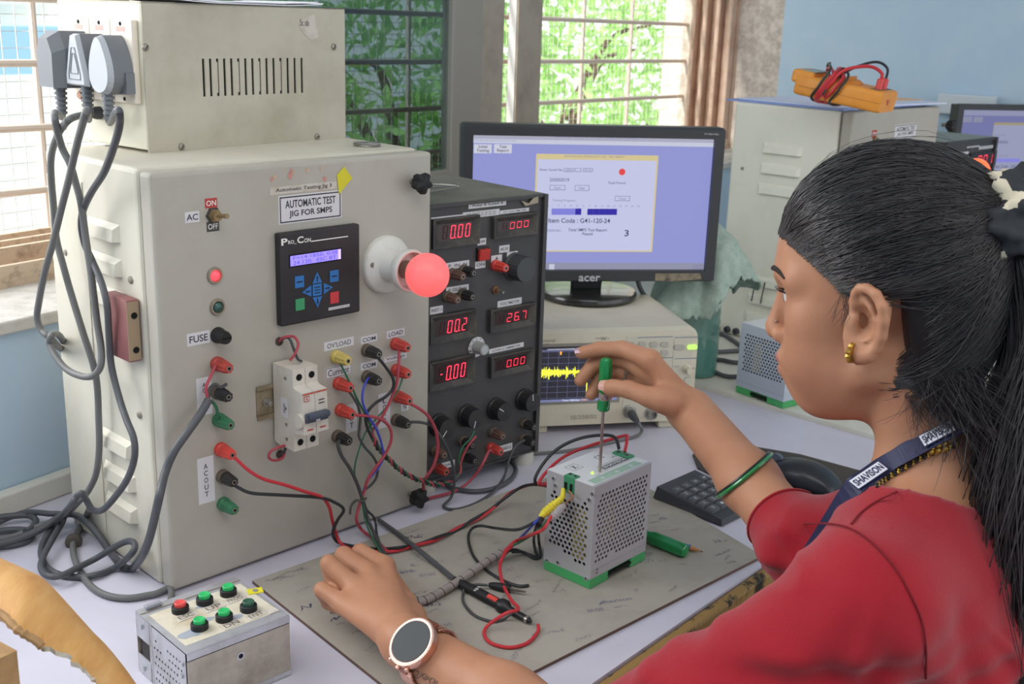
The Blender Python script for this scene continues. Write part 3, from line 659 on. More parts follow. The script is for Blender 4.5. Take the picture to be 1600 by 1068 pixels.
EL(746, 373, 759, 381.5, 'OFF', pad=.2); EL(742.6, 409, 758, 417.5, 'ON', pad=.2); EL(780, 384, 795.6, 393, 'AUX', pad=.2); EL(767.5, 399.5, 784, 407.5, '+', bold=.03, pad=.1); EL(792, 394, 808.4, 402, '-', bold=.03, pad=.3)
EL(697, 411, 732.7, 416, 'P  IN  N', pad=.2); EL(697, 449, 732, 454, 'P OUT N', pad=.2); EL(672, 480, 691.6, 488, 'INST-1', pad=.2); EL(777.4, 470.5, 814.7, 474, 'VOLTMETER', pad=.22, bold=.004)
EL(764, 545.5, 817.8, 541, 'LOAD-2 AMMETER', pad=.2, bold=.004); EL(673.4, 565, 728.5, 565.5, 'LOAD-1 AMMETER', pad=.2, bold=.004); EL(687.5, 724, 710, 727, 'LOAD', pad=.2); EL(779, 697, 800, 702, 'LOAD-2', pad=.2)
pts = [EF.f(*p) for p in ((812, 313), (823, 317), (830, 309), (838, 306), (838, 316), (818, 321))]; b = MB(); b.poly([(p[0], p[1]) for p in pts][::-1], 0, FT(0, 0, .0042)); b.build('sticker_residue', mat('torn tape', '#a59a86', .8), el)
def epost(u, v, m, lb=None, base=m_dustbase, s=.95):
    x, z = EF.f(u, v); post_mesh(el, x, z, m, FT, lb, s, base)
m_brownpost = mat('dusty brown terminal', '#6e5047', .6, col2='#55423b', vs=70)
for a_ in ((773, 414, m_orangered, 'red terminal', None), (797, 411.5, m_blkpost), (706, 427, m_brownpost, 'dusty brown terminal'), (723, 421.5, m_blkpost), (698, 463, m_brownpost, 'dusty brown terminal'), (721.5, 458.5, m_blkpost),
           (818, 660.5, m_blkpost), (816, 684.5, m_blkpost), (769, 674.5, m_brownpost, 'dusty brown terminal'), (766, 698.5, m_redpost, 'red terminal', None), (722, 688, m_blkpost), (726, 712, m_blkpost), (678, 703, m_brownpost, 'dusty brown terminal'), (681, 729, m_redpost2, 'red terminal')): epost(*a_)
x, z = EF.f(753, 396); b = MB(); b.box(-.011, .011, -.0095, .0095, 0, .003, 1); b.box(-.0095, .0095, -.008, .008, .002, .0075, 0, RX(8), .001); b.build('rocker_switch', [mat('red rocker', '#c2372f', .35), m_black], el, FT(x, z), 'red rocker switch')
x, z = EF.f(773, 452.5); b = MB(); b.lathe([(.006, 0), (.006, .003), (.0035, .004), (.0035, .009)], None, 14, 0); b.tube([(0, 0, .008), (.001, -.0005, .018)], [.0015, .0019], 8, 1); b.build('toggle_switch', [mat('rusty brass', '#7d5a44', .6, .3), m_steel], el, FT(x, z))
def fknob(u, v, r, h, m, mk, ang, fl=16, s=.0): 
    x, z = EF.f(u, v); b = MB(); b.lathe([(r*1.08, 0), (r*1.08, .003), (r*.98, .005)], None, 48, 0); b.lathe([(r*.98, .004), (r, .006), (r*.95, h-.0015), (r*.9, h), (.0005, h)], None, 64, 0, True, fl, .07, (1, 2))
    if mk: b.box(-.0005, .0005, r*.2, r*.86, h, h+.0003, 1, RZ(ang)); 
    return b.build('control_knob', [m, m_whitepaint], el, FT(x, z))
fknob(803, 416, .0195, .027, mat('large grey black knob', '#45474a', .5), False, 0, 40)
for (u, v, an) in ((685, 663, 140), (729, 648, 165), (774, 637.5, 55), (818, 623, 5)): fknob(u, v, .0158, .022, mat('ribbed black knob', '#29282a', .42, col2='#3a3733', vs=50), True, an, 18)
x, z = EF.f(744, 541.5); b = MB(); b.lathe([(.0155, 0), (.0155, .0012)], None, 6, 0, False); b.lathe([(.0150, .001), (.0150, .0014)], None, 40, 0)
for k, t_ in enumerate(('1', '2', '3', '4', '5', '6', '7')):
    aa = R(200-k*35); b.text(t_, -.0012, .0012, -.0016, .0016, 3, TR(.0128*math.cos(aa), .0128*math.sin(aa), .0016))
b.lathe([(.0098, .0014), (.0094, .005), (.0082, .018), (.0078, .0192), (.0005, .0192)], None, 60, 1, True, 14, .09, (1, 2)); b.lathe([(.0058, .0192), (.0056, .0198)], None, 24, 2)
b.build('selector_knob', [m_paper, mat('grey knob', '#a5a5a2', .45), mat('pale knob cap', '#b7b9bb', .4), m_ink], el, FT(x, z), 'grey selector knob on a white dial')
b = MB()
b.tube(spline([(0, 0, 0), (.05, -.01, .004), (.09, .012, .003), (.06, .035, .005), (.01, .028, .003), (-.02, .012, .006), (.03, .002, .007), (.08, .02, .003)], 8), .0012, 6)
o = b.build('wire_loop', m_steel); q = EF.w(.045, .085, EH+.0014); o.location = Vector(q); o.rotation_euler = (0, 0, R(40)); tag(o, 'loose loop of thin wire lying on the dusty top of the black meter box', 'wire')

# ------------------------------------------------------------------ oscilloscope
m_sc = mat('beige instrument plastic', '#d3cbb6', .5, col2='#c6bda6', vs=9); m_scface = mat('cream instrument face', '#ccc5b4', .5)
_sr2 = Z(1084, 659, .012); _sa = np.array([math.cos(R(12.5)), math.sin(R(12.5)), 0]); SW, SD, SH = .325, .235, .152
SF = Frame(*(_sr2-_sa*SW)[:2], .0, 12.5)
sc = fthing('oscilloscope', 'beige oscilloscope with a yellow noise trace, standing under the main monitor', 'oscilloscope', SF)
z0s = .012; z1s = .180
prof = [(.0, z0s), (.0, z1s-.016), (.006, z1s-.005), (.022, z1s), (SD-.02, z1s-.004), (SD, z1s-.03), (SD, z0s)]
T = Matrix(((0, 0, 1, 0), (1, 0, 0, 0), (0, 1, 0, 0), (0, 0, 0, 1)))
def rr(x0, x1, y0, y1, r, n=5):
    o_ = []
    for cx_, cy_, a0_ in ((x1-r, y0+r, -90), (x1-r, y1-r, 0), (x0+r, y1-r, 90), (x0+r, y0+r, 180)):
        for k in range(n+1): a = R(a0_+90*k/n); o_.append((cx_+r*math.cos(a), cy_+r*math.sin(a)))
    return o_
b = MB(); 
outl = rr(0, SW, z0s, z1s, .022, 6)
FTs = FT(0, 0)
b.prism([(p[0], p[1]) for p in outl], -SD, -.012, 0, FTs)
inn = [(SW/2+(p[0]-SW/2)*.975, (z0s+z1s)/2+(p[1]-(z0s+z1s)/2)*.95) for p in outl]; n_ = len(outl)
b.add([(p[0], p[1], -.012) for p in outl]+[(p[0], p[1], 0) for p in inn], [(i, (i+1) % n_, n_+(i+1) % n_, n_+i) for i in range(n_)]+[tuple(range(n_, 2*n_))], 0, FTs)
b.build('body', m_sc, sc)
for x in (.03, SW-.06):
    b = MB(); b.box(x, x+.04, .01, .03, 0, .0122, 0, None, .003); b.build('foot', m_sc, sc); b = MB(); b.box(x, x+.04, SD-.03, SD-.01, 0, .0122, 0, None, .003); b.build('foot', m_sc, sc)
# display: window, grid, trace
xl, zt_ = SF.f(835, 540); xr, zb_ = SF.f(963, 629)
zt_ = SF.f(880, 541)[1]; zb_ = SF.f(880, 627)[1]
xl = SF.f(800, 580)[0]; xl = max(xl, .012)
m_scr = mat('dark oscilloscope screen', '#3c3a45', .3, emit=.10); m_grid = mat('blue grey grid', '#7a80a8', .5, emit=.35); m_trace = mat('yellow trace', '#f2f23a', .5, emit=.9); m_wht = mat('white screen print', '#d8d8e4', .5, emit=.6); m_org = mat('orange screen print', '#e8a040', .5, emit=.6)
b = MB(); w_, h_ = xr-xl, zt_-zb_
b.box(xl-.005, xr+.005, zb_-.005, zt_+.005, -.0005, .0004, 5, FTs); b.rect(xl, xr, zb_, zt_, 0, FTs, .0007)
b.rect(xl, xr, zb_, zb_+h_*.045, 1, FTs, .0009); b.rect(xl, xr, zt_-h_*.075, zt_-h_*.07+.0012, 1, FTs, .0009)
zc0, zc1 = zb_+h_*.07, zt_-h_*.09
for k in range(11): x = xl+w_*k/10; b.rect(x-.0002, x+.0002, zc0, zc1, 1, FTs, .0009)
for k in range(9): z = zc0+(zc1-zc0)*k/8; b.rect(xl, xr, z-.0002, z+.0002, 1, FTs, .0009)
zm = SF.f(880, 581)[1]; r_ = np.random.default_rng(3)
nx = 260; env = .0016+.0022*np.abs(r_.normal(0, 1, nx))
for cx_, a_, s_ in ((870, .010, .006), (885, .018, .002), (898, .014, .002), (848, .010, .008), (858, .011, .003)):
    xc = SF.f(cx_, 580)[0]; xs_ = np.linspace(xl, xr, nx); env += a_*np.exp(-((xs_-xc)/s_)**2)*np.abs(r_.normal(.35, .35, nx))
xs_ = np.linspace(xl, xr, nx)
for k in range(nx-1): b.rect(xs_[k], xs_[k+1], zm-env[k]*r_.uniform(.5, 1), zm+env[k]*r_.uniform(.5, 1), 2, FTs, .0011)
xg = SF.f(916.5, 600)[0]; b.rect(xg-.0007, xg+.0007, zc0, zm, 2, FTs, .0011)
x1_ = SF.f(855, 540)[0]; x2_ = SF.f(900, 540)[0]; b.rect(x1_, x2_, zt_-.0045, zt_-.0038, 3, FTs, .0011)
xo = SF.f(876.5, 545)[0]; b.poly([(xo-.0016, zc1+.0005), (xo+.0016, zc1+.0005), (xo+.0014, zc1-.0045), (xo, zc1-.006), (xo-.0014, zc1-.0045)][::-1], 4, FTs, .0012)
b.text('Time 500.0us', SF.f(878, 626)[0], SF.f(905, 626)[0], zb_+.0006, zb_+h_*.04, 3, FTs, .0012); b.text('0.0s', SF.f(908, 626)[0], SF.f(916, 626)[0], zb_+.0006, zb_+h_*.04, 4, FTs, .0012)
b.text('T STOP', SF.f(906, 544)[0], SF.f(925, 544)[0], zt_-.006, zt_-.0015, 2, FTs, .0012)
b.build('display', [m_scr, m_grid, m_trace, m_wht, m_org, mat('screen surround', '#8f8a80', .5)], sc, None, 'dark screen with a yellow noise trace')
def sxy(u, v): return SF.f(u, v)
b = MB(); x0_, z_ = sxy(836, 527); x1_, z2_ = sxy(868, 533)
b.text('DIGITAL STORAGE', .02, .075, z1s-.018, z1s-.0145, 0, FTs, .0004); b.text('OSCILLOSCOPE', .02, .065, z1s-.023, z1s-.0205, 0, FTs, .0004)
xa_, za_ = sxy(930, 529); xb_, zb2 = sxy(952, 529); b.text('SE/250/02', SF.f(891, 653)[0], SF.f(932, 653)[0], SF.f(911, 654)[1], SF.f(911, 648)[1], 0, FTs, .0004); b.text('~w-', xa_, xb_, za_-.003, za_+.003, 0, FTs, .0004)
b.build('lettering', [mat('grey print', '#8b8578', .7), m_scface], sc)
xp0, zp1 = sxy(979, 523); xp1, zp0 = sxy(1082, 640)
b = MB(); b.box(xp0, SW-.012, z0s+.012, z1s-.012, -.001, .0007, 0, FTs, .0004, 1)
for (u0, u1, v) in ((996, 1051, 527), (1054, 1092, 527), (996, 1051, 560), (1054, 1092, 560)): xa_, za_ = sxy(u0, v); xb_, _ = sxy(u1, v); b.rect(xa_, xb_, za_-.0005, za_+.0005, 1, FTs, .0009)
xa_, za_ = sxy(1051, 560); b.rect(xa_-.0003, xa_+.0003, z0s+.02, z1s-.02, 2, FTs, .0009)
for (u, v, t_) in ((1057, 572, 'LEVEL'), (1084, 575, 'MENU'), (1035, 558, 'MEASURE'), (985, 535, 'o')): xa_, za_ = sxy(u, v); b.text(t_, xa_-.005, xa_+.005, za_-.0012, za_+.0012, 2, FTs, .0009)
b.build('control_face', [m_scface, mat('navy print', '#55688c', .6), mat('grey print', '#8b8578', .7)], sc)
m_gbtn = mat('grey rubber key', '#b4afa4', .6); m_litg = mat('lit lime key', '#b5e06a', .5, emit=.55)
for (u, v, m_, hw_) in ((1003, 537, m_gbtn, 5.5), (1021, 537, m_gbtn, 5.5), (1038, 537, m_gbtn, 5.5), (1038, 550, m_gbtn, 5.5), (1021, 550, m_gbtn, 5.5), (1003, 550, m_gbtn, 5.5), (1061, 541.5, m_gbtn, 7.5), (1081, 541.5, m_litg, 7.5), (1074, 593, m_scface, 5)):
    x, z = sxy(u, v); s_ = hw_/890*1.08; b = MB(); b.prism(rr(-s_, s_, -.0042, .0042, .0038, 4), 0, .003, 0); b.build('push_key', m_, sc, FT(x, z), 'lit lime green key' if m_ is m_litg else None)
x, z = sxy(1073, 576); b = MB(); b.lathe([(.0075, 0), (.0075, .003), (.006, .004), (.0055, .016), (.005, .0165), (.0003, .0165)], None, 40, 0, True, 12, .08, (2, 3)); b.build('control_knob', m_sc, sc, FT(x, z))
for (u, v) in ((983, 642), (1017, 645)):
    x, z = sxy(u, v); b = MB(); b.lathe([(.0118, 0), (.0118, .002), (.0088, .0025), (.0075, .012), (.0065, .012), (.0060, .004), (.001, .004)], None, 28, 0); b.build('bnc_socket', m_steel, sc, FT(x, z))

def emitter(n, c, e):                                               # dark glass that glows in the picture's colour
    m = mat(n, '#101014', .5, spec=.25); b = m.node_tree.nodes['Principled BSDF']; b.inputs['Emission Color'].default_value = lin(c)+(1,); b.inputs['Emission Strength'].default_value = e; return m
# ------------------------------------------------------------------ main monitor
m_bez = mat('black monitor bezel', '#343538', .42, col2='#343435', vs=7); m_acer = mat('silver lettering', '#b9babd', .4, .3)
MYAW = 8.5; _mp = DP(722, 193, 1.935); _ma = np.array([math.cos(R(MYAW)), math.sin(R(MYAW)), 0])
MF0 = Frame(_mp[0], _mp[1], 0, MYAW)
MWd = MF0.f(1138, 203)[0]; mzt = MF0.f(722, 193)[1]; mzb = MF0.f(1118, 441.5)[1]; MHt = mzt-mzb
MF = Frame(_mp[0], _mp[1], mzb, MYAW)
stand_z = z1s+.001
mon = fthing('monitor', 'black desktop monitor showing a test report window, on a round stand on the oscilloscope', 'monitor', MF)
b = MB(); bz_ = .018
# bezel frame with opening
sx0, sz1 = MF.f(740, 211); sx1, sz0 = MF.f(1105, 423); sx1 = MF.f(1119, 215)[0]
def framebox(mb, X0, X1, Z0, Z1, x0, x1, z0, z1, y0, y1, m=0):
    mb.box(X0, x0, y0, y1, Z0, Z1, m); mb.box(x1, X1, y0, y1, Z0, Z1, m); mb.box(x0, x1, y0, y1, z1, Z1, m); mb.box(x0, x1, y0, y1, Z0, z0, m)
b.prism(rr(0, MWd, 0, MHt, .007, 5), -.040, -.012, 0, FTs)
framebox(b, .004, MWd-.004, .004, MHt-.004, sx0, sx1, sz0, sz1, .0, .0125)
n_ = 24
outl = rr(0, MWd, 0, MHt, .007, 5); inn = rr(.004, MWd-.004, .004, MHt-.004, .004, 5); k_ = len(outl)
b.add([(p[0], p[1], -.012) for p in outl]+[(p[0], p[1], 0) for p in inn], [(i, (i+1) % k_, k_+(i+1) % k_, k_+i) for i in range(k_)], 0, FTs)
b.prism(rr(.06, MWd-.06, .05, MHt-.05, .02, 4), -.062, -.039, 0, FTs)
b.build('housing', m_bez, mon)
b = MB(); xa_, za_ = MF.f(904, 434.5); xb_, zb2 = MF.f(938, 434.5)
b.text('acer', xa_, xb_, za_-.0058, za_+.0048, 0, Matrix(((1, 0, 0, 0), (0, 0, -1, 0), (0, 1, 0, 0), (0, 0, 0, 1))), .0006, .02)
xa_, za_ = MF.f(1101, 209.5); xb_, _ = MF.f(1124, 209.5); b.text('P196HQL', xa_, xb_, za_-.0016, za_+.0016, 0, FTs, .0006); b.build('lettering', m_acer, mon, None, 'silver maker lettering')
xa_, za_ = MF.f(1024, 427); xb_, zb2 = MF.f(1096, 439); b = MB(); b.poly([(xa_, za_), (xb_-.004, za_+.0005), (xb_, zb2+.004), (xb_-.02, zb2+.002), (xa_+.03, zb2), (xa_, zb2+.001)][::-1], 0, FTs, .0006); b.build('tape_remnant', mat('torn brown tape', '#8d806b', .7, col2='#4a423a', vs=60), mon)
# picture
E_ = lambda n, c, e=.8: mat(n, c, .6, emit=e*.56, spec=.2) if False else emitter(n, c, e*.60)
mS = [E_('screen lilac blue', '#a3a9ec', .82), E_('screen title grey', '#c3c3da', .8), E_('screen pale bar', '#dfe2f6', .82), E_('screen button face', '#e2e4f4', .85), E_('screen window white', '#d3d6f8', .9), E_('screen amber border', '#ead9a4', .85), E_('screen red dot', '#f2504e', .9),
      E_('screen mid blue block', '#8f8ff0', .85), E_('screen deep blue block', '#3a31c0', .75), E_('screen text', '#4a4878', .45), E_('screen soft text', '#8d90bb', .7), E_('screen task bar', '#a9abc6', .75)]
b = MB()
def mx(u, v): return MF.f(u, v, -.0115)
def mrect(u0, v0, u1, v1, m, k=0): x0, z1 = mx(u0, v0); x1, z0 = mx(u1, v1); b.rect(x0, x1, z0, z1, m, FTs, -.0119+.00012*k)
def mtext(t, u0, v0, u1, v1, m=9, k=3, bold=.0): x0, z1 = mx(u0, v0); x1, z0 = mx(u1, v1); b.text(t, x0, x1, z0, z1, m, FTs, -.0119+.00012*k, bold)
X0, X1, Z0, Z1 = sx0-.001, sx1+.001, sz0-.001, sz1+.001; HH = Z1-Z0
b.rect(X0, X1, Z0, Z1, 0, FTs, -.0119); b.rect(X0, X1, Z1-HH*.035, Z1, 1, FTs, -.0118); b.rect(X0, X1, Z1-HH*.065, Z1-HH*.035, 2, FTs, -.0118); b.rect(X0, X1, Z0, Z0+HH*.055, 11, FTs, -.0118)
mrect(740.5, 225, 768, 239.5, 3, 2); mrect(772, 225, 799.5, 239.5, 3, 2)
mtext('Initial\nTesting', 745, 226.5, 764, 238.5, bold=.01); mtext('Test\nReport', 777, 226.5, 795, 238.5, bold=.01)
mrect(838, 240, 1019, 393.5, 5, 1); mrect(840.5, 248.5, 1016.5, 391.5, 4, 2)
mtext('SHAVISON ELECTRONICS PVT LTD - TEST REPORT', 882, 242.5, 976, 246.5, 10); mtext('SHAVISON ELECTRONICS PVT. LTD. : SMPS TESTING - [Main : Production]', 866, 213, 994, 217.5, 10); mtext('File Edit View Reporting Tools Help', 742, 218.3, 807, 221.5, 10)
mtext('Enter Serial No', 844, 263, 879, 267); mtext('250503519', 859, 278, 889, 283.5, 9); mtext('2505', 884, 263.5, 894, 267, 10); mtext('03', 901, 263.5, 905, 267, 10); mtext('3519', 913, 263.5, 923, 267, 10)
for q in ((881, 262.5, 897, 268.5), (899, 262.5, 908, 268.5), (911, 262.5, 926, 268.5), (898.5, 289, 920.5, 298), (859, 289, 883, 297), (961, 306, 984, 314)):
    mrect(*q, 10, 3); mrect(q[0]+.6, q[1]+.6, q[2]-.8, q[3]-.8, 4, 4)
mtext('2505', 884, 263.8, 894, 267, 10, 5); mtext('3519', 913, 263.8, 923, 267, 10, 5)
mtext('Clear', 904, 291.5, 914, 295.8, 10, 5); mtext('Save', 866, 291.3, 876, 295, 10, 5); mtext('Close', 967, 308, 978, 312, 10, 5); mtext('Fault Found', 951, 283.5, 977, 287.5, 9)
xd, zd = mx(972, 268.5); b.poly([(xd+.0058*math.cos(a), zd+.0058*math.sin(a)) for a in np.linspace(0, 2*PI, 25)[:-1]], 6, FTs, -.0114)
mtext('Testing Progress', 863, 311, 899, 315.5, 10); mtext('No  1     2     3     4     5     6     7     8     9    10   11   12   13   14   15', 852, 319.5, 999, 323.5, 10)
for k in range(5): mrect(862+k*9.3, 325.5, 862+k*9.3+8.8, 335.5, 8 if k == 4 else 7, 3)
for k in range(5): mrect(918+k*9.25, 326, 918+k*9.25+8.7, 335.7, 8, 3)
mtext('Item Code : G41-120-24', 857, 340.5, 953, 348.5, 9, 3, .008); mtext('Total SMPS Test Report\nPassed', 888, 356.5, 948, 367.5, 9, 3, .006); mtext('250503461', 854, 358, 876, 362, 10); mtext('3', 976, 359, 982, 369, 9, 3, .01)
mrect(858, 412.5, 866, 421, 2, 3); mtext('10:55 AM\n28-05-2025', 1082, 413, 1098, 421, 10, 3)
b.build('screen', mS, mon, None, 'lit screen with a test report window')
# neck and round base standing on the oscilloscope
nx0 = MF.f(890, 445, -.045)[0]; nx1 = MF.f(942, 445, -.045)[0]; cxn = (nx0+nx1)/2; zs = stand_z-mzb
b = MB(); hw0, hw1 = (nx1-nx0)/2*1.06, (nx1-nx0)/2*.82
vs = [(cxn-hw1, .035, zs+.013), (cxn+hw1, .035, zs+.013), (cxn+hw1, .062, zs+.013), (cxn-hw1, .062, zs+.013), (cxn-hw0, .04, .06), (cxn+hw0, .04, .06), (cxn+hw0, .062, .06), (cxn-hw0, .062, .06)]
b.add(vs, [(3, 2, 1, 0), (4, 5, 6, 7), (0, 1, 5, 4), (1, 2, 6, 5), (2, 3, 7, 6), (3, 0, 4, 7)]); b.build('neck', mat('grained black plastic', '#2c2c2d', .6, bump=.2, bs=900), mon)
bcx, bcy = cxn, .035
b = MB(); b.lathe([(.083, 0), (.090, .003), (.0905, .008), (.088, .0125), (.07, .0142), (.0005, .0148)], TR(bcx, bcy, zs), 64); b.build('round_base', mat('glossy black base', '#2b2a29', .22, coat=.4, col2='#5a544c', vs=10, lo=.5, hi=.9), mon)
# ================================================================== THINGS ON THE BENCH
# grey hardboard mat with pen scribbles
mL = np.array([-.297, 1.247]); mBk = Z(860, 748)[:2]; mRa = Z(1020, 770)[:2]; mRF = Z(1191, 872)[:2]; mFa = Z(850, 1045)[:2]; mSa, mSb = Z(455, 960)[:2], Z(590, 1068)[:2]
cLB = meet(mL, mBk-mL, mSa, mSa-mSb); cRB = meet(mL, mBk-mL, mRa, mRa-mRF); cRF = mRF; cLF = meet(mRF, mFa-mRF, mSa, mSb-mSa)
BT = .004
m_board = mat('grey brown hardboard', '#aca59a', .75, col2='#9d968b', vs=9, bump=.1, bs=300); m_boardedge = mat('dark board edge', '#6a5348', .8)
m_pen = mat('faint blue ink', '#77748c', .8); m_pen2 = mat('grey pencil mark', '#817a72', .8); m_pen3 = mat('dark violet ink', '#4d4766', .8)
o0 = cLF
q4 = [c-o0 for c in (cLF, cRF, cRB, cLB)]
b = MB(); b.add([(p[0], p[1], 0) for p in q4]+[(p[0], p[1], BT) for p in q4], [(4, 5, 6, 7)], 0)
b.add([(p[0], p[1], 0) for p in q4]+[(p[0], p[1], BT) for p in q4], [(3, 2, 1, 0), (0, 1, 5, 4), (1, 2, 6, 5), (2, 3, 7, 6), (3, 0, 4, 7)], 1)
rs = random.Random(11); ta = math.degrees(math.atan2(*(cRF-cLF)[::-1]))
def ribbon(mb, pts, wd, m, T, z=.00025):
    for i in range(len(pts)-1):
        a, c = Vector((*pts[i], 0)), Vector((*pts[i+1], 0)); d = c-a
        if d.length < 1e-6: continue
        n = Vector((-d.y, d.x, 0)).normalized()*wd/2; mb.add([(*(a-n)[:2], z), (*(c-n)[:2], z), (*(c+n)[:2], z), (*(a+n)[:2], z)], [(0, 1, 2, 3)], m, T)
def scribble(mb, px, py, wid, hgt, m, rot=0., dense=False):
    c = Z(px, py, BT)[:2]-o0; T = TR(c[0], c[1], BT) @ RZ(rot)
    n = int(wid/hgt*7); pts = [(-wid/2+wid*i/n+rs.uniform(-.3, .3)*hgt, rs.choice((-.5, .5, .1, -.2))*hgt*rs.uniform(.5, 1)) for i in range(n+1)]
    for i in range(0, n, rs.choice((3, 4, 5))): ribbon(mb, [Vector(p)[:2] for p in [tuple(x)[:2] for x in spline([(a[0], a[1], 0) for a in pts[i:i+5]], 4)]] if len(pts[i:i+5]) > 1 else [], .0006 if not dense else .0011, m, T)
for k in range(120):
    u = rs.uniform(0, 1); v = rs.uniform(0, 1)
    p = (cLF*(1-u)+cRF*u)*(1-v)+(cLB*(1-u)+cRB*u)*v; q_ = p-o0
    T = TR(q_[0], q_[1], BT) @ RZ(ta+rs.uniform(-30, 30)); wid = rs.uniform(.008, .032); hgt = rs.uniform(.004, .008); n = int(wid/hgt*6)+2
    if not (.03 < u < .97 and .03 < v < .97): continue
    pts = [(-wid/2+wid*i/n+rs.uniform(-.3, .3)*hgt, rs.uniform(-.5, .5)*hgt) for i in range(n+1)]
    sp = spline([(a[0], a[1], 0) for a in pts], 3); cut = rs.randint(5, 11)
    for i in range(0, len(sp)-1, cut): ribbon(b, [tuple(x)[:2] for x in sp[i:i+cut-1]], .00045, 2 if k % 3 else 3, T)
for (u, v, wd_, hg_) in ((478, 948, .016, .012), (525, 966, .012, .010), (524, 955, .012, .009), (639, 840, .012, .009), (655, 838, .012, .009)): scribble(b, u, v, wd_, hg_, 4, ta+rs.uniform(-20, 20), True)
for (u, v, t_) in ((660, 947, '+ 41-49-2'), (635, 893, '1610-'), (668, 898, '0100'), (648, 883, 'R-'), (962, 938, 'shavison'), (1125, 845, '24 v'), (700, 975, 'ok'), (930, 953, '0h50')):
    c = Z(u, v, BT)[:2]-o0; b.text(t_, -.004*len(t_)/1.6, .004*len(t_)/1.6, -.0035, .0035, 2 if t_ != '+ 41-49-2' else 4, TR(c[0], c[1], BT) @ RZ(ta-25), .0003)
o = b.build('work_mat', [m_board, m_boardedge, m_pen, m_pen2, m_pen3]); o.location = (o0[0], o0[1], .0003); tag(o, 'grey brown hardboard sheet covered in faint pen scribbles under the worker\'s hands', 'work mat')

# perforated power supplies
m_psu = mat('grey purple aluminium', '#bdb6bb', .38, .35); m_psuL = mat('brushed grey aluminium', '#bfbec0', .38, .35); m_psubl = mat('bluish grey aluminium', '#b9c2ce', .45, .2)
m_din = mat('green plastic base', '#4aa865', .4); m_termg = mat('green terminal block', '#3f9166', .4); m_psulabel = mat('white label film', '#dedfe0', .4)
m_prgreen = mat('green label print', '#58b880', .5); m_prink = mat('dark label print', '#5a5c60', .6); m_screwz = mat('bright zinc screw', '#c3c6c9', .3, .7)
m_inner = mat('dark inside', '#3b3836', .7, col2='#231f1d', vs=30); m_trafo = mat('yellow transformer tape', '#c9ae4a', .5)
def perf(mb, W_, H_, uc0, uc1, vc0, vc1, px, pz, r, skip, T, th=.0012):
    """sheet 0..W_ x 0..H_ with round holes in staggered rows between uc0..uc1 and vc0..vc1"""
    rows = int((vc1-vc0)/pz); nseg = 10
    mb.rect(0, W_, 0, vc0, 0, T); mb.rect(0, W_, vc0+rows*pz, H_, 0, T)
    for j in range(rows):
        z0, z1 = vc0+j*pz, vc0+(j+1)*pz; off = px/2*(j % 2); n = int((uc1-uc0-off)/px); x = uc0+off
        mb.rect(0, x, z0, z1, 0, T); mb.rect(x+n*px, W_, z0, z1, 0, T)
        for i in range(n):
            a, c = x+i*px, x+(i+1)*px; mx_, mz_ = (a+c)/2, (z0+z1)/2
            if skip(mx_/W_, mz_/H_): mb.rect(a, c, z0, z1, 0, T); continue
            circ = [(mx_+r*math.cos(2*PI*(k+.5)/nseg), mz_+r*math.sin(2*PI*(k+.5)/nseg)) for k in range(nseg)]
            sq = []
            for (p, q_) in circ:
                dx, dz = p-mx_, q_-mz_; s_ = min((c-a)/2/max(abs(dx), 1e-9), (z1-z0)/2/max(abs(dz), 1e-9)); sq.append((mx_+dx*s_, mz_+dz*s_))
            vs = [(p, q_, 0) for p, q_ in circ]+[(p, q_, 0) for p, q_ in sq]+[(p, q_, -th) for p, q_ in circ]
            fs = []
            for k in range(nseg):
                l = (k+1) % nseg; fs += [(k, nseg+k, nseg+l, l), (2*nseg+k, k, l, 2*nseg+l)]
            # square corners
            cor = {}
            for k in range(nseg):
                l = (k+1) % nseg; p, q_ = sq[k], sq[l]
                if abs(p[0]-q_[0]) > 1e-7 and abs(p[1]-q_[1]) > 1e-7:
                    cx_ = p[0] if abs(abs(p[0]-mx_)-(c-a)/2) < 1e-6 else q_[0]; cz_ = p[1] if abs(abs(p[1]-mz_)-(z1-z0)/2) < 1e-6 else q_[1]
                    vs.append((cx_, cz_, 0)); fs.append((nseg+k, len(vs)-1, nseg+l))
            mb.add(vs, fs, 0, T)
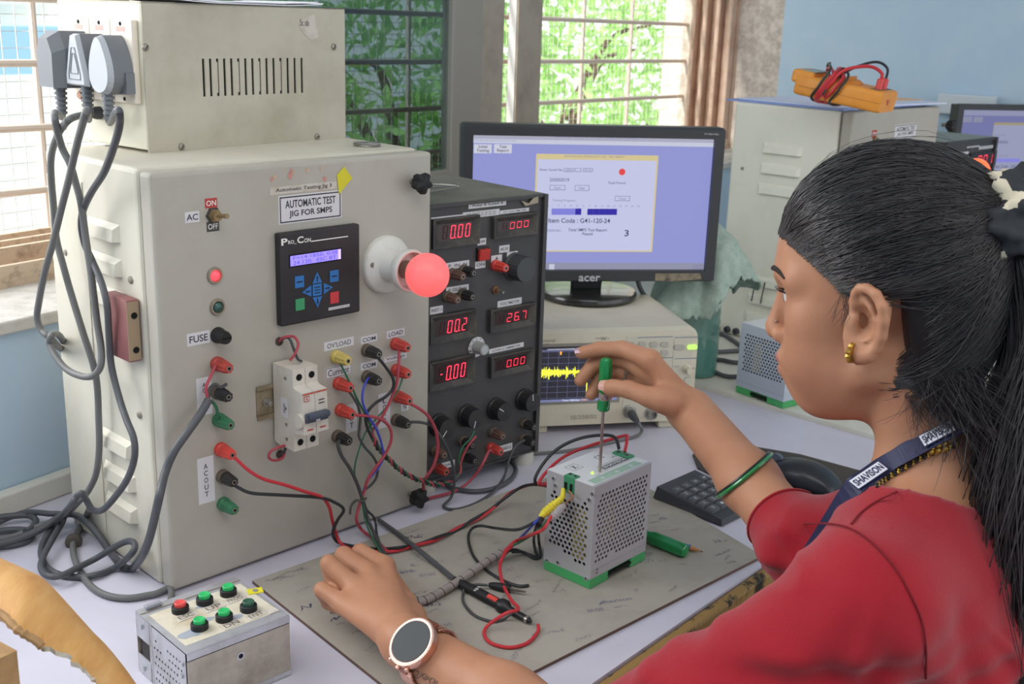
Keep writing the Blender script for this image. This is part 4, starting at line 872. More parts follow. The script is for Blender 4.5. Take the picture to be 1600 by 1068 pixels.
def psu(F, W_, D_, H_, name, label, mfront, mside, frontperf, leftperf, gap):
    t = fthing(name, label, 'power supply', F); hb_ = .013
    b = MB()
    for (x0, x1) in ((0, gap[0]*W_), (gap[1]*W_, W_)): b.box(x0, x1, 0, D_, 0, hb_, 0, None, .0008, 1)
    b.box(gap[0]*W_, gap[1]*W_, 0.004, D_-.004, .0045, hb_, 0); b.box(gap[0]*W_-.001, gap[1]*W_+.001, -.0004, .004, .0055, .0085, 1)
    b.build('rail_foot', [m_din, m_hole], t)
    b = MB(); perf(b, W_, H_-hb_, *frontperf, FT(0, hb_)); b.rect(0, W_, .010, .0104, 1, FT(0, hb_), .0002)
    if mfront is m_psu:
        b.text('2', .010, .015, .004, .011, 2, FT(0, hb_), .0003)
    b.build('perforated_side', [mfront, mat('seam shade', '#8f8b90', .5), m_prink], t)
    b = MB(); perf(b, D_, H_-hb_, *leftperf, LT(D_, hb_)); b.build('perforated_end', [mside], t)
    b = MB(); b.rect(0, W_, 0, H_-hb_, 0, Matrix(((-1, 0, 0, W_), (0, 0, 1, D_), (0, 1, 0, hb_), (0, 0, 0, 1)))); b.rect(0, D_, 0, H_-hb_, 0, Matrix(((0, 0, 1, W_), (1, 0, 0, 0), (0, 1, 0, hb_), (0, 0, 0, 1))))
    b.rect(0, W_, 0, D_, 0, TR(0, 0, H_)); b.build('casing', mside, t)
    b = MB(); b.box(.012, W_-.012, .010, D_-.010, hb_, H_-.012, 0); b.box(.03, .05, .005, .0098, .05, .10, 1); b.box(.005, .0118, .016, .034, .03, .095, 1)
    b.build('inner_parts', [m_inner, m_trafo], t)
    return t
PF = Frame(*Z(921, 921, BT)[:2], BT+.0004, 48.0); PW, PD, PH = .1135, .0745, .1335
skipF = lambda u, v: (v < .17 and (u*7.3) % 1 < .55) or (v < .22 and .3 < u < .42) or u > .96 or (v > .80 and u < .10)
skipL = lambda u, v: v > .82 or (v > .76 and u > .22 and u < .8) or (v < .24 and .12 < u < .42) or (v < .19 and u < .6)
ps = psu(PF, PW, PD, PH, 'power_supply', 'perforated grey power supply with green base on the work mat, being probed by the screwdriver', m_psu, m_psuL,
         (.006, PW-.003, .018, PH-.013-.012, .0068, .0060, .0022, skipF), (.006, PD-.004, .014, PH-.013-.010, .0068, .0060, .0024, skipL), (.32, .72))
b = MB(); b.box(0.0, PW, .004, PD, 0, .0006, 0)
for k in range(6): b.rect(.008, PW-.012, .006+k*.0022, .0069+k*.0022, 1, None, .0008)
for k in range(3): b.rect(.026+k*.028, .0315+k*.028, .0085, .0135, 0, None, .0009)
LTt = TR(0, 0, .0008)
b.box(.052, .104, .0262, .0338, .0006, .0009, 2); b.text('SHAVISON', .054, .102, .0275, .0325, 0, TR(0, 0, .0011), 0, .03)
b.text('SWITCH MODE POWER SUPPLY', .050, .104, .0355, .0375, 2, LTt); b.text('INPUT 100-240VAC  OUTPUT 24VDC 5A', .050, .104, .0232, .0252, 2, LTt)
b.text('DC ADJ', .040, .050, .026, .028, 2, LTt); b.text('CE', .072, .084, .051, .061, 2, LTt, 0, .0); b.text('24V DC', .088, .102, .042, .046, 2, LTt)
b.text('DC OK', .027, .036, .020, .022, 2, LTt)
for q in ((.020, .038, .048, .0486), (.020, .038, .064, .0646), (.020, .0206, .048, .0646), (.0374, .038, .048, .0646)): b.rect(*q, 2, LTt)
b.text('X', .025, .033, .051, .061, 2, LTt, 0, .03)
b.build('top_label', [m_psulabel, m_prgreen, m_prink], ps, TR(0, 0, PH-.0002))
def term(par, T, L_, D_, H_):
    b = MB(); b.box(0, L_, 0, D_, 0, H_, 0, T, .0006, 1)
    for k in range(2):
        xc = L_*(k+.5)/2; b.lathe([(.0026, H_), (.0026, H_+.0002), (.002, H_+.0002), (.002, H_-.001), (.0005, H_-.001)], T @ TR(xc, D_*.62, 0), 14, 1); b.box(xc-.0022, xc+.0022, -.0003, .001, H_*.18, H_*.62, 2, T)
    return b.build('terminal_block', [m_termg, m_dullsteel, m_hole], par)
Tt = Matrix(((0, 1, 0, -.0012), (-1, 0, 0, .0475), (0, 0, 1, PH-.0195), (0, 0, 0, 1)))
term(ps, Tt, .0165, .0125, .0212)
Tt = Matrix(((0, -1, 0, PW-.001), (1, 0, 0, .026), (0, 0, 1, PH-.0165), (0, 0, 0, 1))); term(ps, Tt, .026, .0125, .0195)
xq, yq = PF.t(925.5, 739.5, PH); b = MB(); b.ball((0, 0, .0009), .0018, 0, None, 10); b.build('power_led', mat('lit green led', '#a6ff4a', .4, emit=1.2), ps, TR(xq, yq, PH), 'lit green indicator')
for (u, v) in ((865, 746.5), (868, 757.5), (926, 771), (921, 780), (855, 874.5), (872, 878), (915.5, 903)):
    y, z = PF.l(u, v); b = MB(); b.lathe([(.0032, 0), (.0030, .0009), (.0006, .0011)], None, 14, 0); b.box(-.002, .002, -.0004, .0004, .0011, .00125, 1); b.box(-.0004, .0004, -.002, .002, .0011, .00125, 1); b.build('screw', [m_screwz, m_hole], ps, LT(y, z))
x, z = PF.f(994, 859); b = MB(); b.lathe([(.0026, 0), (.0026, .0004), (.0005, .0004)], None, 12); b.build('screw', m_screwz, ps, FT(x, z))

P2o = Z(1228, 641, TZ2)[:2]; P2l = Z(1149, 612, TZ2)[:2]; d2 = P2o-P2l; y2 = math.degrees(math.atan2(d2[1], d2[0])); P2F = Frame(P2l[0], P2l[1], TZ2+.0004, y2)
sk2 = lambda u, v: (v > .84) or (v < .26-.0*u) or (v < .42-.9*(1-u)*.2-.12 and (u*9) % 2 < .9)
p2 = psu(P2F, .1135, .0745, .1335, 'power_supply', 'bluish perforated power supply with green base on the cream table before the rear tester', m_psubl, m_psubl,
    (.010, .1095, .020, .1335-.013-.014, .0068, .0060, .0023, sk2), (.012, .0745-.004, .016, .1335-.013-.014, .0068, .0060, .0019, lambda u, v: v > .8), (.32, .66))
b = MB(); b.box(.0, .1135, .004, .0745, 0, .0008, 0); b.box(.03, .08, .03, .045, .0008, .0010, 1); b.build('top_label', [m_psulabel, m_prgreen], p2, TR(0, 0, .1333))
b = MB(); b.box(.012, .034, .056, .075, .1255, .1375, 0, None, .001); b.build('terminal_block', m_termg, p2)

# push button box
cB = [Z(222, 948, .07)[:2], Z(452, 960, .07)[:2], Z(292, 1021, .07)[:2]]
CF0 = cB[2]; cd_ = cB[1]-cB[2]; cyaw = math.degrees(math.atan2(cd_[1], cd_[0])); CW = np.linalg.norm(cd_); CD = .108; CH = .07
CF = Frame(CF0[0], CF0[1], .0003, cyaw)
cb = fthing('push_button_box', 'small worn metal box with six push buttons, five green and one red, at front left', 'button box', CF)
m_sheet = mat('stained zinc sheet', '#b4aa9e', .5, .3, col2='#94897c', vs=26, lo=.4, hi=.7); m_alus = mat('bare aluminium', '#c6c6cc', .35, .55, col2='#a8a6a6', vs=20); m_topf = mat('stained cream top', '#d3cab6', .6, col2='#b49d7c', vs=22, lo=.48, hi=.75); m_toprub = mat('rubbed aluminium patch', '#b9c0cc', .4, .4)
b = MB(); b.box(0, CW, 0, .0012, 0, CH-.010, 0); b.box(0, CW, -.0008, .0004, CH-.0085, CH-.0015, 2); b.box(0, CW, 0.0005, .001, CH-.0102, CH-.0084, 1); b.box(-.0005, CW, -.001, .0005, 0.001, .006, 2)
xh, zh_ = CF.f(376, 1024); b.lathe([(.0045, .0002), (.0045, .0006)], FT(xh, zh_), 16, 2); b.lathe([(.0026, .0005), (.0026, .0008)], FT(xh, zh_), 14, 1)
b.box(CW-.0012, CW, .001, CD, 0, CH-.002, 0); b.box(0, CW, CD-.0012, CD, 0, CH-.002, 0)
b.build('casing', [m_sheet, m_hole, m_alus], cb)
b = MB(); perf(b, .074, CH-.004, .006, .071, .004, CH-.012, .0062, .0088, .0016, lambda u, v: (v > .97-1.2*u*.75) and u < .5 and v > .86-u*.9 or v > .93, LT(.078, 0.001, -.0002))
b.build('perforated_end', m_alus, cb)
b = MB(); b.box(.0015, .0025, .003, .1, .002, CH-.008, 0); b.build('inner_wall', m_inner, cb)
b = MB(); b.box(.0, .0012, .076, CD, CH-.028, CH-.002, 0); b.box(0, .0012, .076, CD, 0, .022, 0); b.box(0.0, .0012, .074, .080, 0, CH-.002, 0)
b.build('bracket', m_alus, cb)
for (y, z, r_) in ((.095, CH-.012, .0035), (.095, .010, .0035), (.010, CH-.016, .0025), (.012, CH-.03, .0025)): b = MB(); b.lathe([(r_, .0), (r_, r_*.7), (.0005, r_*.7)], LT(y, z, 0), 8, 0); b.build('screw', m_screwz, cb)
b = MB(); b.box(0, CW, 0, CD, CH-.0015, CH, 2); b.box(.006, CW-.004, .013, CD-.018, CH, CH+.0003, 0); b.box(.0, CW, CD-.012, CD-.0105, CH, CH+.0005, 3); b.box(0.0, CW, .0, .010, CH, CH+.0004, 2)
rs = random.Random(5)
for (x, y, w_, h_) in ((.02, .030, .03, .018), (.045, .044, .022, .010), (.07, .030, .026, .012), (.09, .075, .02, .014), (.055, .072, .018, .008)):
    b.poly([(x+w_*.5*math.cos(a)*rs.uniform(.6, 1), y+h_*.5*math.sin(a)*rs.uniform(.6, 1)) for a in np.linspace(0, 2*PI, 12)[:-1]], 1, TR(0, 0, CH+.0005))
b.build('top_plate', [m_topf, m_toprub, m_alus, m_grime_shade], cb)
def tl(u, v, w_, h_, t_): x, y = CF.t(u, v, CH); bb = MB(); bb.box(-w_/2, w_/2, -h_/2, h_/2, 0, .0005); bb.text(t_, -w_*.36, w_*.36, -h_*.30, h_*.30, 1, None, .0007); bb.build('label', [m_dirtypaper, mat('brown ink', '#6b5a48', .7)], cb, TR(x, y, CH+.0003) @ RZ(2))
for a_ in ((291, 963, .023, .012, 'ESC'), (334, 949, .023, .012, 'UP'), (367, 936, .024, .011, 'PROG'), (362, 975.5, .023, .011, 'DN'), (400, 961, .022, .011, 'ENT'), (425, 954.5, .012, .009, '')): tl(*a_)
m_pbred = mat('red push button', '#e0504c', .35); m_pbgrn = mat('bright green push button', '#2fb866', .35); m_pbdk = mat('dark green push button', '#2e5a46', .4)
for (u, v, m_, lb) in ((282, 955, m_pbred, 'red button'), (320, 942, m_pbgrn, 'green button'), (357, 928.5, m_pbgrn, 'green button'), (312, 981.5, m_pbgrn, 'green button'), (350.5, 968, m_pbgrn, 'green button'), (388.5, 953, m_pbdk, 'dark green button')):
    x, y = CF.t(u, v, CH); b = MB(); b.lathe([(.0088, 0), (.0088, .0058), (.0078, .0070), (.0066, .0070), (.0064, .0055), (.0005, .0055)], None, 28, 0); bo = b.build('button_collar', m_blackm, cb, TR(x, y, CH+.0004))
    b = MB(); b.lathe([(.0060, .0056), (.0060, .0102), (.0054, .0108), (.0040, .0104), (.0005, .0100)], None, 24, 0); b.build('push_button', m_, bo, None, lb)
x, y = CF.t(398, 923, CH); b = MB(); b.box(-.008, .008, -.006, .006, 0, .0006, 0); b.lathe([(.003, .0005), (.003, .0012), (.0005, .0012)], None, 10, 1); b.build('sticker', [m_yelsticker, m_screwz], cb, TR(x, y-.001, CH+.0004) @ RZ(-20), 'yellow sticker')
x, y = CF.t(232, 949, CH); b = MB(); b.box(-.009, .009, -.0035, .0035, 0, .0045, 0, None, .0015); b.build('grey_clip', mat('grey clip plastic', '#9a9aa4', .5), cb, TR(x+.004, y-.002, CH+.0004))

# wood print cardboard box with a raised flap, bottom left
m_card = mat('wood print cardboard', '#dba96a', .6, col2='#c98f4e', vs=7, lo=.35, hi=.7, stretch=(9, 1.2, 9)); m_cardin = mat('bare cardboard', '#b08a5e', .85, col2='#8d6b45', vs=30); m_cardtorn = mat('torn white paper ply', '#d9d0c0', .85, col2='#a8997f', vs=50)
E1 = [(-60, 842, .215), (0, 871, .205), (38, 888, .198), (70, 905, .190), (110, 947, .175), (144, 985, .158), (165, 1006, .148), (190, 1036, .136), (213, 1068, .122), (245, 1120, .10), (265, 1165, .085)]
E2 = [(-60, 940, .200), (-20, 950, .200), (8, 962, .199), (30, 982, .196), (62, 1004, .184), (90, 1018, .174), (118, 1036, .164), (140, 1052, .154), (165, 1072, .140), (200, 1125, .115), (225, 1170, .095)]
A_ = spline([Z(*p) for p in E1], 4); B_ = spline([Z(*p) for p in E2], 4); o0c = Vector((-.42, .86, 0)); n_ = len(A_); mm = 8
b = MB(); vs = []
for i in range(n_):
    for j in range(mm+1):
        s_ = j/mm; p = A_[i].lerp(B_[i], s_) + Vector((0, 0, .012*math.sin(PI*s_))); 
        if j == mm: p += Vector((rs.uniform(-1, 1), rs.uniform(-1, 1), rs.uniform(-1, .5)))*.0035
        vs.append(p-o0c)
fs = [(i*(mm+1)+j, i*(mm+1)+j+1, (i+1)*(mm+1)+j+1, (i+1)*(mm+1)+j) for i in range(n_-1) for j in range(mm)]
nv = len(vs); vs2 = vs+[v+Vector((0, 0, -.0045)) for v in vs]
b.add(vs2, [q for q in fs], 0, None, True); b.add(vs2, [tuple(x+nv for x in q[::-1]) for q in fs], 1, None, True)
rim = [(i*(mm+1)+mm) for i in range(n_)]; b.add(vs2, [(rim[i], rim[i]+nv, rim[i+1]+nv, rim[i+1]) for i in range(n_-1)], 2)
rim = [(i*(mm+1)) for i in range(n_)]; b.add(vs2, [(rim[i+1], rim[i+1]+nv, rim[i]+nv, rim[i]) for i in range(n_-1)], 2)
cbx = thing('cardboard_box', 'open cardboard box with a wood print flap at the bottom left corner of the picture', 'cardboard box', o0c)
b.build('flap', [m_card, m_cardin, m_cardtorn], cbx)
cc_ = Z(26, 1012, .19); 
dA = np.array([-.55, -.83, 0])*.28; dB = np.array([-.83, .55, 0])*.22
b = MB(); cor = [cc_, cc_+dA, cc_+dA+dB, cc_+dB]
vs = [Vector((p[0], p[1], .0005))-o0c for p in cor]+[Vector((p[0], p[1], .188))-o0c for p in cor]
b.add(vs, [(0, 1, 5, 4), (1, 2, 6, 5), (2, 3, 7, 6), (3, 0, 4, 7), (3, 2, 1, 0), (4, 5, 6, 7)], 0)
b.build('carton', [m_cardin], cbx)
pts = []
q0 = Vector((cc_[0], cc_[1], .12))-o0c; b = MB(); e1 = Vector(dA).normalized(); nn = Vector((e1.y, -e1.x, 0)); nn = nn if nn.dot(Vector((1, -1, 0))) > 0 else -nn
pq_ = [q0+e1*.012+nn*.0008, q0+e1*.05+nn*.0008, q0+e1*.05+nn*.0008+Vector((0, 0, .045)), q0+e1*.012+nn*.0008+Vector((0, 0, .045))]
b.add(pq_, [(0, 1, 2, 3)]); b.build('label', m_paper, cbx)
b = MB(); torn = [Z(*p)-np.array(o0c) for p in ((-30, 948, .199), (0, 958, .200), (28, 984, .197), (55, 1000, .190), (66, 1010, .184))]
b.tube(spline(torn, 6), [.0022+.0018*abs(math.sin(i*1.7)) for i in range(25)], 7); b.build('torn_edge', m_cardin, cbx)

# keypad, mouse, mouse pad
m_key = mat('charcoal key cap', '#54565b', .5); m_kb = mat('charcoal keyboard case', '#3c3d42', .45); m_keyprint = mat('white key print', '#c9ccd2', .6)
k0 = Z(1128, 824, .0)[:2]; k1 = Z(1021, 771, .012)[:2]; kd = k0-k1; kyaw = math.degrees(math.atan2(kd[1], kd[0])); KL = np.linalg.norm(kd)
KF = Frame(k1[0], k1[1], .0, kyaw); KWd = .098; KDp = KL
kb = fthing('number_keypad', 'black number keypad lying beside the mouse under the raised forearm', 'keypad', KF)
b = MB(); vs = [(0, 0, .006), (KDp, 0, .003), (KDp, KWd, .003), (0, KWd, .006), (.004, .002, .024), (KDp-.003, .002, .010), (KDp-.003, KWd-.002, .010), (.004, KWd-.002, .024)]
b.add(vs, [(3, 2, 1, 0), (4, 5, 6, 7), (0, 1, 5, 4), (1, 2, 6, 5), (2, 3, 7, 6), (3, 0, 4, 7)], 0)
b.box(.002, .016, .002, .02, -.0, .012, 0); b.box(.002, .016, KWd-.02, KWd-.002, 0, .012, 0); b.box(KDp-.012, KDp-.003, .002, KWd-.002, 0.0, .006, 0); b.build('case', m_kb, kb)
rowsT = [['Num', '/', '*', '-'], ['7', '8', '9', '+'], ['4', '5', '6', '+'], ['1', '2', '3', 'Ent'], ['0', '.', '0', '']]
kp = .0188
def kz(x): return .024+(.010-.024)*(x-.004)/(KDp-.007)
sl = math.degrees(math.atan2(.010-.024, KDp-.007))
for r_i in range(5):
    for c_i in range(4):
        x = .030+r_i*kp*((KDp-.042)/(5*kp)); y = .016+c_i*.0218
        b = MB(); hx = (KDp-.042)/10*.9; hy = .0094
        vs = [(-hx, -hy, 0), (hx, -hy, 0), (hx, hy, 0), (-hx, hy, 0), (-hx*.8, -hy*.8, .0042), (hx*.8, -hy*.8, .0042), (hx*.8, hy*.8, .0042), (-hx*.8, hy*.8, .0042)]
        b.add(vs, [(4, 5, 6, 7), (0, 1, 5, 4), (1, 2, 6, 5), (2, 3, 7, 6), (3, 0, 4, 7)], 0)
        if c_i < 4 and rowsT[r_i][c_i]: b.text(rowsT[r_i][c_i], -.0028, .0028, -.003, .003, 1, TR(0, 0, .0043) @ RZ(90), 0, 0, False)
        b.build('key', [m_key, m_keyprint], kb, TR(x, y, kz(x)) @ RY(-sl))
mp_ = [Z(1060, 752)[:2], Z(1345, 800)[:2]]
pad = [Z(*p)[:2] for p in ((1082, 712), (1105, 703), (1160, 697), (1250, 712), (1345, 738), (1385, 762), (1350, 792), (1290, 800), (1200, 788), (1090, 733))]
c0 = np.mean(pad, 0); b = MB(); b.prism([tuple(p-c0) for p in pad][::-1], 0, .003, 0); b.tube([(*(p-c0)*.93, .0032) for p in pad], .0007, 6, 1, None, True)
o = b.build('mouse_pad', [mat('dark brown grey pad', '#4a4540', .85, bump=.2, bs=500), mat('pad stitching', '#5f5a54', .8)]); o.location = (c0[0], c0[1], .0004); tag(o, 'dark grey brown mouse pad under the black mouse', 'mouse pad')
m_mouse = mat('glossy black mouse', '#26272c', .28, col2='#303138', vs=8)
ma_, mb_ = Z(1178, 732, .01)[:2], Z(1322, 772, .01)[:2]; mc = (ma_+mb_)/2; md = mb_-ma_; myw = math.degrees(math.atan2(md[1], md[0]))
mo = thing('computer_mouse', 'black computer mouse lying on the dark mouse pad', 'computer mouse', (mc[0], mc[1], .0036), myw)
b = MB(); vs = []; fs = []; nu, nv = 20, 28
for i in range(nu+1):
    for j in range(nv):
        u = i/nu; a = 2*PI*j/nv; hgt = .043*(math.sin(PI*min(.98, (.07+u*.9)))**.55)*(.82+.25*u); x = -.063+.126*u
        wd_ = .036*(math.sin(PI*(.05+.9*u))**.35)*(.92+.12*u)
        cs, sn = math.cos(a), math.sin(a); yy = wd_*math.copysign(abs(cs)**.8, cs); zz_ = hgt*.5*(1+math.copysign(abs(sn)**.75, sn))
        vs.append((x, yy*(1-.22*(zz_/.04)), zz_))
for i in range(nu):
    for j in range(nv): l = (j+1) % nv; fs.append((i*nv+j, (i+1)*nv+j, (i+1)*nv+l, i*nv+l))
fs += [tuple(range(nv)), tuple(nu*nv+j for j in range(nv))[::-1]]
b.add(vs, fs, 0, None, True); b.build('shell', m_mouse, mo, None, None, 60)
b = MB(); b.lathe([(.0095, -.0035), (.011, -.002), (.011, .002), (.0095, .0035)], TR(-.038, 0, .031) @ RX(90), 24); b.build('scroll_wheel', mat('grey blue scroll wheel', '#5a6070', .5), mo)

# spare screwdriver and pencil on the mat
m_grnglass = mat('clear green acetate', '#14a457', .12, trans=.35, spec=.6, coat=.5); m_shaft = mat('screwdriver steel', '#b9a9a6', .3, .85)
def sdriver(par, hl=.078, r=.0098, sl=.075, clear=True):
    b = MB(); b.lathe([(.0045, 0), (r*.78, .0015), (r*.86, .006), (r*.66, .014), (r*.72, .019), (r, .028), (r, hl-.006), (r*.86, hl-.001), (r*.5, hl)], None, 48, 0, True, 6, .14, (4, 7)); b.build('handle', m_grnglass, par)
    b = MB(); b.lathe([(.0021, -sl), (.0025, -sl+.003), (.0025, .004), (.0025, .03)], None, 12, 0); b.box(-.0030, .0030, -.0005, .0005, -sl-.002, -sl+.006, 0); b.build('shaft', m_shaft, par)
h0 = Z(1016, 838, BT+.010); h1 = Z(1072, 861, BT+.010); dd = Vector(h1)-Vector(h0); dd.z = 0; dd.normalize()
sp_ = thing('screwdriver', 'spare green handled screwdriver lying on the work mat behind the power supply', 'screwdriver', Vector(h1)-dd*.078-Vector((0, 0, .0)))
sp_.rotation_euler = (Matrix.Rotation(0, 4, 'X') @ dd.to_track_quat('Z', 'Y').to_matrix().to_4x4()).to_euler(); sdriver(sp_)
p0_ = Z(1099, 862, BT+.004); p1_ = Z(1066, 852, BT+.004); pd_ = (Vector(p1_)-Vector(p0_)); pd_.z = 0; pd_.normalize()
pe = thing('pencil', 'blue pencil with its sharpened point showing beside the spare green screwdriver', 'pencil', Vector((p0_[0], p0_[1], BT+.0042))); pe.rotation_euler = pd_.to_track_quat('Z', 'Y').to_euler()
b = MB(); b.lathe([(.0038, .0175), (.0038, .16)], None, 6, 0, False); b.build('barrel', mat('blue pencil paint', '#3c62a0', .4), pe)
b = MB(); b.lathe([(.0009, .0035), (.0037, .0178)], None, 24, 0); b.build('sharpened_wood', mat('cedar wood', '#c98f60', .7), pe); b = MB(); b.lathe([(.0001, 0), (.0009, .0037)], None, 10); b.build('lead_point', mat('pencil lead', '#3f4450', .5), pe)
# ================================================================== PLUGS, CORDS, TEST LEADS
m_cord = mat('grey black rubber cord', '#515256', .45); m_cordg = mat('greyed cord', '#6c6c6b', .5); m_plug = mat('grey black plug', '#74777c', .5); m_plugface = mat('pale grey plug face', '#b4b7bc', .5)
m_wblack = mat('black wire', '#2f3032', .45); m_wred = mat('red wire', '#c8343c', .4); m_wred2 = mat('dusky red wire', '#b04550', .45); m_wgreen = mat('green wire', '#2f6b4c', .45); m_wblue = mat('blue wire', '#3d4db8', .45); m_wgrey = mat('dark grey wire', '#4a4b4c', .5)
def Lp(u, v, n=.03): return Vector(JF.PLf(u, v, n))                  # beside the left wall of the tester
def Jp(u, v, n=.015): return Vector(JF.P(u, v, n))                   # in front of the tester door
def Tp(u, v, z=.004): return Vector(Z(u, v, z))
def Ep(u, v, n=.02): return Vector(EF.P(u, v, n))
def plug(y, kind, label, cordpts, group):
    base = TF.w(-.009, y, .105)
    p = thing('power_plug', label, 'plug', base, TF.yaw, group)
    M = Matrix(((0, 0, -1, 0), (-1, 0, 0, 0), (0, 1, 0, 0), (0, 0, 0, 1)))   # x along the wall, y up, z out of the wall
    b = MB()
    if kind == 0:
        out_ = [(-.022, -.034), (.022, -.034), (.0235, .012), (.012, .032), (-.012, .032), (-.0235, .012)]; k = len(out_)
        b.prism(out_, 0.0005, .034, 0, M); small = [(x*.72, y_*.86-.004) for x, y_ in out_]
        b.add([(x, y_, .034) for x, y_ in out_]+[(x, y_, .048) for x, y_ in small], [(i, (i+1) % k, k+(i+1) % k, k+i) for i in range(k)]+[tuple(range(k, 2*k))], 0, M)
    elif kind == 1:
        tri = [(-.021, -.030), (.021, -.030), (.021, -.02), (.006, .030), (-.006, .030), (-.021, -.02)]; k = len(tri)
        b.prism(tri, .0005, .030, 0, M); small = [(x*.86, y_*.92) for x, y_ in tri]
        b.add([(x, y_, .030) for x, y_ in tri]+[(x, y_, .036) for x, y_ in small], [(i, (i+1) % k, k+(i+1) % k, k+i) for i in range(k)]+[tuple(range(k, 2*k))], 1, M)
        for s_ in (.66, .42):
            q = [(x*s_, y_*s_-.004, .0363) for x, y_ in small]; b.tube(q, .0006, 5, 0, M, True)
    else:
        ov = [(.0205*math.cos(a)*(1-.34*math.sin(a)), .034*math.sin(a)-.004) for a in np.linspace(0, 2*PI, 33)[:-1]]; k = len(ov)
        b.prism(ov, .0005, .026, 0, M); small = [(x*.88, y_*.92) for x, y_ in ov]
        b.add([(x, y_, .026) for x, y_ in ov]+[(x, y_, .033) for x, y_ in small], [(i, (i+1) % k, k+(i+1) % k, k+i) for i in range(k)]+[tuple(range(k, 2*k))], 1, M)
        b.prism([(-.024, -.036), (.024, -.036), (.024, -.012), (-.024, -.012)], .0005, .012, 0, M)
    b.build('plug_body', [m_plug, m_plugface], p)
    b = MB(); zc = .022 if kind else .030
    T = M @ TR(0, -.030, zc) @ RX(90)
    for i in range(6): b.lathe([(.0078-.0003*i, .004+i*.0058), (.0078-.0003*i, .007+i*.0058)], T, 18)
    b.lathe([(.0060, 0), (.0048, .036)], T, 14); b.build('strain_relief', m_plug, p)
    top = TF.w(-.009-zc, y, .105-.030-.034)
    P = [Vector(top)+Vector((0, 0, .01)), Vector(top)-Vector((0, 0, .006))]+cordpts
    inv = p.matrix_basis.inverted() if False else (Matrix.Translation(Vector(base)) @ RZ(TF.yaw)).inverted()
    b = MB(); b.tube([inv @ q for q in spline(P, 8)], .0040, 10); b.build('cord', m_cordg if kind != 2 else m_cord, p)
    return p
g_ = 'mains plugs in the side of the supply box'
plug(.118, 0, 'rearmost square shouldered grey plug in the supply box', [Lp(85, 178, .05), Lp(96, 228, .04), Lp(109, 255, .035), Lp(118, 285, .03), Lp(127, 320, .028), Lp(134, 372, .026), Lp(143, 432, .026), Lp(151, 498, .026), Lp(158, 545, .028), Lp(157, 572, .032), Lp(146, 586, .036), Lp(130, 588, .04), Lp(106, 578, .044), Lp(88, 558, .046), Lp(78, 537, .046), Lp(80, 524, .046), Lp(88, 521, .03), Lp(96, 528, .012), Lp(104, 545, -.03)], g_)
plug(.074, 1, 'middle triangular faced grey plug in the supply box', [Lp(136, 172, .06), Lp(125, 207, .055), Lp(116, 243, .05), Lp(108, 278, .047), Lp(96, 325, .046), Lp(83, 378, .046), Lp(70, 424, .047), Lp(61, 470, .047), Lp(58, 497, .046), Lp(65, 516, .044), Lp(78, 527, .040), Lp(90, 540, .02), Lp(100, 548, -.03)], g_)
plug(.030, 2, 'frontmost plug with a pale oval face in the supply box', [Lp(184, 172, .055), Lp(187, 192, .055), Lp(179, 225, .045), Lp(163, 268, .036), Lp(143, 300, .028), Lp(130, 328, .025), Lp(127, 352, .024), Lp(132, 380, .022), Lp(143, 405, .022), Lp(158, 440, .024), Lp(167, 476, .026), Lp(170, 520, .024), Lp(174, 570, .022), Lp(186, 620, .024), Lp(198, 656, .028), Lp(209, 685, .03), Lp(210, 715, .032), Lp(199, 748, .032), Lp(178, 778, .034), Lp(160, 796, .036), Lp(145, 796, .038), Lp(135, 781, .042), Lp(128, 770, .05), Lp(119, 776, .055), Lp(110, 790, .058),
      Tp(88, 815, .020), Tp(70, 842, .008), Tp(64, 862, .0045), Tp(72, 884, .0045), Tp(90, 896, .0045), Tp(120, 901, .0045), Tp(150, 898, .006), Tp(180, 886, .006), Lp(204, 866, .022), Lp(211, 852, .016), Lp(203, 845, .014), Lp(185, 851, .020), Tp(150, 872, .014), Tp(122, 886, .013), Tp(95, 899, .0135), Tp(74, 899, .0135), Tp(64, 887, .0125), Tp(68, 868, .013), Tp(84, 838, .016), Tp(100, 806, .018), Tp(75, 802, .020), Tp(45, 800, .016), Tp(15, 808, .010), Tp(-20, 824, .006)], g_)
P = [Vector(TF.w(-.012, .098, TF.l(125, 172)[1])), Lp(113, 184, .04), Lp(98, 198, .045), Lp(87, 218, .042), Lp(80, 245, .036), Lp(80, 278, .032), Lp(84, 325, .028), Lp(88, 372, .026), Lp(98, 412, .024), Lp(113, 465, .022), Lp(130, 520, .02), Lp(146, 570, .016), Lp(152, 605, .014), Lp(154, 650, .014), Lp(155, 700, .014), Lp(150, 740, .016), Lp(138, 766, .02), Lp(124, 782, .03), Tp(100, 805, .020), Tp(70, 818, .014), Tp(45, 828, .010), Tp(20, 838, .006), Tp(-20, 846, .006)]
wire('mains_cord', 'grey cord hanging in a loop from the gland under the sockets of the supply box', 'cord', P, .0040, m_cordg, None, 10)
P = [Tp(-30, 852, .005), Tp(10, 852, .005), Tp(40, 845, .005), Tp(50, 835, .005), Tp(40, 828, .006), Tp(10, 828, .006), Tp(-30, 836, .005)]
wire('mains_cord', 'loop of black cord lying on the table at the left edge by the wall', 'cord', P, .0044, m_cord, None, 10)
P = [Tp(-30, 812, .013), Tp(15, 806, .013), Tp(45, 805, .012), Tp(56, 813, .012), Tp(50, 824, .012), Tp(40, 830, .013)]
wire('mains_cord', 'second, smaller loop of black cord above the first at the left edge', 'cord', P, .0044, m_cord, None, 10)
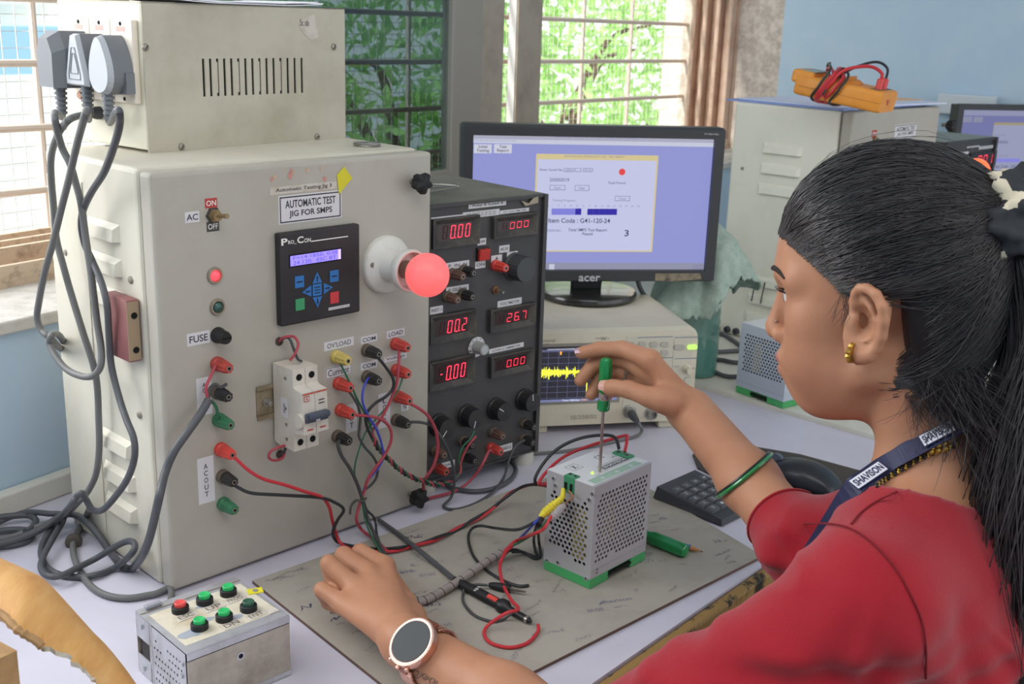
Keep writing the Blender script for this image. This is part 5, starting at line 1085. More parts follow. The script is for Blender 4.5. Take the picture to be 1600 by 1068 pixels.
# cord with grommet to the push button box
P = [Lp(140, 795, .012), Tp(130, 815, .010), Tp(122, 830, .006), Tp(115, 846, .006), Tp(115, 866, .0045), Tp(124, 890, .0045), Tp(140, 913, .0045), Tp(165, 929, .0045), Tp(200, 934, .0045), Tp(240, 928, .0045), Tp(268, 924, .006), Vector(CF.w(.03, CD+.012, .012)), Vector(CF.w(.03, CD+.001, .02))]
cdo = thing('control_cord', 'grey control cord with a rubber grommet running to the push button box', 'cord', P[3])
b = MB(); b.tube([q-P[3] for q in spline(P, 8)], .0040, 10); b.build('cord', m_cordg, cdo)
d_ = (P[4]-P[2]).normalized(); b = MB(); T = d_.to_track_quat('Z', 'Y').to_matrix().to_4x4()
b.lathe([(.0095, -.005), (.0105, -.003), (.0105, -.001), (.0078, 0), (.0105, .001), (.0100, .004), (.0075, .005)], T, 20); b.build('grommet', mat('brown grey rubber', '#5a524c', .7), cdo)
# three core supply cord to the AC IN terminals
P = [Jp(326, 624, .016), Jp(312, 648, .022), Jp(292, 676, .026), Jp(272, 705, .026), Jp(258, 738, .026), Lp(249, 775, .034), Lp(240, 815, .03), Lp(232, 845, .026), Lp(222, 868, .022), Tp(207, 887, .0055), Tp(192, 884, .0055), Tp(174, 864, .0055), Lp(156, 838, .010), Lp(136, 815, .010), Tp(114, 803, .016), Tp(96, 806, .024), Tp(60, 828, .016), Tp(25, 842, .012), Tp(-20, 852, .012)]
tc = thing('three_core_cord', 'thick black cord climbing to the AC IN terminals with red, black and green cores', 'cord', P[0])
b = MB(); b.tube([q-P[0] for q in spline(P, 8)], .0048, 10); b.build('sheath', m_cord, tc)
for m_, pts, lb in ((m_wred2, [Jp(325, 625, .016), Jp(322, 606, .016), Jp(328, 590, .012), Jp(337, 571, .009)], 'red core'), (m_wgreen, [Jp(326, 624, .016), Jp(334, 630, .014), Jp(339, 640, .012), Jp(340, 655, .009)], 'green core'), (m_wgrey, [Jp(326, 622, .015), Jp(327, 608, .012), Jp(336, 600, .012), Jp(344, 605, .014), Jp(354, 600, .012)], 'grey core')):
    b = MB(); b.tube([q-P[0] for q in spline(pts, 6)], .0019, 8); b.build('core', m_, tc, None, lb)

# short loops at the breaker
for (pts, m_, lb) in (([Jp(436, 533, .002), Jp(443, 527, .012), Jp(455, 525, .016), Jp(462, 528, .022), Jp(466, 538, .028), Jp(461, 552, .030), Jp(453, 563, .028)], m_wred2, 'short red wire looping out of the hole above the breaker'), ([Jp(436, 533, .002), Jp(446, 527, .010), Jp(453, 530, .016), Jp(459, 545, .022), Jp(465, 560, .028), Jp(471, 564, .028)], m_wgrey, 'short dark wire looping out of the hole above the breaker'),
                      ([Jp(437, 709, .002), Jp(444, 708, .010), Jp(440, 716, .018), Jp(428, 719, .022), Jp(420, 714, .024), Jp(424, 704, .026), Jp(440, 697, .026), Jp(456, 693, .022)], m_wred2, 'short red wire looping below the breaker'), ([Jp(437, 709, .002), Jp(444, 706, .012), Jp(448, 697, .018), Jp(462, 694, .022)], m_wgrey, 'short dark wire below the breaker')):
    wire('jumper_wire', lb, 'wire', pts, .0017, m_)
# leads from the terminals
G = 'test leads on the tester door'
def lead(lb, pts, r, m): return wire('test_lead', lb, 'wire', pts, r, m, G)
lead('green lead from the yellow terminal running down to the twisted bundle', [Jp(529, 562, .010), Jp(533, 570, .016), Jp(542, 588, .020), Jp(551, 607, .020), Jp(559, 625, .020), Jp(567, 640, .022), Jp(577, 660, .022), Jp(584, 682, .022)], .0014, m_wgreen)
lead('black lead bowing right from the upper COM terminal', [Jp(580, 552, .012), Jp(590, 558, .02), Jp(604, 575, .026), Jp(614, 591, .028), Jp(614, 606, .028), Jp(603, 619, .026), Jp(586, 630, .024), Jp(573, 645, .022), Jp(572, 660, .022), Jp(577, 675, .022), Jp(584, 688, .022)], .0021, m_wblack)
lead('blue lead from the lower COM terminal', [Jp(577, 589, .012), Jp(572, 596, .020), Jp(567, 611, .024), Jp(567, 629, .026), Jp(576, 650, .026), Jp(588, 670, .026), Jp(596, 692, .026), Jp(599, 714, .026), Jp(590, 732, .026), Jp(576, 748, .024), Jp(569, 764, .022), Jp(566, 776, .02)], .0016, m_wblue)
lead('red lead hanging from the LOAD terminal', [Jp(623, 542, .012), Jp(623.5, 552, .018), Jp(622.5, 576, .024), Jp(619, 602, .026), Jp(608, 630, .026), Jp(594, 656, .024), Jp(583, 671, .022), Jp(583, 684, .022)], .0019, m_wred2)
lead('thin green lead from the second red voltage terminal', [Jp(630, 584, .012), Jp(627, 597, .018), Jp(620, 613, .020), Jp(602, 638, .018), Jp(586, 656, .018), Jp(572, 674, .018), Jp(561, 702, .018), Jp(554, 732, .018), Jp(557, 755, .018), Jp(564, 774, .018)], .0012, m_wgreen)
lead('red lead bowing out past the right edge of the tester', [Jp(630, 624, .012), Jp(638, 629, .02), Jp(655, 638, .03), Jp(670, 651, .034), Jp(681, 673, .036), Jp(684, 700, .036), Jp(678, 726, .034), Jp(668, 742, .03), Jp(662, 752, .026), Jp(662, 764, .024)], .0022, m_wred2)
lead('dark lead from the N terminal looping down to the black meter box', [Jp(636, 661, .018), Jp(645, 659, .024), Jp(660, 660, .03), Jp(676, 666, .03), Ep(690, 684, .06), Ep(700, 704, .055), Ep(708, 729, .05), Ep(710, 752, .05), Tp(705, 776, .012), Tp(693, 791, .004), Tp(714, 795, .004), Tp(747, 784, .004), Tp(772, 766, .006), Ep(788, 744, .03), Ep(794, 722, .026), Ep(805, 697, .024), Ep(819, 687, .02)], .0021, m_wgrey)
lead('dark lead from the red Current terminal', [Jp(541, 607, .012), Jp(549, 616, .018), Jp(558, 631, .02), Jp(563, 648, .02), Jp(562, 667, .02), Jp(561, 682, .02), Jp(570, 698, .02), Jp(583, 713, .022), Jp(590, 729, .022), Jp(588, 746, .022), Jp(580, 757, .02), Jp(571, 764, .02)], .0018, m_wgrey)
lead('red lead sweeping from the red OUT terminal down to the mat', [Jp(545, 645, .014), Jp(556, 648, .022), Jp(578, 650, .026), Jp(598, 656, .028), Jp(610, 670, .03), Jp(611, 688, .03), Jp(602, 709, .028), Jp(587, 730, .026), Jp(575, 748, .024), Jp(568, 770, .022), Jp(561, 790, .024), Jp(557, 812, .028), Tp(566, 828, .010), Tp(582, 840, .006), Tp(596, 852, .008), Tp(606, 862, .0085)], .0021, m_wred2)
lead('dark lead from the black OUT terminal joining the tied bundle', [Jp(533, 687, .014), Jp(528, 694, .02), Jp(534, 712, .022), Jp(547, 732, .022), Jp(558, 755, .022), Jp(565, 776, .022), Jp(570, 796, .026), Jp(577, 816, .032), Tp(586, 836, .014), Tp(596, 856, .010), Tp(606, 872, .007)], .0024, m_wgrey)
lead('thin green wire of the tied bundle running down to the mat', [Jp(565, 776, .026), Jp(568, 795, .028), Jp(571, 812, .03), Tp(578, 832, .016), Tp(588, 850, .013), Tp(597, 866, .0095)], .0013, m_wgreen)
lead('black wire bulging right below the tied bundle', [Jp(567, 778, .022), Jp(573, 796, .026), Jp(583, 806, .03), Jp(587, 818, .034), Tp(589, 836, .010), Tp(598, 862, .006)], .0017, m_wblack)
tie = [Jp(572, 778, .018), Jp(566, 783, .034), Jp(558, 781, .030), Jp(552, 785, .026), Jp(548, 792, .026), Jp(547, 803, .026)]
wire('wire_tie', 'bent wire tie holding the bundle of leads in front of the tester', 'wire tie', tie, .0016, mat('grey tie wire', '#57564f', .6))
# twisted red, green and black trio running to the black meter box
trunk = spline([Jp(583, 684, .022), Jp(590, 698, .022), Jp(601, 711, .022), Jp(612, 722, .024), Jp(624, 733, .026), Jp(636, 741, .028), Jp(650, 748, .03), Jp(664, 752, .032), Jp(676, 757, .034), Ep(688, 757, .05), Ep(700, 755, .045), Ep(711, 749, .04)], 8)
for k, (m_, lb) in enumerate(((m_wred2, 'red strand of the twisted trio'), (m_wgreen, 'green strand of the twisted trio'), (m_wblack, 'black strand of the twisted trio'))):
    pts = []
    for i, p in enumerate(trunk):
        t = (trunk[min(i+1, len(trunk)-1)]-trunk[max(i-1, 0)]).normalized(); x = t.orthogonal().normalized(); y = t.cross(x)
        x = Vector((0, 0, 1))-t*t.z; x.normalize(); y = t.cross(x); a = i*.62+k*2.094; pts.append(p+(x*math.cos(a)+y*math.sin(a))*.0023)
    if k == 0: pts += [Ep(719, 738, .036), Ep(720, 722, .034), Ep(726, 706, .034), Ep(733, 694, .036), Ep(744, 681, .034)]
    if k == 1: pts += [Ep(721, 734, .034), Ep(717, 718, .034), Ep(723, 698, .034), Ep(735, 685, .034), Ep(741, 673, .03)]
    lead(lb, pts[:len(trunk):2]+pts[len(trunk):] if False else pts, (.0016, .0013, .0018)[k], m_)
# red and black pair from AC OUT over the mat to the power supply
redp = [Jp(356, 710, .018), Jp(368, 716, .026), Jp(388, 734, .034), Jp(412, 748, .04), Jp(445, 757, .046), Jp(478, 768, .05), Jp(502, 776, .05), Jp(514, 791, .046), Jp(519, 812, .04), Jp(524, 830, .03), Tp(532, 848, .008), Tp(548, 857, .006), Tp(575, 861, .006), Tp(600, 861, .0085), Tp(620, 860, .008), Tp(648, 852, .0085), Tp(681, 843, .0085), Tp(717, 823, .0085), Tp(750, 809, .0085), Tp(776, 789, .014), Tp(797, 770, .026), Tp(828, 757, .05), Tp(858, 755, .075), Tp(880, 752, .09), Vector(PF.w(.02, PD+.03, .10)), Vector(PF.w(.07, PD+.028, .125)), Vector(PF.w(PW+.015, PD*.8, .148)), Vector(PF.w(PW+.006, PD*.6, .150)), Vector(PF.w(PW-.005, PD*.52, .138))]
blkp = [Jp(359, 752, .018), Jp(372, 761, .026), Jp(394, 770, .034), Jp(440, 773, .044), Jp(500, 777, .05), Jp(524, 785, .05), Jp(537, 796, .048), Jp(527, 813, .044), Jp(520, 832, .034), Tp(527, 846, .008), Tp(548, 852, .0055), Tp(575, 856, .0105), Tp(598, 857, .0055), Tp(623, 855, .0125), Tp(652, 850, .0055), Tp(685, 838, .0125), Tp(714, 828, .0055), Tp(738, 812, .0125), Tp(764, 797, .010), Tp(785, 781, .022), Tp(816, 760, .042), Tp(842, 757, .062), Tp(860, 760, .075), Tp(880, 757, .085), Vector(PF.w(.02, PD+.036, .10)), Vector(PF.w(.05, PD+.036, .13)), Vector(PF.w(.078, PD+.014, .150)), Vector(PF.w(PW-.006, PD*.80, .154)), Vector(PF.w(PW-.003, PD*.66, .138))]
lead('red lead of the twisted pair crossing the mat from AC OUT to the power supply', redp, .0021, m_wred)
lead('black lead of the twisted pair crossing the mat from AC OUT to the power supply', blkp, .0021, m_wblack)
# leads low in front of the black meter box
lead('red lead from the LOAD-2 terminal of the black meter box', [Ep(770, 706, .018), Ep(764, 704, .024), Ep(754, 724, .03), Tp(739, 746, .018), Tp(720, 762, .006), Tp(698, 771, .004), Tp(674, 777, .004), Tp(655, 782, .004)], .0021, m_wred2)
wire('black_cable', 'thick black cable curving out from under the black meter box', 'cable', [Tp(690, 753, .006), Tp(702, 760, .005), Tp(716, 764, .005), Tp(742, 767, .005), Tp(773, 762, .005), Tp(797, 749, .005), Tp(806, 734, .005), Tp(800, 722, .007), Tp(790, 714, .009)], .0034, m_cord)
wire('probe_cable', 'thin black cable from the oscilloscope socket running left along the table', 'cable', [Vector(SF.w(SF.f(983, 642)[0], -.014, SF.f(983, 642)[1])), Vector(SF.P(992, 652, .03)), Vector(SF.P(1000, 664, .034)), Tp(1003, 672, .014), Tp(996, 680, .006), Tp(972, 687, .003), Tp(935, 695, .003), Tp(886, 704, .003), Tp(843, 708, .003), Tp(800, 712, .003)], .0027, m_cordg)
o = MB(); q = SF.f(983, 642); o.lathe([(.0072, 0), (.0075, .012), (.0062, .022), (.0045, .032)], None, 18); ob = o.build('bnc_plug', m_darkgrey); 
p0q = Vector(SF.w(q[0], -.006, q[1])); ob.location = p0q; ob.rotation_euler = (Vector(SF.P(994, 656, .034))-p0q).to_track_quat('Z', 'Y').to_euler(); tag(ob, 'black cable plug on the left socket of the oscilloscope', 'plug')
wire('monitor_cable', 'black cable hanging from the back of the main monitor beside its stand', 'cable', [Vector(MF.P(996, 436, -.05)), Vector(MF.P(1000, 449, -.05)), Vector(MF.P(1007, 461, -.06)), Vector(MF.P(1018, 470, -.09)), Vector(MF.P(1036, 477, -.12)), Vector(MF.P(1054, 483, -.13)), Vector(MF.P(1064, 491, -.13)), Vector(MF.P(1067, 503, -.13)), Vector(MF.P(1066, 540, -.14))], .0044, m_cord)
# ribbed grey sleeve with the output leads
slv = [Tp(600, 918, .008), Tp(625, 932, .009), Tp(645, 938, .010), Tp(664, 937, .010), Tp(690, 924, .011), Tp(720, 905, .012), Tp(750, 884, .013), Tp(772, 870, .014), Tp(790, 860, .015)]
b = MB(); o0s = slv[0]; sp = spline(slv, 10); b.tube([q-o0s for q in sp], .0052, 14, 0)
for i in range(5, len(sp)-2, 5):
    t = (sp[i+1]-sp[i-1]).normalized(); x = (Vector((0, 0, 1))-t*t.z).normalized(); y = t.cross(x)
    rg = [sp[i]-o0s+(x*math.cos(a)+y*math.sin(a))*.0053+t*.003*(a/PI-.5) for a in np.linspace(-.4, PI+.5, 12)]; b.tube(rg, .0006, 5, 1)
slo = b.build('cable_sleeve', [mat('grey ribbed sleeve', '#9c938f', .6, col2='#8d8480', vs=40), mat('sleeve seam', '#5b4a48', .7)]); slo.location = o0s; tag(slo, 'grey spiral sleeve bundling the output leads, running under the left hand', 'cable sleeve')
EndT = Vector(PF.w(-.006, .0475-.0124, PH-.012)); EndT2 = Vector(PF.w(-.006, .0475-.0041, PH-.012))
PL_ = lambda u, v, n: Vector(PF.PLf(u, v, n))
ow = 'output leads between sleeve and power supply'
def ol(lb, pts, r, m): return wire('output_lead', lb, 'wire', pts, r, m, ow)
ol('red output lead from the grey sleeve to the clear tape joint', [Tp(786, 864, .016), Tp(800, 849, .024), Tp(812, 842, .032), PL_(836, 833, .055), PL_(850, 825, .04), PL_(858, 812, .03), PL_(864, 803, .022)], .0021, m_wred)
ol('green output lead beside the red one', [Tp(788, 866, .016), Tp(800, 853, .026), Tp(815, 845, .034), PL_(836, 832, .046), PL_(848, 821, .036), PL_(856, 811, .028)], .0015, m_wgreen)
ol('blue output lead to the yellow tape joint', [Tp(800, 852, .020), Tp(816, 837, .03), PL_(832, 820, .046), PL_(843, 809, .036), PL_(848, 803, .032)], .0017, m_wblue)
ol('long black lead curling over the mat from the yellow joint', [PL_(846, 808, .036), PL_(836, 815, .044), PL_(808, 827, .06), Tp(776, 825, .030), Tp(750, 821, .022), Tp(736, 827, .014), Tp(732, 843, .008), Tp(741, 870, .0065), Tp(764, 893, .0065), Tp(792, 909, .0065), Tp(812, 915, .007), Tp(826, 914, .0065)], .0019, m_wblack)
ol('black lead looping beside the power supply', [PL_(847, 808, .034), PL_(838, 822, .04), Tp(834, 842, .020), Tp(837, 862, .007), Tp(842, 871, .0065), Tp(822, 864, .0065), Tp(803, 858, .012), Tp(787, 865, .015)], .0019, m_wblack)
ol('second black lead looping close to the power supply', [PL_(849, 810, .032), PL_(842, 824, .036), Tp(842, 845, .018), Tp(845, 866, .007), Tp(836, 872, .0065), Tp(818, 862, .0105), Tp(800, 862, .013)], .0019, m_wblack)
big = [Tp(800, 853, .028), Tp(789, 864, .026), Tp(781, 884, .018), Tp(786, 912, .012), Tp(799, 937, .017), Tp(810, 951, .023), Tp(790, 958, .023), Tp(762, 977, .010), Tp(757, 992, .0065), Tp(769, 1005, .0065), Tp(797, 1011, .0065), Tp(824, 1004, .0065), Tp(840, 987, .007), Tp(841, 976, .009)]
ol('red lead looping on the mat to the tip of the black probe', big, .0021, m_wred)
def wrap(nm, lb, pts, rr_, m_):
    sp = spline(pts, 8); n = len(sp); b = MB(); o_ = sp[0].copy()
    b.tube([q-o_ for q in sp], [np.interp(i/(n-1), np.linspace(0, 1, len(rr_)), rr_)*(1+.10*math.sin(i*2.1)) for i in range(n)], 10); ob = b.build(nm, m_); ob.location = o_; tag(ob, lb, 'tape'); return ob
wrap('tape_joint', 'yellow tape wrapped joint plugged into the green terminal block', [EndT2+Vector((0, 0, -.001)), PL_(878, 777, .012), PL_(866, 788, .018), PL_(854, 798, .026), PL_(844, 808, .034)], [.0022, .0034, .0048, .0056, .0054, .003], mat('yellow tape', '#e6d23c', .5))
m_clear = mat('crumpled clear tape', '#d8cfd2', .3, alpha=.6, bump=.6, bs=250)
wrap('tape_joint', 'crumpled clear tape joint beside the yellow one', [PL_(884, 788, .010), PL_(876, 793, .014), PL_(868, 802, .019), PL_(859, 811, .026)], [.002, .0055, .0062, .0060, .0030], m_clear)
ol('bare copper brown wire into the terminal block', [EndT+Vector((0, 0, -.001)), PL_(895, 776, .008), PL_(888, 782, .010), PL_(880, 790, .012)], .0011, mat('copper brown wire', '#a3704f', .45, .2))
# oscilloscope probe on the mat
pb = [Tp(720, 911, .011), Tp(742, 922, .011), Tp(770, 936, .011), Tp(796, 951, .011), Tp(820, 965, .0105), Tp(834, 973, .009)]
pr0 = Vector(pb[0]); dv = Vector(pb[-1])-pr0; dv.z = -.002; Lp_ = dv.length
pro = thing('test_probe', 'black test probe with a red mark lying on the mat, its tip to the right', 'test probe', pr0); pro.rotation_euler = dv.to_track_quat('Z', 'Y').to_euler()
b = MB(); b.lathe([(.0042, -.012), (.0050, 0), (.0058, .006), (.0066, Lp_*.28), (.0062, Lp_*.56)], None, 20, 0); b.build('grip', m_blackm, pro)
b = MB(); b.lathe([(.0085, Lp_*.56), (.0090, Lp_*.58), (.0090, Lp_*.62), (.0072, Lp_*.65), (.0046, Lp_*.68), (.0042, Lp_*.90)], None, 24, 0); b.lathe([(.0043, Lp_*.90), (.0043, Lp_*.93)], None, 16, 1); b.lathe([(.0038, Lp_*.93), (.0016, Lp_*.97), (.0006, Lp_*.98)], None, 14, 0); b.build('nose', [m_black, m_steel], pro)
b = MB(); b.lathe([(.0007, Lp_*.96), (.0007, Lp_*1.03), (.0002, Lp_*1.05)], None, 8, 0); b.build('tip', m_steel, pro)
b = MB(); b.box(.004, .0072, -.0028, .0028, Lp_*.40, Lp_*.53, 0, RZ(115), .0008, 1); b.build('slide_switch', m_orangered, pro, None, 'red slide switch')
b = MB(); b.text('10x', -.004, .004, -.0022, .0022, 0, RZ(115) @ TR(.0068, 0, Lp_*.25) @ RY(90) @ RZ(90)); b.build('lettering', m_whitepaint, pro)
wire('probe_lead', 'thick black probe cable running from under the tester to the black probe', 'cable', [Tp(592, 812, .006), Tp(603, 820, .007), Tp(628, 838, .0085), Tp(652, 857, .016), Tp(680, 880, .0085), Tp(704, 900, .009), Tp(716, 909, .0105)], .0032, m_cord)
wire('ground_lead', 'thin black ground lead curling from the probe to its clip', 'wire', [Tp(800, 957, .014), Tp(786, 967, .0065), Tp(768, 970, .0065), Tp(742, 961, .0065), Tp(726, 944, .0065), Tp(723, 930, .0065), Tp(728, 917, .010), Tp(744, 913, .011), Tp(762, 914, .010)], .0017, m_wgrey)
c0_, c1_ = Vector(Tp(764, 913, .0095)), Vector(Tp(797, 920, .0095)); cdv = c1_-c0_
cl = thing('ground_clip', 'black insulated clip on the mat beside the test probe', 'clip', c0_); cl.rotation_euler = cdv.to_track_quat('Z', 'Y').to_euler(); Lc = cdv.length
b = MB(); b.lathe([(.0026, 0), (.0040, .004), (.0052, Lc*.5), (.0050, Lc), (.002, Lc)], None, 18); b.build('sleeve', m_blackm, cl)
b = MB(); b.add([(-.002, .001, Lc-.002), (.002, .001, Lc-.002), (.0009, .0012, Lc+.020), (-.0009, .0012, Lc+.020), (-.002, .0022, Lc-.002), (.002, .0022, Lc-.002), (.0009, .0018, Lc+.020), (-.0009, .0018, Lc+.020)], [(0, 1, 2, 3), (7, 6, 5, 4), (0, 4, 5, 1), (1, 5, 6, 2), (2, 6, 7, 3), (3, 7, 4, 0)])
b.add([(-.002, -.001, Lc-.002), (.002, -.001, Lc-.002), (.0009, .0006, Lc+.020), (-.0009, .0006, Lc+.020), (-.002, -.0022, Lc-.002), (.002, -.0022, Lc-.002), (.0009, 0, Lc+.020), (-.0009, 0, Lc+.020)], [(3, 2, 1, 0), (4, 5, 6, 7), (0, 1, 5, 4), (1, 2, 6, 5), (2, 3, 7, 6), (3, 0, 4, 7)]); b.build('jaw', m_dullsteel, cl)

# screwdriver held upright on the power supply
s0 = Vector(Z(937, 738, PH+BT)); nn_ = np.array([s0.x, s0.y, 0]); s1 = Vector(on_plane(942, 620, s0, nn_)); sdv = Vector(on_plane(947, 566, s0, nn_))-s0
hs = thing('screwdriver', 'green handled screwdriver held upright with its tip on the top of the probed power supply', 'screwdriver', s0); hs.rotation_euler = sdv.to_track_quat('Z', 'Y').to_euler()
SL0 = (Vector(on_plane(942, 641, s0, nn_))-s0).length; SLT = (Vector(on_plane(948, 559, s0, nn_))-s0).length; hl_ = SLT-SL0
b = MB(); b.lathe([(.0016, .0006), (.0019, .004), (.0019, SL0+.02)], None, 12, 0); b.box(-.0024, .0024, -.0004, .0004, .0004, .006, 0); b.build('shaft', m_shaft, hs)
b = MB(); r = .0078; b.lathe([(.006, SL0), (r*.98, SL0+.002), (r*.98, SL0+.010), (r*.80, SL0+.014), (r*.80, SL0+.022), (r, SL0+.028), (r, SLT-.008), (r*.86, SLT-.002), (r*.5, SLT)], None, 48, 0, True, 6, .12, (4, 7)); b.lathe([(r*.99, SL0+.0145), (r*.99, SL0+.0215)], None, 24, 1) if False else None
b.build('handle', m_grnglass, hs)
b = MB(); b.lathe([(r*.83, SL0+.0140), (r*.83, SL0+.0225)], None, 24, 0); b.build('maker_sticker', mat('mottled silver sticker', '#b9a9a4', .4, .2, col2='#7a4a48', vs=300), hs)
# ================================================================== BEHIND: REAR TESTER, ITS METERS AND MONITOR, BOTTLE AND TOWEL
JG = Frame(.654, 2.27, TZ2+.0005, 47.0); GW, GD, GH = .40, .272, .502
jg = fthing('test_jig_enclosure', 'second grey tester cabinet on the cream table, carrying papers and an orange multimeter', 'tester', JG)
m_jig2 = mat('pale cream enclosure paint', '#ece8d9', .5, col2='#e0dbc9', vs=5)
b = MB(); b.box(0, GW, .029, GD, 0, GH, 0, None, .006, 3); b.build('body', m_jig2, jg)
b = MB(); b.box(0, GW, 0, .0255, .003, GH-.002, 0, None, .005, 3); b.box(.012, GW-.012, .0255, .0292, .012, GH-.012, 1); b.build('door', [m_jig_front_shaded, m_hole], jg)
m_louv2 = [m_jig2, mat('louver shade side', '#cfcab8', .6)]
for (u, v, u2, v2) in ((1193, 222, 1253, 243), (1189, 254, 1250, 275), (1185, 286, 1246, 307), (1172, 430, 1232, 452), (1169, 458, 1229, 480), (1166, 487, 1226, 508)):
    y1, z1 = JG.l(u, v); y0, z0 = JG.l(u2, v2); b = MB(); zc = (z0+z1)/2; louver(b, y0, y1, zc-.011, zc+.010); b.build('louver', m_louv2, jg)
for (u, v) in ((1160, 263), (1148, 383)): y, z = JG.l(u, v); b = MB(); b.lathe([(.004, 0), (.003, .0022), (.0005, .0024)], LT(y, z), 12); b.build('screw', m_dullsteel, jg)
for (u, v) in ((1121, 512), (1137, 514), (1151, 517)): y, z = JG.l(u, v); b = MB(); b.lathe([(.0075, 0), (.0075, .006), (.0045, .007), (.0045, .003)], LT(y, z), 16); b.build('gland', m_darkgrey, jg)
b = MB()
for (u, v, u2, v2) in ((1181, 437, 1174, 470), (1195, 441, 1188, 474)):
    p, q = JG.PLf(u, v, .009), JG.PLf(u2, v2, .009); b.tube([JG.loc(p), JG.loc(q)], .0012, 6)
b.build('cable_tie', m_blackm, jg)
flabel(jg, JG, 1363, 203.5, 1369, 214.5, 'ON', [m_redsticker, m_whitepaint], label='red ON sticker'); flabel(jg, JG, 1398, 195.5, 1431, 214, 'AUTOMATIC TEST\nJIG FOR SMPS', border=True)
x, z = JG.f(1366, 219); b = MB(); b.lathe([(.008, 0), (.008, .004), (.005, .005), (.005, .010), (.003, .010)], None, 16, 0); b.tube([(0, 0, .009), (.004, .001, .018), (.008, .002, .026)], [.002, .0026, .0034], 8, 0); b.build('toggle_switch', m_brass, jg, FT(x, z))
starknob(jg, *JG.f(1473, 195))
bp_ = JG.loc(DP(1529, 270, 2.52)); bx, bzz = JG.f(1503, 262)
b = MB(); b.lathe([(.029, 0), (.028, .009), (.021, .014), (.018, .033), (.026, .043), (.026, .053), (.02, .053), (.003, .039)], None, 30, 0); lo2 = b.build('lamp_holder', m_whitep, jg, FT(*JG.f(1461, 262)))
b = MB(); b.lathe([(.0115, .041), (.0128, .060)]+[(.0285*math.sin(t), .085-.0285*math.cos(t)) for t in np.linspace(.5, PI-.02, 18)], Matrix.Scale(1.08, 4), 28, 0); b.build('bulb', mat('glowing orange red bulb', '#ff6a3a', .35, emit=.75), lo2, None, 'glowing orange bulb')
# papers
m_pap = mat('bluish white paper', '#d5d9ee', .7); m_peach = mat('peach paper', '#e8b98a', .7); m_blu = mat('blue paper edge', '#8ea2d8', .7)
def sheet(name, pts, z, th, m, lb, cat='paper', group=None):
    c = np.mean([p[:2] for p in pts], 0); b = MB(); b.prism([(p[0]-c[0], p[1]-c[1]) for p in pts], 0, th, 0)
    o = b.build(name, m); o.location = (c[0], c[1], z); return tag(o, lb, cat, group)
zt = JG.o[2]+GH+.0004
def jt(x, y): return JG.w(x, y, 0)
sheet('paper_stack', [jt(-.006, .02), jt(.36, .01), jt(.40, .26), jt(.01, GD+.03)], zt, .0035, m_blu, 'blue edged paper stack lying on top of the rear tester')
sheet('paper_stack', [jt(-.002, .034), jt(.40, -.012), jt(.43, .21), jt(.03, GD+.01)], zt+.0036, .003, m_pap, 'white paper stack under the multimeter on the rear tester')
sheet('paper_sheet', [jt(.22, .09), jt(.42, .05), jt(.43, .20), jt(.24, .24)], zt+.0068, .0012, m_peach, 'peach coloured sheet behind the multimeter on the rear tester')
pn = Vector(JG.w(.33, .13, 0)); pn.z = zt+.0068+.0015+.0042
b = MB(); b.lathe([(.003, 0), (.004, .004), (.004, .13), (.0025, .145), (.001, .148)], None, 14); o = b.build('pen', mat('blue pen', '#4d78c8', .4)); o.location = pn; o.rotation_euler = (Vector(JG.a)*(-1)+Vector(JG.b)*.4).to_track_quat('Z', 'Y').to_euler(); o.location = pn+Vector(JG.a)*.06; tag(o, 'blue pen lying behind the orange multimeter', 'pen')
# orange multimeter, left end propped up on its coiled leads
zb_ = zt+.0068
d1 = None
for k in range(400):
    d1 = 2.1+k*.001; P_ = DP(1371, 178, d1)
    if P_[2] <= zb_: break
PR = Vector(P_); PLm = Vector(DP(1237, 147, d1+.09)); e1 = (PLm-PR); ML = e1.length; e1.normalize()
e2 = Vector((0, 0, 1)).cross(e1).normalized(); e2 = -e2 if e2.y < 0 else e2
e3 = e1.cross(e2).normalized(); e3 = -e3 if e3.z < 0 else e3
if e1.cross(e2).dot(e3) < 0: pass
mm_ = thing('multimeter', 'orange multimeter with red and black leads wrapped around it, on papers on the rear tester', 'multimeter', PR)
Mx = Matrix(((e1.x, e2.x, e3.x, 0), (e1.y, e2.y, e3.y, 0), (e1.z, e2.z, e3.z, 0), (0, 0, 0, 1)))
MWm, MTm = .088, .040
m_or = mat('orange meter plastic', '#e8983c', .45, col2='#dd8a30', vs=20)
b = MB(); out_ = rr(0, MWm, 0, MTm, .008, 4)
# profile in (e2,e3), extruded along e1 with a raised lip at the far end
k = len(out_)
secs = [(0, .93), (.006, 1), (ML*.72, 1), (ML*.78, .97), (ML-.006, .97), (ML, .9)]
vs = []; fs = []
for x, s_ in secs: vs += [(x, MWm/2+(p[0]-MWm/2)*s_, MTm/2+(p[1]-MTm/2)*s_) for p in out_]
for i in range(len(secs)-1): fs += [(i*k+j, i*k+(j+1) % k, (i+1)*k+(j+1) % k, (i+1)*k+j) for j in range(k)]
fs += [tuple(range(k))[::-1], tuple((len(secs)-1)*k+j for j in range(k))]
b.add(vs, fs, 0, Mx, True); b.box(.0005, ML-.01, -.0004, .001, MTm*.45, MTm*.47, 1, Mx); b.build('case', [m_or, mat('dark orange seam', '#b5702a', .6)], mm_, None, None, 30)
b = MB(); b.box(ML*.80, ML+.012, .004, MWm-.004, MTm*.55, MTm*1.18, 0, Mx, .006, 2); b.build('screen_hood', m_or, mm_)
b = MB(); b.box(ML*.80, ML*.98, .010, MWm-.010, MTm*1.175, MTm*1.2, 0, Mx, .0); b.build('display', mat('grey liquid crystal', '#8f968a', .3), mm_)
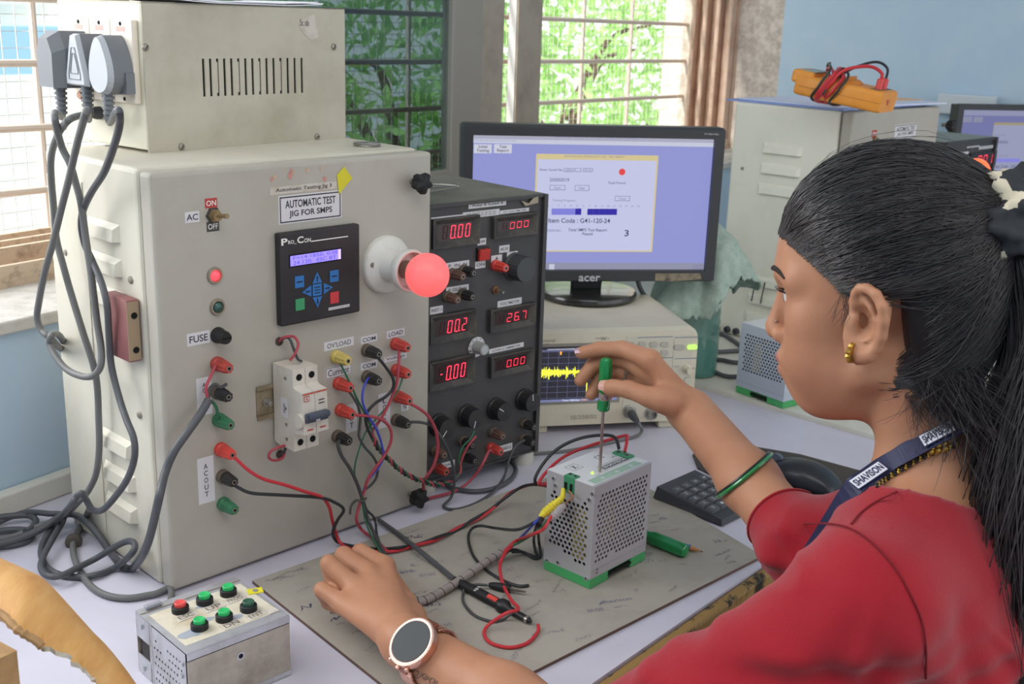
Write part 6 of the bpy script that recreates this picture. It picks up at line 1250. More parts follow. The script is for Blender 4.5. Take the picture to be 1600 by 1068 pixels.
b = MB(); b.lathe([(.022, MTm), (.022, MTm+.003), (.016, MTm+.007), (.003, MTm+.007)], Mx @ TR(ML*.46, MWm*.5, 0), 28); b.box(ML*.46-.002, ML*.46+.002, MWm*.5-.02, MWm*.5+.02, MTm+.006, MTm+.012, 0, Mx); b.build('range_dial', mat('orange dial', '#d98a38', .5), mm_)
b = MB(); b.box(.010, .030, .008, MWm-.008, MTm-.0005, MTm+.0004, 0, Mx); b.build('jack_strip', mat('olive print strip', '#6f6a4a', .6), mm_)
b = MB(); b.text('A', .03, .05, .012, .024, 0, Matrix(((0, 0, -1, -.0004), (1, 0, 0, 0), (0, 1, 0, 0), (0, 0, 0, 1))) if False else Mx @ Matrix(((0, 0, -1, -.0005), (1, 0, 0, 0), (0, -1, 0, MTm-.002), (0, 0, 0, 1)))); b.build('logo', m_redsticker, mm_)
b = MB()
for q in (.03, .055): b.lathe([(.0065, MTm), (.0065, MTm+.018), (.004, MTm+.020)], Mx @ TR(.020, q, 0), 14)
b.build('lead_plug', mat('pink red plug', '#d8504e', .4), mm_)
def loopr(x0, tilt, ra, rb, r_, m_, lb, zc):
    pts = []
    for a in np.linspace(0, 2*PI, 40)[:-1]:
        y_ = MWm/2+(MWm/2+ra)*math.copysign(abs(math.cos(a))**.7, math.cos(a)); z_ = MTm/2+zc+(MTm/2+rb)*math.copysign(abs(math.sin(a))**.75, math.sin(a))
        pts.append(Mx @ Vector((x0+tilt*math.cos(a)+.012*math.sin(2*a), y_, z_)))
    b = MB(); b.tube(pts, r_, 8, 0, None, True); return b.build('lead', m_, mm_, None, lb)
for i, (x0, tl_, ra, rb, zc) in enumerate(((ML*.60, .012, .004, .010, .006), (ML*.66, .008, .006, .008, .004), (ML*.72, .014, .005, .012, .006), (ML*.63, -.004, .007, .013, .008))): loopr(x0, tl_, ra, rb, .0032, m_wred, 'red lead', zc)
for x0, tl_, ra, rb, zc in ((ML*.56, .016, .006, .014, .008), (ML*.75, .010, .007, .016, .010)): loopr(x0, tl_, ra, rb, .0024, m_wblack, 'black lead', zc)
for y_, m_, r_, hh_ in ((.03, m_wred, .0032, .030), (.055, m_wblack, .0026, .038)):
    b = MB(); b.tube(spline([Mx @ Vector(p) for p in ((.020, y_, MTm+.016), (.022, y_, MTm+hh_), (ML*.3, y_+.01, MTm+hh_+.006), (ML*.5, y_-.02, MTm+.022), (ML*.6, -.004, MTm*.7), (ML*.63, -.006, MTm*.2))], 8), r_, 8); b.build('lead', m_, mm_, None, ('red' if m_ is m_wred else 'black')+' lead')
# white conduit box on the far wall
we = wall_pt(T_END, 0, 0)
def on_end(u, v): return on_plane(u, v, we, WA)
c1, c2 = Vector(on_end(1470, 145)), Vector(on_end(1556, 182))
wbx = thing('switch_box', 'white switch box on the blue end wall above the second monitor', 'switch box', (c1+c2)/2, WYAW)
ly = Vector(WB); hw_ = abs((c2-c1).dot(ly))/2; hh_ = abs(c2.z-c1.z)/2
b = MB(); b.box(-.035, -.0005, -hw_, hw_, -hh_, hh_, 0, None, .004); b.build('housing', mat('white switch box plastic', '#d5dbe2', .5), wbx)
# second black meter box, partly hidden by the head
q = DP(1557, 214, 2.92); E2z = q[2]; ea = np.array([math.cos(R(44)), math.sin(R(44)), 0]); E2o = q-ea*.272; E2F = Frame(E2o[0], E2o[1], TZ2+.0005, 44); E2H = E2z-TZ2
e2t = fthing('electronic_load', 'second black meter box with a red readout, half hidden behind the head', 'load tester', E2F)
b = MB(); b.box(0, .272, .002, .235, 0, E2H-.002, 0); b.box(0, .272, 0, .235, E2H-.002, E2H, 1); b.build('body', [m_eb, mat('grey green lid', '#8b9088', .6)], e2t)
b = MB(); b.box(.262, .272, -.006, .002, 0, E2H, 0); b.box(0, .262, -.003, .002, E2H-.006, E2H, 0); b.build('front_panel', m_eb, e2t)
flabel(e2t, E2F, 1511, 229, 1530, 229, 'Assy E Load', pad=.1); flabel(e2t, E2F, 1530, 229, 1551, 231, 'CAL 01-02-25\nDUE 01-01-26'); flabel(e2t, E2F, 1500, 238, 1513, 240, 'A'); 
x0, z1 = E2F.f(1516, 240); x1, z0 = E2F.f(1553, 258); b = MB(); w_, h_ = x1-x0, z1-z0; b.box(-w_/2, w_/2, -h_/2, h_/2, 0, .004, 0, None, .001, 1); b.rect(-w_/2+.006, w_/2-.006, -h_/2+.004, h_/2-.004, 1, None, .0043); digits(b, '001', -w_*.28, w_*.36, -h_/2+.007, h_/2-.007, 2, 3, None, 3, .0046); b.build('panel_meter', [m_black, m_window, m_segon, m_segoff], e2t, FT((x0+x1)/2, (z0+z1)/2))
x, z = E2F.f(1546, 287); b = MB(); b.lathe([(.0195, 0), (.0195, .024), (.017, .027), (.0005, .027)], None, 32); b.build('control_knob', mat('grey knob plastic', '#5c5e60', .5), e2t, FT(x, z))
# second monitor
NF0 = Frame(*DP(1500, 162, 3.25)[:2], 0, 14); nzt = DP(1500, 162, 3.25)[2]; NW, NH = .45, .27; nzb = nzt-NH-.01
NF = Frame(NF0.o[0], NF0.o[1], nzb, 14); NH = nzt-nzb
m2 = fthing('monitor', 'second black monitor showing the same test page, at the right edge of the picture', 'monitor', NF)
b = MB(); framebox(b, 0, NW, 0, NH, .017, NW-.017, .025, NH-.017, .0, .0125); b.box(0.003, NW-.003, .0125, .045, .003, NH-.003, 0); b.build('housing', m_bez, m2)
b = MB(); FY = FT(0, 0, -.012); x0, x1, z0, z1 = .0165, NW-.0165, .0245, NH-.0165; h_ = z1-z0; w_ = x1-x0
dim = [E_('second screen lilac', '#8f93cf', .62), E_('second screen pale', '#b4b8dd', .62), E_('second screen button', '#b3b6d4', .6), E_('second screen window', '#bcc0e4', .64), E_('second screen amber', '#c9bb94', .6), mS[7], mS[9], mS[10], E_('second task bar', '#6e72ac', .5)]
b.rect(x0, x1, z0, z1, 0, FY); b.rect(x0, x1, z1-h_*.07, z1, 1, FY, .0002); b.rect(x0, x1, z0, z0+h_*.05, 8, FY, .0002)
b.rect(x0+w_*.02, x0+w_*.09, z1-h_*.15, z1-h_*.085, 2, FY, .0002); b.rect(x0+w_*.105, x0+w_*.175, z1-h_*.15, z1-h_*.085, 2, FY, .0002)
b.text('Initial\nTesting', x0+w_*.03, x0+w_*.08, z1-h_*.14, z1-h_*.095, 7, FY, .0004); b.text('Test\nReport', x0+w_*.115, x0+w_*.165, z1-h_*.14, z1-h_*.095, 7, FY, .0004)
b.rect(x0+w_*.27, x0+w_*.75, z0+h_*.13, z1-h_*.15, 4, FY, .0002); b.rect(x0+w_*.274, x0+w_*.746, z0+h_*.137, z1-h_*.18, 3, FY, .0003)
b.text('Enter Serial No', x0+w_*.285, x0+w_*.37, z0+h_*.69, z0+h_*.71, 7, FY, .0005); b.text('250503520', x0+w_*.32, x0+w_*.40, z0+h_*.60, z0+h_*.63, 6, FY, .0005); b.text('Testing Progress', x0+w_*.33, x0+w_*.42, z0+h_*.44, z0+h_*.46, 7, FY, .0005)
for k in range(8): b.rect(x0+w_*(.33+k*.024), x0+w_*(.352+k*.024), z0+h_*.37, z0+h_*.415, 5, FY, .0005)
b.text('Item Code : G41-120-24', x0+w_*.32, x0+w_*.58, z0+h_*.30, z0+h_*.34, 6, FY, .0005)
b.build('screen', dim, m2, None, 'lit screen with the same test page')
b = MB(); b.box(NW/2-.03, NW/2+.03, .03, .055, -nzb+TZ2+.015, .05, 0, None, .004); b.build('neck', m_blackm, m2)
b = MB(); b.lathe([(.09, 0), (.09, .008), (.07, .013), (.0005, .014)], TR(NW/2, .03, -nzb+TZ2+.0004), 40); b.build('round_base', m_black, m2)

# bottle with the towel hung over it
m_bot = mat('teal bottle plastic', '#5e9a8c', .12, alpha=.62, spec=.6, coat=.4)
bc = Z(1086, 583, TZ2); bc = np.array([bc[0], bc[1], TZ2+.0004])
bo = thing('water_bottle', 'green tinted plastic water bottle under the towel beside the oscilloscope', 'bottle', bc)
prof = [(.036, 0), (.040, .004), (.041, .02), (.0395, .03), (.041, .045), (.041, .075)]
for k in range(5): prof += [(.0395, .082+k*.018), (.041, .09+k*.018)]
prof += [(.041, .19), (.036, .215), (.02, .240), (.014, .248), (.014, .262)]
b = MB(); b.lathe(prof, None, 36, 0); b.build('bottle_body', m_bot, bo)
b = MB(); b.lathe([(.0375, .006), (.0385, .02), (.0385, .062)], None, 32); b.build('water', mat('water in the bottle', '#5fa297', .1, alpha=.5), bo)
b = MB(); b.lathe([(.016, .256), (.016, .275), (.014, .277)], None, 28); b.build('cap', m_greenp, bo)
m_tow = mat('sage green terry towel', '#b6c5b8', .95, col2='#9cafa2', vs=60, lo=.35, hi=.65, bump=.9, bs=420)
rt_ = np.random.default_rng(5); nA, nB = 72, 26; b = MB(); vs = []; rw = rt_.normal(0, .006, nA)
rx = np.array([RGT[0], RGT[1], 0]); rx /= np.linalg.norm(rx); ry = np.array([-rx[1], rx[0], 0])
for j in range(nB+1):
    for i in range(nA):
        a = 2*PI*i/nA; t = j/nB
        drop = .30-.165*t*(1+.10*math.sin(a*2+.6)+.06*math.sin(3*a)) - (.0 if math.cos(a) < .2 else -.055*t*math.cos(a))
        rr_ = .012+.030*min(1, t*3.2)+t**1.3*(.034+.022*max(0, math.cos(a-.15))**2+.026*max(0, -math.cos(a))**2)+.010*t*math.sin(5*a+2*t)+.006*t*math.sin(9*a+1)
        if j == nB: drop += rw[i]
        vs.append(tuple(rx*rr_*math.cos(a)+ry*rr_*math.sin(a)+np.array([0, 0, drop-.012*(1-min(1, t*6))*0])))
fs = [(j*nA+i, j*nA+(i+1) % nA, (j+1)*nA+(i+1) % nA, (j+1)*nA+i) for j in range(nB) for i in range(nA)]+[tuple(range(nA))[::-1]]
b.add(vs, fs, 0, None, True); tw = b.build('towel', m_tow, None, None, None, 180); tw.location = Vector(bc)
sm = tw.modifiers.new('thickness', 'SOLIDIFY'); sm.thickness = .004
tx = bpy.data.textures.new('terry', 'CLOUDS'); tx.noise_scale = .02; dm = tw.modifiers.new('rumple', 'DISPLACE'); dm.texture = tx; dm.strength = .010; dm.mid_level = .5
tag(tw, 'sage green terry towel draped over the green bottle behind the monitor', 'towel')
# black cables lying behind the rear power supply
def T2(u, v, z=.005): return Vector(Z(u, v, TZ2+z))
for pts, lb in (([T2(1112, 520), T2(1130, 522), T2(1148, 533), T2(1165, 545), T2(1190, 560)], 'topmost black cable between the bottle and the rear power supply'),
                ([T2(1108, 550), T2(1130, 549), T2(1160, 548), T2(1190, 555)], 'straight middle black cable between the bottle and the rear power supply'),
                ([T2(1106, 560), T2(1128, 562), T2(1150, 566), T2(1185, 566)], 'third black cable down between the bottle and the rear power supply'),
                ([T2(1108, 574), T2(1122, 583), T2(1140, 588), T2(1165, 586), T2(1190, 578)], 'lowest curving black cable between the bottle and the rear power supply')):
    wire('black_cable', lb, 'cable', pts, .0045, m_cord)
# ================================================================== THE WORKER
# ---- implicit surfaces
def smin(a, b, k):
    h = np.clip(.5+.5*(b-a)/k, 0, 1); return b*(1-h)+a*h-k*h*(1-h)
def smax(a, b, k): return -smin(-a, -b, k)
def s_sph(P, c, r): return np.linalg.norm(P-np.asarray(c), axis=1)-r
def s_cap(P, a, b, ra, rb):
    a = np.asarray(a, float); b = np.asarray(b, float); d = b-a; h = np.clip(((P-a)@d)/(d@d), 0, 1)
    return np.linalg.norm(P-a-h[:, None]*d, axis=1)-(ra+(rb-ra)*h)
def s_ell(P, c, r, M=None):
    q = P-np.asarray(c); r = np.asarray(r, float)
    if M is not None: q = q@M
    k0 = np.linalg.norm(q/r, axis=1); k1 = np.linalg.norm(q/(r*r), axis=1); return k0*(k0-1)/np.maximum(k1, 1e-9)
def s_chain(P, pts, rs, k=.004):
    d = None
    for i in range(len(pts)-1):
        e = s_cap(P, pts[i], pts[i+1], rs[i], rs[i+1]); d = e if d is None else smin(d, e, k)
    return d
def surface(fn, lo, hi, h, B=8):
    """sparse surface nets: quad mesh of fn(P)=0"""
    lo = np.asarray(lo, float); hi = np.asarray(hi, float); H = h*B
    n = np.ceil((hi-lo)/H).astype(int)
    g = np.stack(np.meshgrid(*[np.arange(k) for k in n], indexing='ij'), -1).reshape(-1, 3)
    d = np.concatenate([fn(lo+(c+.5)*H) for c in np.array_split(g, max(1, len(g)//60000))])
    act = g[np.abs(d) < H*1.25]
    r = np.arange(B+1); loc = np.stack(np.meshgrid(r, r, r, indexing='ij'), -1).reshape(-1, 3)
    V, K, E_list = [], [], []
    dims = n*B+2; key = lambda c: (c[..., 0]*dims[1]+c[..., 1])*dims[2]+c[..., 2]
    for ch in np.array_split(act, max(1, len(act)*len(loc)//400000)):
        if not len(ch): continue
        idx = ch[:, None, :]*B+loc[None]; D = fn(lo+idx.reshape(-1, 3)*h).reshape(len(ch), B+1, B+1, B+1)
        S = D < 0
        cells = np.zeros((len(ch), B, B, B), np.int8); acc = np.zeros((len(ch), B, B, B, 3)); cnt = np.zeros((len(ch), B, B, B))
        for ax in range(3):
            for o1 in (0, 1):
                for o2 in (0, 1):
                    o = [0, 0, 0]; oth = [x for x in range(3) if x != ax]; o[oth[0]] = o1; o[oth[1]] = o2
                    sl0 = tuple(slice(o[k], o[k]+B) for k in range(3)); q = list(o); q[ax] += 1; sl1 = tuple(slice(q[k], q[k]+B) for k in range(3))
                    a, b = D[(slice(None),)+sl0], D[(slice(None),)+sl1]; x = (a < 0) != (b < 0)
                    t = np.where(x, a/np.where(x, a-b, 1), 0)
                    for k in range(3): acc[..., k] += np.where(x, o[k]+(t if k == ax else 0), 0)
                    cnt += x
            sl0 = (slice(None), slice(0, B), slice(0, B), slice(0, B)); q = [slice(0, B)]*3; q[ax] = slice(1, B+1)
            a, b = D[sl0], D[(slice(None),)+tuple(q)]; x = (a < 0) != (b < 0); w = np.argwhere(x)
            if len(w): E_list.append((ax, ch[w[:, 0]]*B+w[:, 1:], a[x] < 0))
        m = cnt > 0; w = np.argwhere(m)
        if len(w):
            c = ch[w[:, 0]]*B+w[:, 1:]; V.append(lo+(c+acc[m]/cnt[m][:, None])*h); K.append(key(c))
    V = np.concatenate(V); K = np.concatenate(K); o = np.argsort(K); V = V[o]; K = K[o]
    F = []
    for ax, c, ins in E_list:
        oth = [(ax+1) % 3, (ax+2) % 3]; q = []
        for d1, d2 in ((0, 0), (1, 0), (1, 1), (0, 1)):
            cc = c.copy(); cc[:, oth[0]] -= d1; cc[:, oth[1]] -= d2; kk = key(cc); j = np.searchsorted(K, kk); j = np.clip(j, 0, len(K)-1); q.append(np.where(K[j] == kk, j, -1))
        q = np.stack(q, 1); ok = (q >= 0).all(1); q = q[ok]; i_ = ins[ok]; q[~i_] = q[~i_][:, ::-1]; F.append(q)
    return V, np.concatenate(F)
def np_mesh(name, V, F, mats, mi=None, parent=None, smooth=True, org=None):
    me = bpy.data.meshes.new(name); org = np.zeros(3) if org is None else np.asarray(org)
    me.vertices.add(len(V)); me.vertices.foreach_set('co', (V-org).astype(np.float32).ravel())
    me.loops.add(F.size); me.loops.foreach_set('vertex_index', F.astype(np.int32).ravel()); me.polygons.add(len(F))
    me.polygons.foreach_set('loop_start', np.arange(0, F.size, F.shape[1], dtype=np.int32)); me.polygons.foreach_set('loop_total', np.full(len(F), F.shape[1], np.int32))
    for q in mats: me.materials.append(q)
    if mi is not None: me.polygons.foreach_set('material_index', mi.astype(np.int32))
    me.polygons.foreach_set('use_smooth', np.full(len(F), smooth)); me.update(calc_edges=True); me.validate()
    o = bpy.data.objects.new(name, me); COL.objects.link(o)
    if parent: o.parent = parent
    return o
def relax(V, F, n=2, lam=.5):
    e = np.concatenate([F[:, [i, (i+1) % 4]] for i in range(4)])
    for _ in range(n):
        s = np.zeros_like(V); c = np.zeros(len(V)); np.add.at(s, e[:, 0], V[e[:, 1]]); np.add.at(s, e[:, 1], V[e[:, 0]]); np.add.at(c, e[:, 0], 1); np.add.at(c, e[:, 1], 1)
        V = V+lam*(s/np.maximum(c, 1)[:, None]-V)
    return V

# ---- body frame: f towards where she faces, l to her left, u up
HC = np.array([.340, 1.007, .443]); HAZ = R(151)
HF = np.array([math.cos(HAZ), math.sin(HAZ), 0]); HL = np.array([-HF[1], HF[0], 0]); HU = np.array([0, 0, 1.]); HM = np.stack([HF, HL, HU])
def hw(f, l, u): return HC+HF*f+HL*l+HU*u
TAZ = R(143); TFv = np.array([math.cos(TAZ), math.sin(TAZ), 0]); TLv = np.array([-TFv[1], TFv[0], 0]); TM = np.stack([TFv, TLv, HU])
def tw_(f, l, u): return HC+TFv*f+TLv*l+HU*u
def tloc(P): return (np.asarray(P)-HC)@TM.T
def hloc(P): return (np.asarray(P)-HC)@HM.T
def hs_(u, v, l=0.): return hloc(on_plane(u, v, HC+HL*l, HL))
def on_ray(u, v, p, L, far=True):
    d = ray(u, v); o = EYE-np.asarray(p); a = d@d; b = 2*o@d; c = o@o-L*L; D = b*b-4*a*c
    t = (-b+(1 if far else -1)*math.sqrt(max(D, 0)))/(2*a); return EYE+d*t
def elbow(S, W_, la, lb, hint):
    S = np.asarray(S); W_ = np.asarray(W_); d = W_-S; D = np.linalg.norm(d); x = (la*la-lb*lb+D*D)/(2*D); r = math.sqrt(max(la*la-x*x, 1e-6)); n = d/D
    hv = np.asarray(hint)-n*(np.asarray(hint)@n); hv /= np.linalg.norm(hv); return S+n*x+hv*r
SLs, SRs = tw_(-.066, .150, -.238), tw_(-.062, -.165, -.232)
WL = Z(634, 1004, .050); WR = DP(1082, 645, 1.325)
EL_ = elbow(SLs, WL, .275, .245, (-.02, -.55, -.75)); ER_ = DP(1255, 854, 1.11)
def pj_(P): d = np.asarray(P)-EYE; z = d@FWD; return (round(800+FOC*(d@RGT)/z), round(534-FOC*(d@UPV)/z), round(z, 3))
print('elbows', pj_(EL_), EL_, pj_(ER_), ER_, 'shoulders', pj_(SLs), pj_(SRs), 'dist', np.linalg.norm(SLs-WL), np.linalg.norm(SRs-WR))
# left hand: knuckles, finger joints (back of the hand up, fingers curled under, resting on the lead)
lk = dict(i=Z(601, 885, .052), m=Z(574, 895, .056), r=Z(554, 917, .053), p=Z(537, 944, .045))
lp = dict(i=on_ray(563, 862, lk['i'], .040), m=on_ray(537, 867, lk['m'], .043), r=on_ray(514, 880, lk['r'], .041), p=on_ray(503, 921, lk['p'], .034))
back = (WL-lk['m'])*np.array([1, 1, 0]); back /= np.linalg.norm(back)
ld, lt = {}, {}
for q, (l1, l2) in dict(i=(.024, .018), m=(.027, .019), r=(.025, .018), p=(.019, .016)).items():
    zf = max(.016, lp[q][2]-l1*.95); dz = lp[q][2]-zf; hx = math.sqrt(max(l1*l1-dz*dz, 1e-8)); ld[q] = np.array([*(lp[q]+back*hx*.8)[:2], zf]); lt[q] = ld[q]+back*l2*.95+np.array([0, 0, max(.0155-zf, -.004)])
_lat = (lk['i']-lk['p'])/np.linalg.norm(lk['i']-lk['p']); ld['p'] = ld['p']+_lat*.010; lt['p'] = lt['p']+_lat*.018; ld['r'] = ld['r']+_lat*.004
print('left hand', {q: (pj_(lk[q]), pj_(lp[q]), lp[q].round(3), ld[q].round(3)) for q in 'imrp'}, 'palm', np.linalg.norm(lk['m']-WL))
LTH = [WL+(lk['i']-WL)*.22+np.array([.020, .004, -.010]), WL+(lk['i']-WL)*.66+np.array([.016, .004, -.016]), Z(594, 878, .022), Z(574, 872, .017)]
d0 = (np.array(s0+sdv*.82)-EYE)@FWD
rk = dict(i=DP(1016, 562, d0-.030), m=DP(1013, 580, d0-.012), r=DP(1012, 597, d0+.002), p=DP(1016, 613, d0+.010))
rp = dict(i=DP(973, 545, d0-.002), m=DP(964, 556, d0+.020), r=DP(966, 574, d0+.033), p=DP(980, 590, d0+.036))
rd = dict(i=DP(937, 545, d0+.010), m=DP(928, 569, d0+.024), r=DP(937, 590, d0+.033), p=DP(956, 606, d0+.034))
rt2 = dict(i=DP(908, 551, d0+.010), m=DP(907, 594, d0+.020), r=DP(924, 616, d0+.024), p=DP(944, 624, d0+.026))
RTH = [DP(1054, 630, d0-.052), DP(1014, 620, d0-.046), DP(982, 608, d0-.030), DP(950, 605, d0-.0175)]
def s_hand(P, W_, kn, pp_, dd_, tt_, th, sc=1.0):
    pal = None
    for q in 'imrp':
        e = s_cap(P, W_+(kn[q]-W_)*.12, kn[q], .0155*sc, .0105*sc); pal = e if pal is None else smin(pal, e, .012)
    pal = smin(pal, s_cap(P, W_+(th[0]-W_)*.4, th[0]+(th[1]-th[0])*.5, .015*sc, .0135*sc), .014)
    out_ = pal; rr0 = dict(i=.0100, m=.0103, r=.0098, p=.0088)
    for q in 'imrp':
        r0 = rr0[q]*sc; fg = s_chain(P, [kn[q], pp_[q], dd_[q], tt_[q]], [r0*1.2, r0*1.0, r0*.9, r0*.76], .003)
        fg = np.minimum(fg, s_sph(P, pp_[q], r0*1.06))
        out_ = smin(out_, smin(pal, fg, .008), .0016)
    fg = s_chain(P, th, [.0140*sc, .0116*sc, .0104*sc, .0086*sc], .004); fg = smin(fg, s_sph(P, th[3]*.75+th[2]*.25, .0102*sc), .004)
    return smin(out_, smin(pal, fg, .008), .0016)
def s_forearm(P, E_, W_, r0=.034, r1=.0265, dn=None):
    d = W_-E_; a = s_cap(P, E_+d*.10, E_+d*.45, r0, r0*.94); b = s_cap(P, E_+d*.45, W_, r0*.94, r1); a = smin(a, b, .02)
    return smin(a, s_sph(P, E_, r0*.98), .02)
def inbox(P, pts, pad): 
    pts = np.asarray(pts); return ((P > pts.min(0)-pad) & (P < pts.max(0)+pad)).all(1)
def s_head(P):
    Q = hloc(P); A = np.abs(Q[:, 1]); S = Q.copy(); S[:, 1] = A            # symmetric
    d = s_ell(Q, (.001, 0, .034), (.097, .073, .088))
    d = smin(d, s_ell(Q, (.036, 0, .018), (.066, .059, .060)), .02)
    d = smin(d, s_ell(Q, (.036, 0, -.045), (.052, .054, .076)), .025)
    d = smin(d, s_cap(S, (.000, .049, -.066), (.048, .020, -.106), .017, .016), .022)
    d = smin(d, s_sph(Q, (.0625, 0, -.1065), .0160), .014)
    d = smin(d, s_ell(Q, (.026, 0, -.098), (.045, .040, .027)), .022)
    d = smin(d, s_sph(S, (.057, .040, -.030), .020), .02)
    d = smin(d, s_ell(S, (.049, .034, -.064), (.030, .026, .034)), .018)
    d = smin(d, s_cap(S, (.0900, .010, .0035), (.072, .044, .005), .0125, .0120), .012)
    d = smin(d, s_ell(Q, (.069, 0, -.080), (.025, .026, .026)), .014)
    d = smax(d, -s_ell(S, (.0965, .033, -.0125), (.0165, .0165, .0105)), .008)
    d = smin(d, s_cap(Q, (.0925, 0, -.008), (.1005, 0, -.048), .0068, .0085), .009)
    d = smin(d, s_sph(Q, (.0995, 0, -.0535), .0108), .005)
    d = smin(d, s_ell(S, (.0905, .0125, -.0570), (.0100, .0068, .0072)), .004)
    d = smax(d, -s_ell(S, (.0945, .0068, -.0655), (.0060, .0034, .0042)), .002)
    d = smax(d, -s_ell(S, (.0900, .0220, -.0575), (.0075, .0026, .0090)), .005)
    d = smin(d, s_ell(Q, (.0880, 0, -.0785), (.0092, .021, .0058)), .004)
    d = smin(d, s_ell(Q, (.0845, 0, -.0905), (.0092, .018, .0064)), .004)
    d = smax(d, -s_ell(Q, (.0960, 0, -.0845), (.0085, .024, .0013)), .0025)
    lid = s_sph(S, EYEC, .0133); lid = smax(lid, -s_ell(S, (EYEC[0]+.012, EYEC[1]+.001, EYEC[2]-.0008), (.0135, .0132, .0046)), .001)
    lid = smax(lid, -s_sph(S, EYEC, .0119), .0006)
    d = smin(d, lid, .003)
    # neck
    d = smin(d, s_cap(Q, (-.034, 0, -.05), (-.068, 0, -.20), .050, .048), .022)
    d = smin(d, s_cap(S, (-.034, .048, -.055), (-.026, .016, -.195), .012, .011), .02)
    return d
EYEC = (.0755, .0320, -.0125)
def ear_pts():
    zoom = lambda x, y: (1150+x/2.542, 200+y/2.542)
    def m(p, l): q = hs_(*zoom(*p), l); return np.array([q[0], l, q[2]])
    hel = [m((473, 735), .070), m((468, 690), .073), m((474, 655), .076), m((492, 636), .079), m((520, 636), .082), m((556, 660), .085), m((582, 710), .087), m((588, 765), .086), m((580, 825), .083), m((560, 872), .080), m((530, 900), .078)]
    anti = [m((512, 676), .078), m((536, 718), .081), m((552, 765), .081), m((546, 812), .079), m((520, 832), .078), m((494, 822), .077)]
    lobe = [m((530, 900), .078), m((500, 903), .077), m((480, 888), .074), m((472, 860), .072)]
    trag = [m((466, 775), .072), m((474, 752), .0745), m((472, 800), .073)]
    concha = m((505, 768), .070); return hel, anti, lobe, trag, concha, m
HEL, ANT, LOB, TRG, CON, earm = ear_pts()
def s_ear(P):
    Q = hloc(P); 
    d = s_ell(Q, earm((522, 770), .0735), (.0185, .0055, .040), np.array([[.985, .0, .17], [0, 1, 0], [-.17, 0, .985]]).T)
    d = smin(d, s_chain(Q, HEL, [.0042, .0042, .0040, .0042, .0044, .0046, .0048, .0048, .0048, .0050, .0052], .002), .0025)
    d = smin(d, s_chain(Q, ANT, [.0032, .0040, .0044, .0042, .0040, .0036], .002), .003)
    d = smin(d, s_chain(Q, LOB, [.0068, .0074, .0066, .0050], .003), .004)
    d = smax(d, -s_ell(Q, CON+np.array([0, .010, .001]), (.0115, .0095, .0150)), .003)
    d = smax(d, -s_ell(Q, CON+np.array([.002, .002, .000]), (.0050, .009, .0068)), .002)
    d = smin(d, s_chain(Q, [TRG[2], TRG[0], TRG[1]], [.0040, .0056, .0042], .003), .003)
    return d
def s_torso(P):
    Q = tloc(P); S = Q.copy(); S[:, 1] = np.abs(S[:, 1])
    d = s_cap(S, (-.060, .0, -.215), (-.060, .135, -.235), .052, .050)
    d = smin(d, s_ell(Q, (-.078, 0, -.33), (.092, .150, .145)), .05)
    d = smin(d, s_ell(Q, (-.085, 0, -.47), (.088, .128, .16)), .05)
    d = smin(d, s_ell(Q, (-.100, 0, -.62), (.105, .155, .11)), .05)
    d = smin(d, s_ell(S, (.005, .062, -.365), (.045, .058, .060)), .03)
    d = smin(d, s_cap(S, (-.058, .035, -.182), (-.062, .12, -.222), .036, .038), .03)
    return d
LARM = [SLs, EL_]; RARM = [SRs, ER_]
def s_body(P):
    d = np.full(len(P), .05)
    hp = [hw(f, l, u) for f in (-.12, .13) for l in (-.10, .10) for u in (-.22, .14)]
    m = inbox(P, hp, .03)
    if m.any(): Pm = P[m]; h_ = s_head(Pm); h_ = smin(h_, s_ear(Pm), .0035); h_ = smin(h_, s_ear(HC+((Pm-HC)-2*((Pm-HC)@HL)[:, None]*HL)), .0035); d[m] = np.minimum(d[m], h_)
    tp = [tw_(f, l, u) for f in (-.22, .08) for l in (-.22, .22) for u in (-.74, -.12)]
    m = inbox(P, tp, .02)
    if m.any(): d[m] = smin(d[m], s_torso(P[m]), .03)
    for (S_, E_, W_) in ((SLs, EL_, WL), (SRs, ER_, WR)):
        m = inbox(P, [S_, E_, W_], .08)
        if m.any(): Pm = P[m]; a = smin(s_cap(Pm, S_, E_, .048, .034), s_forearm(Pm, E_, W_, .0315 if E_ is ER_ else .0355), .02); d[m] = smin(d[m], a, .02)
    for args in ((WL, lk, lp, ld, lt, LTH), (WR, rk, rp, rd, rt2, RTH)):
        pts = [args[0]]+[x for dct in args[1:5] for x in dct.values()]+list(args[5]); m = inbox(P, pts, .03)
        if m.any(): d[m] = smin(d[m], s_hand(P[m], *args), .010)
    return d
m_skin = mat('brown skin', '#bf8a6b', .48, col2='#b27c5f', vs=14, lo=.35, hi=.75, bump=.10, bs=700, spec=.35, sss=.12)
m_lip = mat('lips', '#b0706a', .42, bump=.1, bs=600); m_nail = mat('finger nail', '#d9a695', .3); m_nailp = mat('glittery nail varnish', '#c9a7b5', .3, .3)
allp = np.array([hw(f, l, u) for f in (-.22, .13) for l in (-.24, .24) for u in (-.74, .15)]+[WL, WR, EL_, ER_]+list(lp.values())+list(rt2.values())+list(rd.values()))
V, F = surface(s_body, allp.min(0)-.05, allp.max(0)+.05, .0024)
Q = hloc(V[F].mean(1)); mi = np.zeros(len(F), int)
lipm = (s_ell(Q, (.0890, 0, -.0785), (.0098, .0215, .0056)) < .0) | (s_ell(Q, (.0850, 0, -.0908), (.0098, .0185, .0066)) < .0)
mi[lipm & (Q[:, 0] > .08)] = 1
V = relax(V, F, 1, .35)
PORG = np.array([HC[0]+.06, HC[1]-.05, -.3])
per = np_mesh('person', V, F, [m_skin, m_lip], mi, None, True, PORG); per.location = PORG
